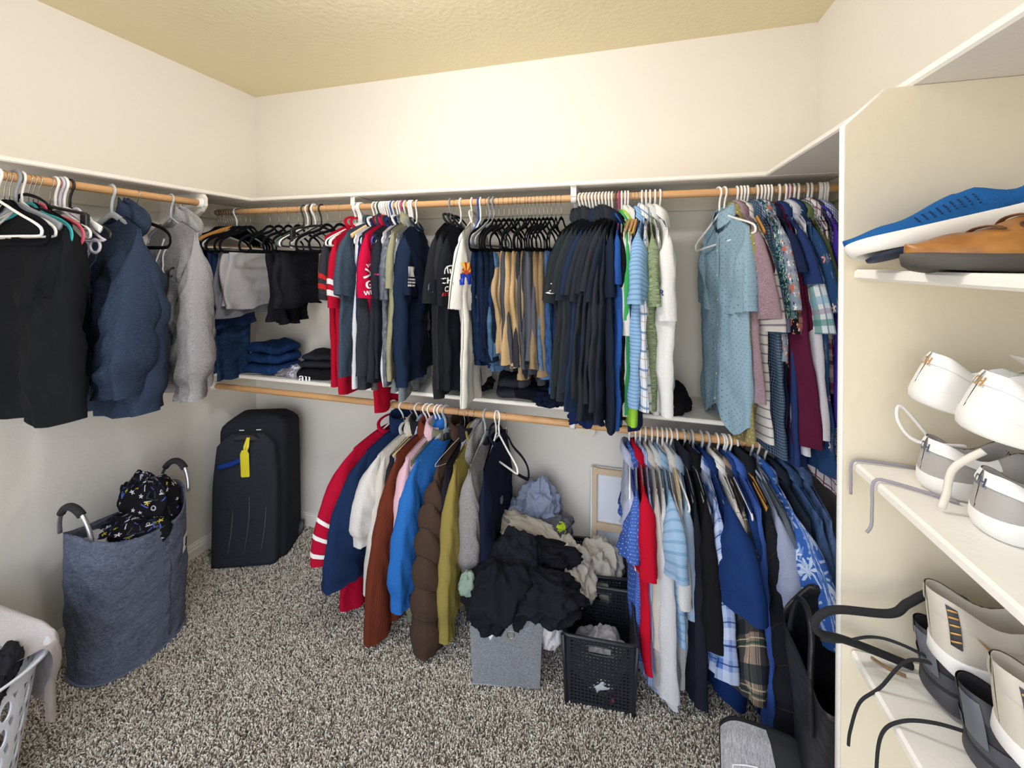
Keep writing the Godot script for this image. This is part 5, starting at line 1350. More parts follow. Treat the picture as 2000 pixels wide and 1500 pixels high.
func turned(yaw: float, pitch := 0.0, roll := 0.0) -> Basis:
	return Basis(Vector3.UP, deg_to_rad(yaw)) * Basis(Vector3(0, 0, 1), deg_to_rad(pitch)) * Basis(Vector3(1, 0, 0), deg_to_rad(roll))

func shoes():
	var white := {"sole": "eceae6", "upper": "eeeeec", "tab": "f2f1ee", "lining": "c9cdd3", "lace": "e9e4d8"}
	var grey := {"sole": "ecebe8", "upper": "a9a5a2", "tab": "efeeec", "lining": "2c2b30", "lace": "9c98a0"}
	var so := {"sole": 0.032, "len": 0.29, "ball_w": 0.05, "heel_w": 0.038, "lean": 0.013}
	var t := sneaker("grey sneaker with white heel tab standing nearer the upright panel", Vector3(0.497, 1.2715, -0.872), turned(-6), grey, so); heel_letters(so, t, "CH", 0.072, 0.019, "50607a")
	t = sneaker("grey sneaker with white heel tab standing nearer the room's door", Vector3(0.497, 1.2715, -0.757), turned(-8), grey, so); heel_letters(so, t, "CH", 0.072, 0.019, "50607a")
	t = sneaker("white leather sneaker stacked on the grey pair, nearer the upright panel", Vector3(0.474, 1.428, -0.860), turned(-8, -13), white, so); heel_letters(so, t, "CH", 0.072, 0.019, "c89a58")
	t = sneaker("white leather sneaker stacked on the grey pair, nearer the room's door", Vector3(0.462, 1.428, -0.735), turned(-10, -13), white, so); heel_letters(so, t, "CH", 0.072, 0.019, "c89a58")
	var ro := {"sole": 0.042, "len": 0.295, "ball_w": 0.053, "heel_w": 0.042, "back": 0.098, "lean": -0.008, "heel_lift": 0.014, "spring": 0.02, "dip": 0.072}
	var black := {"sole": "3c3d44", "upper": "232329", "tab": "2f3036", "lining": "101013", "lace": "1c1c20", "trim": "3f4048"}
	var beige := {"sole": "e6e4e2", "upper": "c9c2b6", "tab": "c2bbb0", "lining": "131316", "lace": "e8e8e8"}
	t = sneaker("black running shoe under the beige pair, nearer the upright panel", Vector3(0.512, 0.8945, -0.885), turned(-8), black, ro)
	heel_strip(t, ro, "5d6068", 0.0)
	t = sneaker("black running shoe under the beige pair, nearer the room's door", Vector3(0.505, 0.8945, -0.775), turned(-9), black, ro)
	heel_strip(t, ro, "5d6068", 0.0)
	t = sneaker("beige running shoe with thick white sole nearer the upright panel", Vector3(0.500, 0.985, -0.850), turned(-9, -3), beige, ro)
	heel_strip(t, ro, "23232a", 1.0); chevron(t, ro)
	t = sneaker("beige running shoe with thick white sole nearer the room's door", Vector3(0.497, 0.985, -0.715), turned(-10, -3), beige, ro)
	heel_strip(t, ro, "23232a", 1.0); chevron(t, ro)
	# blue suede pair lying on the top shelf, toes towards the room
	var bo := {"sole": 0.026, "len": 0.30, "ball_w": 0.05, "heel_w": 0.036, "tongue": 0.075, "vamp": 0.048, "back": 0.07, "dip": 0.052}
	for k in 2:
		var z := -0.80 + (-0.07 if k == 1 else 0.0)
		var bs := turned(174, -17, 16) if k == 0 else turned(183, -9, -4)
		t = shoe_root("blue suede perforated shoe %s" % ["lying on its side with the white sole showing", "standing behind the one lying on its side"][k], Vector3(0.668, 1.748, -0.812) if k == 0 else Vector3(0.735, 1.72, -0.90), bs)
		part("sole", sole_mesh(bo, [[0.0, 0.002], [0.78, 0.002], [0.8, 0.0], [0.93, 0.0], [1.0, 0.004], [1.05, 0.013], [1.03, 0.022], [0.97, 0.026], [0.4, 0.027]]), plain("e8e5de", 0.6), t)
		part("upper", shoe_patch(bo, 0.0, 1.0, -1.0, 1.0, 0.0, 40, 56), look("2460a0:knit"), t)
		part("lining", shoe_patch(bo, 0.03, 0.42, -0.37, 0.37, 0.0012, 16, 20), plain("d8d8d6", 0.9), t)
		if k == 0:
			var b := Build.new()
			for i in 11: b.box(Vector3(0.085 + 0.011 * i, -0.0005, 0), Vector3(0.005, 0.004, 0.062), 0.0015)
			part("tread", b.mesh(), plain("cfc8ba", 0.7), t).set_meta("kind", "stuff")
			b = Build.new(); b.lathe([Vector2(0, -0.002), Vector2(0.03, -0.002), Vector2(0.036, -0.001), Vector2(0.037, 0.004)], Vector3(0.235, 0, 0), 24, 1.25, 0.92)
			part("toe_pad", b.mesh(), plain("24304c", 0.6), t, "dark navy toe pad of the sole")
		var hb := Build.new()
		for i in 9:
			for j in 4:
				var q := shoe_point(0.42 + 0.035 * i, 0.62 + 0.07 * j - 0.01 * (i % 2), bo, 0.001)
				hb.box(q, Vector3(0.0026, 0.0026, 0.0026), 0.0008)
				var q2 := shoe_point(0.42 + 0.035 * i, -0.62 - 0.07 * j + 0.01 * (i % 2), bo, 0.001)
				hb.box(q2, Vector3(0.0026, 0.0026, 0.0026), 0.0008)
		part("perforation", hb.mesh(), plain("142c54", 0.9), t).set_meta("kind", "stuff")
	var lo := {"sole": 0.016, "len": 0.30, "ball_w": 0.048, "heel_w": 0.034, "tongue": 0.085, "vamp": 0.05, "back": 0.07, "dip": 0.055, "toe": 1.7, "toe_h": 0.03, "spring": 0.01}
	t = shoe_root("worn brown leather wingtip shoe with dark sole and toe to the room", Vector3(0.69, 1.662, -0.705), turned(178, -2, 5), "dress_shoe")
	part("sole", sole_mesh(lo, [[0.0, -0.006], [0.95, -0.006], [1.08, 0.0], [1.1, 0.010], [1.08, 0.016], [0.98, 0.017], [0.4, 0.018]]), plain("4a4541", 0.7), t)
	var brown := img_tex("brown_leather", 256, blend_px("7a4a26", "b07a38", 15, 0.012))
	var bm := StandardMaterial3D.new(); bm.albedo_texture = brown; bm.roughness = 0.38; bm.metallic_specular = 0.5; bm.uv1_scale = Vector3(3.4, 5, 1); bm.cull_mode = BaseMaterial3D.CULL_DISABLED
	part("upper", shoe_patch(lo, 0.0, 1.0, -1.0, 1.0, 0.0, 40, 56), bm, t)
	part("wing_cap", shoe_patch(lo, 0.40, 0.62, 0.35, 0.95, 0.0016, 12, 14, true), plain("a8743a", 0.45), t)
	var pb := Build.new()
	for i in 16:
		for s: int in [-1, 1]: pb.box(shoe_point(0.625 + 0.01 * sin(i * 0.8), s * (0.36 + 0.037 * i), lo, 0.001), Vector3(0.0034, 0.0034, 0.0034), 0.001)
	part("brogue_hole", pb.mesh(), plain("4a2c14", 0.8), t).set_meta("kind", "stuff")
	laces(lo, t, "6a4422", 3)
	t = shoe_root("blue grey denim shoe at the picture's right edge beside the brown wingtip", Vector3(0.522, 1.652, -0.655), turned(-20), "dress_shoe")
	var dn := {"sole": 0.022, "len": 0.28, "back": 0.10, "dip": 0.09, "tongue": 0.11}
	part("sole", sole_mesh(dn, [[0.0, 0.0], [0.95, 0.0], [1.03, 0.004], [1.04, 0.02], [0.96, 0.022], [0.4, 0.023]]), plain("2c3040", 0.6), t)
	part("upper", shoe_patch(dn, 0.0, 1.0, -1.0, 1.0, 0.0, 36, 50), look("74839c:denim"), t)
	part("lining", shoe_patch(dn, 0.03, 0.42, -0.37, 0.37, 0.0012, 14, 18), plain("3a3f4c", 0.9), t)
	# loose laces
	shoelace([Vector3(0.53, 1.345, -0.905), Vector3(0.487, 1.40, -0.905), Vector3(0.476, 1.376, -0.893), Vector3(0.50, 1.345, -0.885), Vector3(0.56, 1.35, -0.87)], "e6e3de", "white shoelace looping behind the grey sneaker nearer the panel", 0.0032)
	shoelace([Vector3(0.53, 1.275, -0.94), Vector3(0.45, 1.276, -0.943), Vector3(0.427, 1.272, -0.94), Vector3(0.424, 1.24, -0.938), Vector3(0.424, 1.21, -0.938)], "97929c", "grey shoelace hanging over the shelf edge nearest the panel")
	shoelace([Vector3(0.52, 1.275, -0.82), Vector3(0.455, 1.276, -0.862), Vector3(0.428, 1.272, -0.868), Vector3(0.424, 1.23, -0.866), Vector3(0.422, 1.195, -0.864), Vector3(0.415, 1.18, -0.864)], "97929c", "grey shoelace hanging over the shelf edge before the sneakers")
	shoelace([Vector3(0.52, 1.38, -0.775), Vector3(0.490, 1.345, -0.785), Vector3(0.484, 1.30, -0.79), Vector3(0.478, 1.278, -0.79)], "e0d9cc", "thick cream shoelace falling from the white sneaker", 0.0055)
	shoelace([Vector3(0.53, 0.97, -0.862), Vector3(0.47, 0.985, -0.872), Vector3(0.44, 0.965, -0.90), Vector3(0.405, 0.92, -0.93), Vector3(0.38, 0.90, -0.95)], "1d1d21", "thin black lace curling left over the panel edge")
	shoelace([Vector3(0.53, 0.975, -0.85), Vector3(0.48, 0.965, -0.865), Vector3(0.44, 0.90, -0.87), Vector3(0.412, 0.86, -0.875), Vector3(0.40, 0.80, -0.88), Vector3(0.397, 0.77, -0.88)], "1d1d21", "black lace hanging off the shelf, second from the panel")
	shoelace([Vector3(0.53, 0.93, -0.79), Vector3(0.48, 0.925, -0.80), Vector3(0.44, 0.905, -0.81), Vector3(0.415, 0.87, -0.815), Vector3(0.408, 0.80, -0.815), Vector3(0.41, 0.72, -0.81)], "1d1d21", "black lace hanging lowest, nearest the room's door")
	shoelace([Vector3(0.62, 0.93, -0.915), Vector3(0.60, 1.04, -0.915), Vector3(0.543, 1.062, -0.91), Vector3(0.50, 1.038, -0.905), Vector3(0.47, 1.016, -0.90), Vector3(0.39, 1.005, -0.90), Vector3(0.362, 0.99, -0.90), Vector3(0.349, 0.968, -0.90), Vector3(0.362, 0.948, -0.905), Vector3(0.40, 0.938, -0.915), Vector3(0.45, 0.922, -0.925), Vector3(0.52, 0.902, -0.93)], "1a1a1d", "thick black strap loop sticking out from behind the running shoes", 0.0075, "bag_strap", "strap")
	shoelace([Vector3(0.458, 0.8985, -0.935), Vector3(0.475, 0.898, -0.92), Vector3(0.50, 0.898, -0.91)], "8a6a4c", "short frayed brown cord lying on the lowest shoe shelf", 0.003, "cord", "cord")

func blend_px(a: String, b: String, sd: int, f: float) -> Callable:
	var im := noise_img(sd, f, 256, 5)
	return func(x: int, y: int) -> Color: return Color(a).lerp(Color(b), clampf(im.get_pixel(x, y / 2).r * 1.6 - 0.3, 0.0, 1.0))

func heel_strip(t: Node3D, o: Dictionary, colour: String, bars: float):
	var b := Build.new(); var g := Build.new()
	for s in [0.0]:
		var p := PackedVector3Array(); var uv := PackedVector2Array()
		for j in 9:
			for i in 5:
				var v := shoe_point(lerpf(0.0, 0.035, i / 4.0) + 0.04 * bars, lerpf(0.86, 0.46, j / 8.0), o, 0.0035); p.append(v); uv.append(Vector2(i * 0.01, j * 0.01))
		b.grid(p, uv, 5)
	part("heel_strip", b.mesh(), plain(colour, 0.5), t)
	if bars > 0.0:
		for k in 5:
			g.tube(PackedVector3Array([shoe_point(0.043, 0.82 - 0.075 * k, o, 0.0045), shoe_point(0.058, 0.80 - 0.075 * k, o, 0.0045), shoe_point(0.073, 0.78 - 0.075 * k, o, 0.0045)]), 0.0016, 0.0008, Vector3(0, 0, 1), 5)
		part("heel_bar", g.mesh(), plain("d6a45c", 0.4), t).set_meta("kind", "stuff")

func chevron(t: Node3D, o: Dictionary):
	var b := Build.new(); var pts := PackedVector3Array(); var tp := PackedFloat32Array()
	for k in 9:
		pts.append(shoe_point(0.13 + 0.018 * k, 0.66 + 0.10 * minf(k / 5.0, 1.0) - 0.05 * maxf(0.0, (k - 5) / 3.0), o, 0.0025)); tp.append(0.15 + 1.0 - absf(k - 5.0) / 5.0)
	b.tube(pts, 0.0026, 0.0012, Vector3(0, 0, 1), 6, false, tp)
	part("side_mark", b.mesh(), plain("a87638", 0.5), t)

# ---------------------------------------------------------------- heaps and folded cloth
func crumple(called: String, label: String, category: String, cl, at: Vector3, radii: Vector3, sd: int, o := {}) -> MeshInstance3D:
	# a garment dropped in a heap: a closed skin full of ridged folds, flattened where it lies, drooping at its rim
	var nz := FastNoiseLite.new(); nz.seed = sd; nz.noise_type = FastNoiseLite.TYPE_SIMPLEX_SMOOTH; nz.fractal_type = FastNoiseLite.FRACTAL_RIDGED; nz.fractal_octaves = 2; nz.frequency = o.get("freq", 1.0)
	var lo := FastNoiseLite.new(); lo.seed = sd + 50; lo.noise_type = FastNoiseLite.TYPE_SIMPLEX_SMOOTH; lo.frequency = 0.9
	var p := PackedVector3Array(); var uv := PackedVector2Array()
	var nu: int = o.get("nu", 72); var nv: int = o.get("nv", 44)
	var amp: float = o.get("amp", 0.24); var floor_y: float = o.get("floor", -0.55); var droop: float = o.get("droop", 0.0)
	var tilt: float = o.get("tilt", 0.0)
	for j in nv + 1:
		for i in nu + 1:
			var a := TAU * (i % nu) / nu; var v := PI * j / nv
			var d := Vector3(sin(v) * cos(a), cos(v), sin(v) * sin(a))
			var r: float = 1.0 + amp * (nz.get_noise_3d(d.x * 1.3, d.y * 1.1, d.z * 1.3) - 0.1) + o.get("lump", 0.25) * lo.get_noise_3d(d.x * 1.2, d.y, d.z * 1.2)
			var q: Vector3 = d * r
			if q.y < floor_y: q.y = floor_y + (q.y - floor_y) * 0.1
			var out := Vector2(q.x, q.z).length()
			q.y -= droop * maxf(0.0, out - 0.55) * (0.7 + 0.3 * sin(a * 5.0 + sd))
			p.append(q * radii + Vector3(0, tilt * q.x * radii.x, 0)); uv.append(Vector2(a * 0.12, v * 0.16))
	var b := Build.new(); b.grid(p, uv, nu + 1)
	var m: Material = look(cl) if cl is String else cl
	return single(called, b.mesh(true), m, label, category, at, o.get("turn", 0.0))

func folded(called: String, label: String, category: String, cl: String, at: Vector3, size: Vector3, turn: float, layers: int, o := {}) -> Node3D:
	# a folded garment: rounded layers lying on each other, each bulging at its fold
	var t := thing(called, label, category, at, deg_to_rad(turn))
	for k in layers:
		var p := PackedVector3Array(); var uv := PackedVector2Array()
		var h := size.y / layers; var nu := 40; var nv := 10
		var sx := size.x * (1.0 - 0.05 * k - 0.03 * (k % 2)); var sz := size.z * (1.0 - 0.04 * k)
		for j in nv + 1:
			var v := float(j) / nv
			for i in nu + 1:
				var a := TAU * (i % nu) / nu
				var c := signf(cos(a)) * pow(absf(cos(a)), 0.4); var d := signf(sin(a)) * pow(absf(sin(a)), 0.4)
				var w := pow(sin(PI * clampf(v, 0.001, 0.999)), 0.28)
				var hump: float = o.get("hump", 0.0) * (1.0 - c * c * 0.7) * (1.0 - d * d * 0.5) * (k + v) / layers
				var y := k * h + h * (0.5 - 0.5 * cos(PI * v)) * 1.02 + 0.006 * sin(5.0 * c + 3.0 * d + k * 2.0) * float(k + v) / layers + hump
				p.append(Vector3(c * w * sx / 2 + 0.006 * sin(k * 3.0), y, d * w * sz / 2 + 0.004 * cos(k * 2.0))); uv.append(Vector2(a * size.x * 0.4, v * size.z * 0.3))
		for row: int in [0, nv]:                               # close bottom and top
			var mid := Vector3.ZERO
			for i in nu: mid += p[row * (nu + 1) + i]
			mid /= nu
			for i in nu + 1:
				if row == 0: p[i] = Vector3(mid.x, k * h, mid.z)
				else: p[row * (nu + 1) + i] = Vector3(lerpf(p[row * (nu + 1) + i].x, mid.x, 1.0), mid.y + 0.002, mid.z)
		var b := Build.new(); b.grid(p, uv, nu + 1)
		part("fold", b.mesh(true), look(cl), t)
	return t

# ---------------------------------------------------------------- things on the floor and the lower shelf
func hamper():
	var at := Vector3(-2.085, 0, -1.245)
	var t := thing("laundry_hamper", "tall grey fabric laundry hamper with two arched handles against the left wall", "hamper", at)
	var p := PackedVector3Array(); var uv := PackedVector2Array()
	var nu := 72; var nv := 30
	var wr := FastNoiseLite.new(); wr.seed = 7; wr.frequency = 6.0; wr.fractal_octaves = 3
	for j in nv * 2 + 1:
		var inner := j > nv
		var v := float(j) / nv if not inner else 1.0 - float(j - nv) / nv * 0.55
		for i in nu + 1:
			var a := TAU * (i % nu) / nu
			var c := cos(a); var s := sin(a)                   # c across (x), s along the wall (z)
			var rim := 0.525 + 0.085 * pow(absf(s), 3.0) + 0.008 * sin(3.0 * a)
			var y := rim * v
			var bulge := 1.0 + 0.03 * sin(PI * v) + (0.07 * wr.get_noise_3d(c * 0.22 + v * 0.2, v * 0.55, s * 0.22) * sin(PI * minf(v * 1.1, 1.0)))
			var k := 0.006 if inner else 0.0
			p.append(Vector3((0.158 * bulge - k) * signf(c) * pow(absf(c), 0.85), y + (0.0 if j != nv else 0.002), (0.192 * bulge - k) * signf(s) * pow(absf(s), 0.85) * lerpf(0.94, 1.0, v)))
			uv.append(Vector2(a * 0.175, y))
	var b := Build.new(); b.grid(p, uv, nu + 1)
	part("body", b.mesh(true), cloth("757d92", "heather", 0.5, 0.9), t)
	b = Build.new(); var ring := PackedVector3Array()
	for i in 48:
		var a := TAU * i / 48.0; ring.append(Vector3(0.16 * signf(cos(a)) * pow(absf(cos(a)), 0.85), 0.006, 0.183 * signf(sin(a)) * pow(absf(sin(a)), 0.85)))
	b.tube(ring, 0.006, 0.006, Vector3.UP, 8, true); part("base_piping", b.mesh(), plain("596275", 0.9), t)
	b = Build.new(); var seam := PackedVector3Array()
	for j in 20: seam.append(p[(j + 2) * (nu + 1) + 70].lerp(p[(j + 2) * (nu + 1) + 69], 0.5) * Vector3(1.008, 1, 1.008))
	b.tube(seam, 0.002, 0.002, Vector3.UP, 5); part("seam", b.mesh(), plain("3e4556", 0.9), t)
	for s: int in [-1, 1]:
		b = Build.new(); var g := Build.new(); var all := PackedVector3Array(); var mid := PackedVector3Array()
		for k in 25:
			var a := PI * k / 24.0
			var q := Vector3(0.092 * cos(a), 0.585 + 0.125 * sin(a), s * 0.178 + 0.012 * s * sin(a))
			all.append(q)
			if k > 6 and k < 19: mid.append(q)
		b.tube(all, 0.0075, 0.0075, Vector3(0, 0, 1), 12)
		part("handle", b.mesh(), plain("b9bdc2", 0.3, 0.9), t, "aluminium arch handle with black foam grip")
		g.tube(mid, 0.0135, 0.0135, Vector3(0, 0, 1), 12); part("grip", g.mesh(), plain("222326", 0.85), t, "black foam grip")
	b = Build.new(); var lb := PackedVector3Array(); var luv := PackedVector2Array()
	for j in 5:
		for i in 5:
			var row := 19 + j; var col := 65 - i
			lb.append(p[row * (nu + 1) + col] * Vector3(1.012, 1, 1.012)); luv.append(Vector2(i, j) * 0.02)
	b.grid(lb, luv, 5); var pm := part("label_patch", b.mesh(), plain("e6e6e6", 0.8), t, "white label with a dark letter L")
	b = Build.new()
	for st: Array in [[22, 63.4, 19.8, 63.4], [19.8, 63.4, 19.8, 62.2]]:
		var path := PackedVector3Array()
		for k in 6:
			var rr: float = lerpf(st[0], st[2], k / 5.0); var cc: float = lerpf(st[1], st[3], k / 5.0)
			var r0 := int(rr); var c0 := int(cc)
			var q0 := p[r0 * (nu + 1) + c0].lerp(p[(r0 + 1) * (nu + 1) + c0], rr - r0); var q1 := p[r0 * (nu + 1) + c0 + 1].lerp(p[(r0 + 1) * (nu + 1) + c0 + 1], rr - r0)
			path.append(q0.lerp(q1, cc - c0) * Vector3(1.018, 1, 1.018))
		b.tube(path, 0.004, 0.001, Vector3(0.9, 0, 0.4), 5)
	var lt := part("letter", b.mesh(), plain("1d2026", 0.8), pm)
	crumple("crumpled_shirt", "black star print clothing heaped in the grey hamper near its far handle", "shirt", "@night_star", Vector3(-2.10, 0.575, -1.33), Vector3(0.115, 0.105, 0.085), 3, {"amp": 0.2, "freq": 0.7, "floor": -0.8, "tilt": -0.3})
	crumple("crumpled_shirt", "black print clothing lying low in the middle of the grey hamper", "shirt", "@night_star", Vector3(-2.06, 0.49, -1.25), Vector3(0.13, 0.075, 0.12), 8, {"amp": 0.18, "freq": 0.7, "floor": -0.8})
	crumple("crumpled_shirt", "pale grey and black clothing in the hamper under its near handle", "shirt", "b9b6b8", Vector3(-2.09, 0.47, -1.15), Vector3(0.085, 0.065, 0.055), 21, {"amp": 0.3, "floor": -0.8})
	crumple("crumpled_cloth", "small yellow printed cloth in the grey hamper", "cloth", "d6c92e", Vector3(-2.035, 0.535, -1.185), Vector3(0.035, 0.02, 0.03), 5, {"nu": 30, "nv": 18})

func rounded_box(w: float, h: float, d: float, pw: float, top: Callable) -> Sheet:
	# upright soft box: top(v) gives the scale of its plan at height v
	var g := Sheet.new(); var nu := 64; var nv := 34; g.cols = nu + 1
	for j in nv + 3:
		var v := clampf(float(j - 1) / nv, 0.0, 1.0)
		var k: Vector2 = top.call(v)
		if j == 0 or j == nv + 2: k *= 0.0
		for i in nu + 1:
			var a := TAU * (i % nu) / nu
			g.p.append(Vector3(signf(cos(a)) * pow(absf(cos(a)), pw) * w * 0.5 * k.x, v * h, signf(sin(a)) * pow(absf(sin(a)), pw) * d * 0.5 * k.y))
			g.uv.append(Vector2(a * 0.2, v * h))
	return g

func suitcase():
	var t := thing("rolling_suitcase", "black soft rolling suitcase with yellow luggage tag standing in the left corner", "suitcase", Vector3(-2.066, 0, -1.885), deg_to_rad(21))
	var body := rounded_box(0.37, 0.78, 0.25, 0.28, func(v: float) -> Vector2: return Vector2(1.0 - 0.03 * pow(v, 3.0), 1.0 - 0.18 * v) * pow(clampf((1.0 - v) / 0.10 + 0.32, 0.0, 1.0), 0.35))
	part("body", mesh_of([body]), cloth("282b32", "knit", 0.2, 0.5), t)
	var sh := rounded_box(0.34, 0.70, 0.16, 0.25, func(v: float) -> Vector2: return Vector2(1.0 - 0.12 * smoothstep(0.55, 1.0, v), 1.0 - 0.35 * v) * pow(clampf((1.0 - v) / 0.12 + 0.25, 0.0, 1.0), 0.4))
	var fp := part("front_pocket", mesh_of([sh]), cloth("30343c", "knit", 0.2, 0.6), t); fp.position = Vector3(-0.012, 0.012, 0.10)
	var b := Build.new()
	for k in 3:
		b = Build.new(); var pts := PackedVector3Array()
		for j in 15:
			var v := j / 14.0
			pts.append(Vector3(-0.10 + 0.085 * k + 0.035 * sin(PI * (0.15 + 0.75 * v)), 0.09 + 0.46 * v, 0.1835 - 0.031 * v - 0.002 * absf(k - 1)))
		b.tube(pts, 0.0016, 0.0016, Vector3(0, 0, 1), 5); part("piping", b.mesh(), plain("5d6168", 0.6), t)
	for k in 2:
		b = Build.new(); var pts := PackedVector3Array()
		for j in 9: pts.append(Vector3(-0.178 + 0.024 * j, 0.53 + 0.075 * j / 8.0 + 0.005 * sin(j * 0.9), 0.118 + 0.058 * smoothstep(0.0, 2.0, float(j)) - 0.012 * j / 8.0))
		if k == 1: pts = PackedVector3Array([Vector3(-0.185, 0.24, 0.06), Vector3(-0.195, 0.34, 0.05), Vector3(-0.188, 0.46, 0.055), Vector3(-0.16, 0.56, 0.09)])
		b.tube(pts, 0.014, 0.004, Vector3(0, 0.3, 1), 8); part("strap", b.mesh(), look("1f3d8a"), t, "blue strap")
	b = Build.new(); b.tube(smooth_path([Vector3(-0.08, 0.665, 0.125), Vector3(-0.06, 0.70, 0.15), Vector3(0.03, 0.70, 0.155), Vector3(0.06, 0.655, 0.13)]), 0.014, 0.005, Vector3(0, 0.5, 1), 8); part("carry_handle", b.mesh(), plain("26282e", 0.8), t)
	b = Build.new(); b.tube(PackedVector3Array([Vector3(0.012, 0.705, 0.162), Vector3(0.0, 0.66, 0.172), Vector3(-0.002, 0.625, 0.17)]), 0.008, 0.002, Vector3(0, 0, 1), 8); b.tube(PackedVector3Array([Vector3(0.012, 0.705, 0.16), Vector3(0.016, 0.66, 0.176), Vector3(0.004, 0.625, 0.174)]), 0.008, 0.002, Vector3(0, 0, 1), 8)
	var tg := Build.new(); tg.prism(PackedVector2Array([Vector2(-0.022, 0), Vector2(0.022, 0), Vector2(0.022, -0.125), Vector2(0.018, -0.13), Vector2(-0.018, -0.13), Vector2(-0.022, -0.125)]), Vector3(0.0, 0.622, 0.172), Vector3(1, 0, 0), Vector3(0, 1, 0.06), Vector3(0, 0, 0.004))
	tg.prism(PackedVector2Array([Vector2(-0.022, 0), Vector2(-0.014, 0.02), Vector2(0.014, 0.02), Vector2(0.022, 0)]), Vector3(0.0, 0.622, 0.172), Vector3(1, 0, 0), Vector3(0, 1, 0.06), Vector3(0, 0, 0.004))
	var tag_o := part("luggage_tag", tg.mesh(), plain("e2d32a", 0.5), t, "bright yellow luggage tag"); part("tag_strap", b.mesh(), plain("e2d32a", 0.5), tag_o)
	for s: int in [-1, 1]:
		b = Build.new(); b.tube(PackedVector3Array([Vector3(-0.016, 0, 0), Vector3(-0.0159, 0, 0), Vector3(0.0159, 0, 0), Vector3(0.016, 0, 0)]), 0.042, 0.042, Vector3.UP, 24, false, PackedFloat32Array([0.8, 1.0, 1.0, 0.8]))
		var w := part("wheel", b.mesh(), plain("2a2b2f", 0.6), t); w.position = Vector3(0.172 * s, 0.042, -0.085)
		b = Build.new(); b.lathe([Vector2(0, 0.018), Vector2(0.012, 0.018), Vector2(0.026, 0.0165), Vector2(0.03, 0.012)], Vector3.ZERO, 16)
		var hub := part("hub", b.mesh(), plain("55575c", 0.5), w); hub.rotation.z = -PI / 2 * s
	for k in 2:
		b = Build.new(); b.box(Vector3(-0.05 + 0.09 * k, 0.725, 0.108), Vector3(0.026, 0.006, 0.003), 0.001); part("zip_pull", b.mesh(), plain("d6d6d8", 0.4), t)

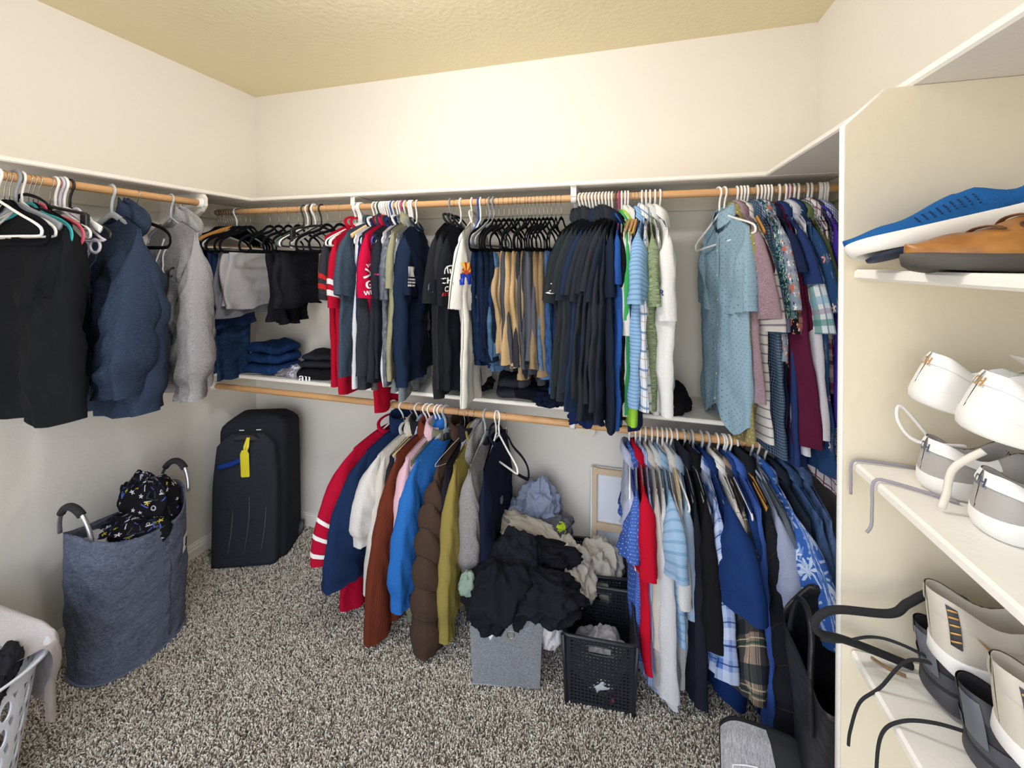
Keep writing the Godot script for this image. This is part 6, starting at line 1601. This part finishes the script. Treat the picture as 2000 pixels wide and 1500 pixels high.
func fabric_bin():
	var t := thing("storage_bin", "grey fabric storage bin half hidden under black clothes", "bin", Vector3(-0.478, 0, -1.618), deg_to_rad(11.5))
	var b := Build.new()
	var w0 := Vector2(0.265, 0.225); var w1 := Vector2(0.285, 0.245); var h := 0.275
	var c := func(k: Vector2, y: float) -> Array: return [Vector3(-k.x / 2, y, k.y / 2), Vector3(k.x / 2, y, k.y / 2), Vector3(k.x / 2, y, -k.y / 2), Vector3(-k.x / 2, y, -k.y / 2)]
	var lo: Array = c.call(w0, 0.004); var hi: Array = c.call(w1, h); var hin: Array = c.call(w1 - Vector2(0.012, 0.012), h); var lin: Array = c.call(w0 - Vector2(0.012, 0.012), 0.012)
	for k in 4:
		var n := (k + 1) % 4
		var side := Build.new()
		var p := PackedVector3Array(); var uv := PackedVector2Array()
		var out: Vector3 = ((lo[k] + lo[n]) * 0.5 * Vector3(1, 0, 1)).normalized()
		for j in 11:
			for i in 13:
				var v := j / 10.0; var u := i / 12.0
				p.append((lo[k] as Vector3).lerp(lo[n], u).lerp((hi[k] as Vector3).lerp(hi[n], u), v) + out * (0.005 * sin(PI * u) * sin(PI * v) * (1.0 if k % 2 == 0 else -0.6) - 0.002 * sin(9.0 * u + 4.0 * v) * sin(PI * u))); uv.append(Vector2(u * 0.27, v * h))
		side.grid(p, uv, 13)
		side.quad(hi[k], hi[n], hin[n], hin[k]); side.quad(hin[k], hin[n], lin[n], lin[k])
		part("side", side.mesh(true), cloth("a2a5aa", "heather", 0.3, 0.4), t)
	b.quad(lo[0], lo[1], lo[2], lo[3]); b.quad(lin[0], lin[1], lin[2], lin[3]); part("base", b.mesh(), plain("84878d", 0.9), t)
	b = Build.new(); b.tube(PackedVector3Array([lo[0], lo[1], lo[2], lo[3]]), 0.0045, 0.0045, Vector3.UP, 6, true); part("base_piping", b.mesh(), plain("8d9197", 0.9), t)
	b = Build.new(); var ring := PackedVector3Array()
	for k in 20: ring.append(Vector3(0.02 + 0.014 * cos(TAU * k / 20), 0.215 + 0.014 * sin(TAU * k / 20), w1.y / 2 - 0.001))
	b.tube(ring, 0.003, 0.002, Vector3(0, 0, 1), 8, true); part("grommet", b.mesh(), plain("a89a86", 0.3, 0.8), t, "metal ring grommet")
	b = Build.new(); b.prism(PackedVector2Array([Vector2(-0.014, 0.01), Vector2(0.014, 0.01), Vector2(0, -0.012)]), Vector3(-0.06, 0.205, w1.y / 2 + 0.001), Vector3(1, 0, 0), Vector3(0, 1, 0), Vector3(0, 0, 0.001)); part("triangle_mark", b.mesh(), plain("e6e6e6", 0.8), t)
	# clothes heaped over and behind the bin
	crumple("crumpled_sweater", "large black sweater heaped over the grey fabric bin", "sweater", "1c1e24", Vector3(-0.50, 0.325, -1.595), Vector3(0.145, 0.11, 0.14), 14, {"amp": 0.26, "freq": 0.75, "floor": -0.75, "droop": 0.8, "lump": 0.4, "nu": 110, "nv": 64})
	crumple("crumpled_shirt", "black shirt trailing right from the heap towards the black basket", "shirt", "1f2128", Vector3(-0.335, 0.335, -1.595), Vector3(0.15, 0.055, 0.10), 15, {"amp": 0.35, "floor": -0.8, "droop": 0.5, "nu": 90, "nv": 44})
	crumple("crumpled_hoodie", "black garment standing up at the top of the dark heap", "hoodie", "20222a", Vector3(-0.46, 0.395, -1.68), Vector3(0.10, 0.10, 0.075), 17, {"amp": 0.24, "freq": 0.8, "floor": -0.8, "droop": 0.2, "nu": 90, "nv": 50})
	crumple("crumpled_shirt", "dark sleeve lying across the cream clothes", "shirt", "1b1c22", Vector3(-0.33, 0.385, -1.745), Vector3(0.115, 0.045, 0.06), 18, {"amp": 0.3, "floor": -0.8})
	crumple("crumpled_cloth", "pale green cloth peeking out left of the black heap", "cloth", "8fa396", Vector3(-0.63, 0.34, -1.54), Vector3(0.035, 0.05, 0.03), 19, {"nu": 36, "nv": 22})
	crumple("crumpled_shirt", "white cloth hanging down the right side of the grey bin", "shirt", "dcd8d8", Vector3(-0.30, 0.205, -1.60), Vector3(0.05, 0.085, 0.05), 20, {"amp": 0.2, "floor": -0.95})
	crumple("crumpled_clothes", "low mound of mixed pale laundry behind the grey bin", "laundry", "b9b0a4", Vector3(-0.40, 0.14, -1.88), Vector3(0.22, 0.20, 0.17), 24, {"amp": 0.2, "floor": -0.65})
	crumple("crumpled_trousers", "cream trousers draped across the laundry behind the bin", "trousers", "cfc6b6", Vector3(-0.40, 0.345, -1.86), Vector3(0.19, 0.075, 0.09), 26, {"amp": 0.3, "floor": -0.8, "tilt": -0.35, "nu": 90, "nv": 44})
	crumple("crumpled_shirt", "cream and white shirt spilling towards the back basket", "shirt", "d4ccbe", Vector3(-0.245, 0.285, -1.80), Vector3(0.10, 0.10, 0.11), 27, {"amp": 0.36, "floor": -0.9, "tilt": -0.25, "nu": 90, "nv": 50})
	crumple("crumpled_shirt", "blue grey shirt in a tall lump against the back wall", "shirt", "8f9ab2", Vector3(-0.43, 0.435, -1.975), Vector3(0.10, 0.12, 0.075), 29, {"amp": 0.32, "floor": -0.85, "nu": 90, "nv": 50})
	crumple("crumpled_shirt", "pale blue cloth left of the tall blue grey lump", "shirt", "9aa6c2", Vector3(-0.545, 0.395, -1.95), Vector3(0.08, 0.06, 0.07), 30, {"amp": 0.3, "floor": -0.85})
	crumple("crumpled_shirt", "dark grey heather shirt below the tall blue grey lump", "shirt", "6b6c74:heather", Vector3(-0.36, 0.375, -1.94), Vector3(0.10, 0.065, 0.06), 31, {"amp": 0.32, "floor": -0.85})
	crumple("crumpled_sock", "neon yellow green cloth on the dark grey shirt", "cloth", "c3e02a", Vector3(-0.305, 0.40, -1.905), Vector3(0.028, 0.026, 0.022), 33, {"nu": 30, "nv": 20})
	crumple("crumpled_bag", "dark plastic bag showing left of the pale laundry", "bag", plain("2a2b31", 0.3), Vector3(-0.585, 0.32, -1.86), Vector3(0.06, 0.07, 0.06), 34, {"amp": 0.3})

func holed_wall(a: Vector3, right: Vector3, up: Vector3, cols: int, rows: int, thick: Vector3, slot: bool) -> ArrayMesh:
	# a moulded plastic wall with staggered diamond holes and a grip slot near the top
	var b := Build.new()
	var dx := right / cols; var dy := up / rows
	for j in rows:
		for i in cols:
			var o := a + dx * i + dy * j
			var in_slot: bool = slot and j >= rows - 4 and j < rows - 2 and i >= cols / 2 - 3 and i < cols / 2 + 3
			if in_slot: continue
			var edge: bool = j == 0 or j >= rows - 1 or i == 0 or i == cols - 1
			var r := 0.0 if edge else 0.33
			var q := [o, o + dx, o + dx + dy, o + dy]
			if r == 0.0:
				b.quad(q[0], q[1], q[2], q[3]); b.quad(q[3] + thick, q[2] + thick, q[1] + thick, q[0] + thick)
				if j >= rows - 1: b.quad(q[2], q[3], q[3] + thick, q[2] + thick)
				continue
			var sh := 0.14 if (i + j) % 2 == 0 else -0.14
			var c := o + dx * 0.5 + dy * 0.5
			var d := [c - dy * r + dx * sh, c + dx * (r + 0.05), c + dy * r - dx * sh, c - dx * (r + 0.05)]
			for k in 4:
				var n := (k + 1) % 4
				b.tri(q[k], q[n], d[k]); b.tri(q[n], d[n], d[k])
				b.tri(d[k] + thick, q[n] + thick, q[k] + thick); b.tri(d[k] + thick, d[n] + thick, q[n] + thick)
				b.quad(d[n], d[k], d[k] + thick, d[n] + thick)
	return b.mesh()

func woven_basket(at: Vector3, turn: float, label: String):
	var t := thing("plastic_basket", label, "basket", at, deg_to_rad(turn))
	var m := plain("1c2027", 0.42)
	var lo := Vector2(0.245, 0.225); var hi := Vector2(0.27, 0.25); var h := 0.268
	var f := func(k: Vector2, y: float) -> Array: return [Vector3(-k.x / 2, y, k.y / 2), Vector3(k.x / 2, y, k.y / 2), Vector3(k.x / 2, y, -k.y / 2), Vector3(-k.x / 2, y, -k.y / 2)]
	var a: Array = f.call(lo, 0.002); var c: Array = f.call(hi, h)
	for k in 4:
		var n := (k + 1) % 4
		var base: Vector3 = a[k]; var side: Vector3 = a[n] - a[k]
		var up: Vector3 = (c[k] + c[n] - a[k] - a[n]) * 0.5
		var inward := -Vector3((a[k] + a[n]).x, 0, (a[k] + a[n]).z).normalized() * 0.003
		part("wall", holed_wall(base, side, up, 18, 20, inward, k % 2 == 0), m, t)
	var b := Build.new()
	b.box(Vector3(0, 0.004, 0), Vector3(lo.x, 0.005, lo.y), 0.002); part("base", b.mesh(), m, t)
	b = Build.new()
	var ring := []
	for k in 4: ring.append(c[k])
	var pts := PackedVector3Array()
	for k in 4:
		var q: Vector3 = c[k]; var prev: Vector3 = c[(k + 3) % 4]; var nx: Vector3 = c[(k + 1) % 4]
		pts.append(q + (prev - q).normalized() * 0.02); pts.append(q + (prev - q).normalized() * 0.006 + (nx - q).normalized() * 0.006); pts.append(q + (nx - q).normalized() * 0.02)
	b.tube(pts, 0.007, 0.006, Vector3.UP, 8, true); part("rim", b.mesh(), m, t)
	for k in 4:
		b = Build.new(); var e: Vector3 = a[k]; var g: Vector3 = c[k]
		b.tube(PackedVector3Array([e, g]), 0.007, 0.007, Vector3(1, 0, 0.3), 8); part("corner_post", b.mesh(), m, t)
	for s: int in [0, 2]:
		b = Build.new()
		var mid: Vector3 = ((a[s] + a[s + 1]) * 0.5).lerp((c[s] + c[s + 1]) * 0.5, 0.85)
		var w := hi.x * 3.0 / 18.0; var hh := h / 20.0
		b.tube(smooth_path([mid + Vector3(-w, hh, 0), mid + Vector3(w, hh, 0), mid + Vector3(w, -hh, 0), mid + Vector3(-w, -hh, 0)], true, 0.006), 0.003, 0.004, Vector3(0, 0, 1), 6, true); part("grip_frame", b.mesh(), m, t)

func baskets():
	woven_basket(Vector3(-0.105, 0, -1.638), 4, "black woven plastic basket standing in front on the carpet")
	woven_basket(Vector3(-0.135, 0, -1.945), 8, "black woven plastic basket at the back wall below the canvas")
	crumple("crumpled_cloth", "pale cloth lying at the bottom of the front black basket", "cloth", "b9babf", Vector3(-0.105, 0.10, -1.63), Vector3(0.10, 0.09, 0.09), 41, {"amp": 0.25})
	crumple("crumpled_cloth", "dark red cloth low inside the front black basket", "cloth", "7c2c48", Vector3(-0.06, 0.05, -1.60), Vector3(0.06, 0.045, 0.06), 42, {"amp": 0.25, "nu": 40, "nv": 26})
	crumple("crumpled_trousers", "cream trousers stuffed into the back black basket", "trousers", "c9c2b4", Vector3(-0.125, 0.20, -1.93), Vector3(0.10, 0.13, 0.09), 43, {"amp": 0.3, "floor": -0.9, "nu": 90, "nv": 50})
	var t := thing("picture_canvas", "back of a white picture canvas with wooden stretcher leaning on the back wall", "canvas", Vector3(0.02, 0.0, -2.035))
	t.rotation.x = deg_to_rad(-4.0)
	var b := Build.new(); b.box(Vector3(0, 0.315, -0.012), Vector3(0.39, 0.63, 0.004), 0.001); part("canvas", b.mesh(), plain("e9ecf4", 0.85), t)
	for q: Array in [[Vector3(-0.178, 0.315, 0), Vector3(0.022, 0.63, 0.018)], [Vector3(0.178, 0.315, 0), Vector3(0.022, 0.63, 0.018)], [Vector3(0, 0.02, 0), Vector3(0.33, 0.036, 0.018)], [Vector3(0, 0.345, 0), Vector3(0.334, 0.036, 0.018)], [Vector3(0, 0.612, 0), Vector3(0.334, 0.03, 0.018)]]:
		b = Build.new(); b.box(q[0], q[1], 0.001); part("stretcher_bar", b.mesh(), plain("d9c0a0", 0.7), t)
	for s: int in [-1, 1]:
		b = Build.new(); b.box(Vector3(0.193 * s, 0.315, 0.001), Vector3(0.008, 0.63, 0.022), 0.001); part("canvas_edge", b.mesh(), plain("eceae8", 0.9), t)

func tote():
	var t := thing("tote_bag", "tall black leather tote bag slouching under the hung clothes beside the panel", "bag", Vector3(0.575, 0, -1.31), deg_to_rad(-4))
	var g := Sheet.new(); var nu := 60; var nv := 26; g.cols = nu + 1
	for j in nv * 2 + 1:
		var inner := j > nv
		var v := float(j) / nv if not inner else 1.0 - float(j - nv) / nv * 0.6
		for i in nu + 1:
			var a := TAU * (i % nu) / nu
			var c := signf(cos(a)) * pow(absf(cos(a)), 0.5); var s := signf(sin(a)) * pow(absf(sin(a)), 0.4)
			var tip := pow(absf(sin(a)), 6.0)
			var y := (0.56 + 0.07 * tip * (1.0 if s < 0.0 else 0.4) - 0.05 * pow(absf(c), 3.0) * (0.2 if c < 0.0 else -0.6)) * v
			var k := 0.005 if inner else 0.0
			g.p.append(Vector3(c * (lerpf(0.075, 0.105, v) - k) * (1.0 - 0.55 * tip * v) + 0.008 * sin(7.0 * v + 3.0 * s) * v, y, s * (lerpf(0.15, 0.19, v) - k) + 0.006 * sin(6.0 * v)))
			g.uv.append(Vector2(a * 0.12, y))
	var lm := StandardMaterial3D.new(); lm.albedo_color = Color("1b1d22"); lm.roughness = 0.42; lm.metallic_specular = 0.5; lm.normal_enabled = true; lm.normal_scale = 0.5; lm.normal_texture = normal_tex("wrinkle", 12, 0.018, 256, 5.0, 4, false); lm.uv1_scale = Vector3(3, 3, 1); lm.cull_mode = BaseMaterial3D.CULL_DISABLED
	part("body", mesh_of([g]), lm, t)
	var b := Build.new(); b.box(Vector3(0, 0.006, 0), Vector3(0.14, 0.008, 0.27), 0.003); part("base", b.mesh(), lm, t)
	for s: int in [-1, 1]:
		b = Build.new(); var seam := PackedVector3Array()
		var col := 15 if s > 0 else 45
		for j in nv: seam.append(g.p[(j + 1) * (nu + 1) + col] * Vector3(1.0, 1, 1.006))
		b.tube(seam, 0.004, 0.0025, Vector3(1, 0, 0), 6); part("side_piping", b.mesh(), plain("2b2d33", 0.5), t)
	b = Build.new()
	b.tube(smooth_path([Vector3(-0.095, 0.42, -0.09), Vector3(-0.10, 0.55, -0.088), Vector3(-0.09, 0.66, -0.06), Vector3(-0.085, 0.69, 0.0), Vector3(-0.09, 0.66, 0.06), Vector3(-0.10, 0.55, 0.088), Vector3(-0.095, 0.42, 0.09)]), 0.0075, 0.0075, Vector3(1, 0, 0), 10); part("handle", b.mesh(), lm, t)
	# a low wedge-shaped bag in front of it: a grey sloping face, a black side
	t = thing("athletic_bag", "grey fronted bag with black side and white outlined number patch at the picture's foot", "bag", Vector3(0.41, 0, -1.325), deg_to_rad(-6))
	var face := func(x: float, v: float, off: float) -> Vector3:     # v from the back's foot over the top down the front slope
		var pr := [Vector2(-0.125, 0.004), Vector2(-0.135, 0.10), Vector2(-0.125, 0.185), Vector2(-0.095, 0.212), Vector2(-0.055, 0.20), Vector2(0.02, 0.15), Vector2(0.09, 0.098), Vector2(0.15, 0.045), Vector2(0.165, 0.012), Vector2(0.15, 0.003)]
		var f := v * (pr.size() - 1.0); var k := mini(int(f), pr.size() - 2)
		var q: Vector2 = (pr[k] as Vector2).lerp(pr[k + 1], f - k)
		var e := 1.0 - 0.22 * pow(absf(x / 0.12), 5.0)
		return Vector3(x * (1.0 + 0.25 * v), q.y * e + off, q.x * (0.9 + 0.1 * e) + off * 0.6)
	for k in 2:
		var p := PackedVector3Array(); var uv := PackedVector2Array()
		for j in 37:
			for i2 in 21:
				var v := j / 36.0 if k == 0 else lerpf(0.36, 0.93, j / 36.0)
				var x := lerpf(-0.12, 0.12, i2 / 20.0) if k == 0 else lerpf(-0.117, lerpf(0.0, 0.045, j / 36.0), i2 / 20.0)
				var w: Vector3 = face.call(x, v, 0.0 if k == 0 else 0.0035)
				p.append(w); uv.append(Vector2(v * 0.3, x))
		if k == 0:                                             # close both ends
			for e: int in [0, 20]:
				var cap := PackedVector3Array(); var cuv := PackedVector2Array(); var mid := Vector3(p[e].x, 0.08, 0.0)
				for j in 37: cap.append(p[j * 21 + e]); cap.append(mid); cuv.append(Vector2.ZERO); cuv.append(Vector2.ZERO)
				b = Build.new(); b.grid(cap, cuv, 2); part("side_panel", b.mesh(), plain("24262b", 0.7), t)
		b = Build.new(); b.grid(p, uv, 21)
		part("body" if k == 0 else "front_panel", b.mesh(true), plain("202226", 0.7) if k == 0 else look("cfced2:heather"), t, "" if k == 0 else "grey streaked front panel")
	var put := func(q: Vector2, lift: float) -> Vector3: return face.call(-0.05 + q.x, 0.61 - q.y * 2.6, lift)
	b = Build.new(); var ol := PackedVector3Array()
	for q: Vector2 in [Vector2(-0.036, -0.04), Vector2(0.0, -0.042), Vector2(0.036, -0.04), Vector2(0.04, -0.01), Vector2(0.036, 0.026), Vector2(0.018, 0.036), Vector2(-0.01, 0.034), Vector2(-0.04, 0.032), Vector2(-0.04, 0.0)]: ol.append(put.call(q, 0.005))
	b.tube(ol, 0.0022, 0.001, Vector3(0, 0.8, 0.6), 6, true); var pa := part("patch_outline", b.mesh(), plain("eeeef0", 0.8), t)
	b = Build.new(); var q2 := words("2", 0.06)
	for k in range(0, q2.size(), 3): b.tri(put.call(q2[k] - Vector2(0, 0.026), 0.0052), put.call(q2[k + 1] - Vector2(0, 0.026), 0.0052), put.call(q2[k + 2] - Vector2(0, 0.026), 0.0052))
	part("number", b.mesh(), plain("f2f2f2", 0.8), pa)

func laundry_basket():
	var t := thing("laundry_basket", "white plastic laundry basket with oval holes at the picture's left foot", "basket", Vector3(-2.015, 0, -0.615))
	var m := plain("d9dade", 0.4)
	var p := PackedVector3Array(); var uv := PackedVector2Array()
	# walls built as strips between rows of oval holes
	var b := Build.new()
	var pt := func(u: float, y: float, off: float) -> Vector3:
		var a := u * TAU; var k := lerpf(0.78, 1.0, y / 0.47)
		return Vector3(signf(cos(a)) * pow(absf(cos(a)), 0.45) * (0.315 * k - off), y, signf(sin(a)) * pow(absf(sin(a)), 0.45) * (0.225 * k - off))
	var cols := 40; var rows := 5
	for j in rows:
		for i in cols:
			var y0 := 0.01 + 0.40 * j / rows; var y1 := 0.01 + 0.40 * (j + 1) / rows
			var u0 := float(i) / cols; var u1 := float(i + 1) / cols
			var cu := (u0 + u1) * 0.5; var cy := (y0 + y1) * 0.5
			var n := 12
			for k in n:
				var a0 := TAU * k / n; var a1 := TAU * (k + 1) / n
				var sq := func(a: float) -> Vector2: 
					var d := Vector2(cos(a), sin(a)); var s := 1.0 / maxf(absf(d.x), absf(d.y)); return d * s
				var h := 0.0 if i % 2 == 1 else 1.0
				var o0: Vector2 = sq.call(a0 + 0.0); var o1: Vector2 = sq.call(a1)
				var e := func(q: Vector2, off: float) -> Vector3: return pt.call(cu + q.x * (u1 - u0) * 0.5, cy + q.y * (y1 - y0) * 0.5, off)
				var i0 := Vector2(cos(a0) * 0.72, sin(a0) * 0.72) * h; var i1 := Vector2(cos(a1) * 0.72, sin(a1) * 0.72) * h
				for off: float in [0.0, 0.004]:
					var A: Vector3 = e.call(o0, off); var B: Vector3 = e.call(o1, off); var C: Vector3 = e.call(i1, off); var D: Vector3 = e.call(i0, off)
					if h > 0.0: b.quad(A, B, C, D)
					else: b.tri(A, B, C)
				if h > 0.0:
					b.quad(e.call(i0, 0.0), e.call(i1, 0.0), e.call(i1, 0.004), e.call(i0, 0.004))
	part("lower_wall", b.mesh(), m, t)
	b = Build.new()
	for r: Array in [[0.41, 0.0], [0.455, 0.0], [0.47, -0.012], [0.474, -0.02], [0.466, -0.022], [0.462, -0.01], [0.455, 0.005], [0.41, 0.005]]:
		for i in 81:
			p.append(pt.call(float(i % 80) / 80.0, r[0], r[1])); uv.append(Vector2(i * 0.02, r[0]))
	b.grid(p, uv, 81); part("rim", b.mesh(), m, t)
	b = Build.new(); b.box(Vector3(0, 0.008, 0), Vector3(0.42, 0.008, 0.28), 0.003); part("base", b.mesh(), m, t)
	# the pale shirt over its far corner
	var g := Sheet.new(); g.cols = 33
	for j in 25:
		for i in 33:
			var v := j / 24.0; var u := i / 32.0
			var a := lerpf(2.75, 5.75, u)                       # round the far side and the right end
			var ca := cos(a); var sa := sin(a)
			var k := Vector3(signf(ca) * pow(absf(ca), 0.45) * 0.338, 0, signf(sa) * pow(absf(sa), 0.45) * 0.248)
			var fold := 0.012 * sin(u * 34.0 + v * 3.0) * smoothstep(0.2, 0.9, v) + 0.006 * sin(u * 71.0)
			if v < 0.3: g.p.append(k * (0.72 + 0.9 * v) + Vector3(0, 0.44 + 0.13 * v + 0.012 * sin(u * 20.0), 0))
			else:
				var d := (v - 0.3) / 0.7
				var l := 0.12 + 0.15 * smoothstep(0.45, 0.62, u) * (1.0 - 0.3 * smoothstep(0.9, 1.0, u))
				g.p.append(k * (1.0 + 0.05 * sin(PI * minf(d * 2.0, 1.0)) + fold) + Vector3(0, 0.488 - l * d + 0.012 * sin(PI * minf(d * 3.0, 1.0)), 0))
			g.uv.append(Vector2(u * 0.9, v * 0.4))
	var sm := mesh_of([g])
	single("draped_shirt", sm, look("cfc8c8"), "pale pinkish white shirt draped over the laundry basket's far rim", "shirt", Vector3(-2.015, 0.003, -0.615))
	crumple("crumpled_clothes", "pale laundry filling the white laundry basket", "laundry", "c9c4c2", Vector3(-2.03, 0.30, -0.61), Vector3(0.24, 0.16, 0.17), 51, {"amp": 0.2})
	for q: Array in [[Vector3(-1.80, 0.455, -0.755), -0.5, "black and grey sock pair on the white basket's right corner"], [Vector3(-1.875, 0.45, -0.735), 0.4, "dark sock bundle left of the pair on the white basket"], [Vector3(-1.755, 0.445, -0.70), -0.2, "charcoal sock bundle nearest the white basket's rim"]]:
		crumple("sock_bundle", q[2], "socks", "34353b:heather", q[0], Vector3(0.075, 0.034, 0.034), 60 + int(q[1] * 10.0), {"turn": q[1], "amp": 0.25, "nu": 44, "nv": 26})

func lower_shelf_things():
	var y := 1.0205
	var t := folded("folded_jeans", "blue denim jeans folded in a tall stack on the lower shelf", "jeans", "25467c:denim", Vector3(-2.03, y, -1.935), Vector3(0.29, 0.155, 0.22), -4, 3, {"hump": 0.05})
	folded("folded_shorts", "charcoal folded clothes on top of the black lettered shirt", "clothes", "2a2c33", Vector3(-1.66, y + 0.062, -1.93), Vector3(0.22, 0.07, 0.2), 10, 2, {"hump": 0.015})
	t = folded("folded_shirt", "black folded shirt with white letters showing on its fold", "shirt", "1b1c21", Vector3(-1.655, y, -1.918), Vector3(0.24, 0.058, 0.2), 6, 1)
	var b := Build.new(); var q := words("aü", 0.062, true, "Droid Serif")
	for k in range(0, q.size(), 3):
		var v := []
		for m in 3:
			var yy := q[k + m].y + 0.012
			v.append(Vector3(q[k + m].x - 0.045, yy, 0.1 + 0.0025 - 0.0 * pow(absf(yy - 0.029) / 0.029, 4.0) * 0.02))
		b.tri(v[0], v[1], v[2])
	part("letters", b.mesh(), plain("efefef", 0.8), t)
	crumple("crumpled_pouch", "shiny silver grey pouch between the jeans and the lettered shirt", "pouch", plain("a7a6b2", 0.3, 0.5), Vector3(-1.80, y + 0.022, -1.875), Vector3(0.05, 0.036, 0.045), 71, {"amp": 0.35, "floor": -0.6})
	crumple("crumpled_tie", "grey silk cloth lying left of the silver pouch", "cloth", plain("7c7a82", 0.4, 0.2), Vector3(-1.87, y + 0.014, -1.865), Vector3(0.05, 0.022, 0.03), 72, {"amp": 0.3, "floor": -0.6})
	for k in 3:
		b = Build.new(); b.tube(smooth_path([Vector3(-2.12 + 0.03 * k, y + 0.004, -1.828 - 0.012 * k), Vector3(-2.05 + 0.03 * k, y + 0.006, -1.838 - 0.010 * k), Vector3(-1.93 + 0.03 * k, y + 0.008, -1.856 - 0.006 * k)], false, 0.01), 0.0035, 0.010, Vector3(0, 0, 1), 8)
		single("belt", b.mesh(), plain(["8a8580", "3a3a3e", "b4b0aa"][k], 0.4), ["taupe belt end lying nearest the shelf's front edge", "dark belt end lying between two lighter ones", "pale grey belt end lying against the folded jeans"][k], "belt")
	b = Build.new(); b.box(Vector3.ZERO, Vector3(0.03, 0.016, 0.03), 0.004); single("belt_buckle", b.mesh(), plain("b9b4ac", 0.3, 0.9), "small metal buckle lying beside the silk cloth", "buckle", Vector3(-1.905, y + 0.008, -1.85))
	crumple("crumpled_shirt", "black shirt lying on the lower shelf below the dark jeans", "shirt", "1a1b22", Vector3(-0.76, y + 0.035, -1.93), Vector3(0.10, 0.05, 0.09), 73, {"amp": 0.25, "floor": -0.65})
	folded("folded_trousers", "charcoal folded trousers on the lower shelf below the chinos", "trousers", "33353d", Vector3(-0.54, y, -1.92), Vector3(0.17, 0.085, 0.2), 14, 2, {"hump": 0.02})
	folded("folded_trousers", "black folded trousers spread on the lower shelf right of the charcoal pair", "trousers", "16171f", Vector3(-0.43, y, -1.905), Vector3(0.18, 0.055, 0.19), -8, 1, {"hump": 0.02})
	crumple("crumpled_shirt", "dark navy shirt bunched at the lower shelf's edge under the jeans", "shirt", "171d33", Vector3(-0.33, y + 0.02, -1.85), Vector3(0.09, 0.045, 0.08), 75, {"amp": 0.3, "floor": -0.5})
	crumple("crumpled_shirt", "navy cloth hanging over the lower rod beside its bracket", "shirt", "1d2c58", Vector3(-0.175, y - 0.02, -1.80), Vector3(0.07, 0.06, 0.05), 76, {"amp": 0.3, "droop": 0.5})
	crumple("crumpled_bag", "black cap shaped cloth on the lower shelf under the white polo", "cap", "18181c", Vector3(0.165, y + 0.045, -1.90), Vector3(0.10, 0.075, 0.09), 77, {"amp": 0.16, "floor": -0.62, "tilt": -0.15})
	crumple("crumpled_shirt", "flat black shirt beside the black cap on the lower shelf", "shirt", "1b1b20", Vector3(0.055, y + 0.02, -1.87), Vector3(0.075, 0.03, 0.08), 78, {"amp": 0.2, "floor": -0.65})

func _ready():
	rng.seed = 5
	lights()
	build_room()
	unseen_ceiling_lamp()
	upper_left_tees()
	upper_middle()
	upper_polos()
	upper_right()
	corner_clothes()
	left_rod()
	lower_left()
	lower_right()
	shoes()
	hamper()
	suitcase()
	fabric_bin()
	baskets()
	tote()
	laundry_basket()
	lower_shelf_things()
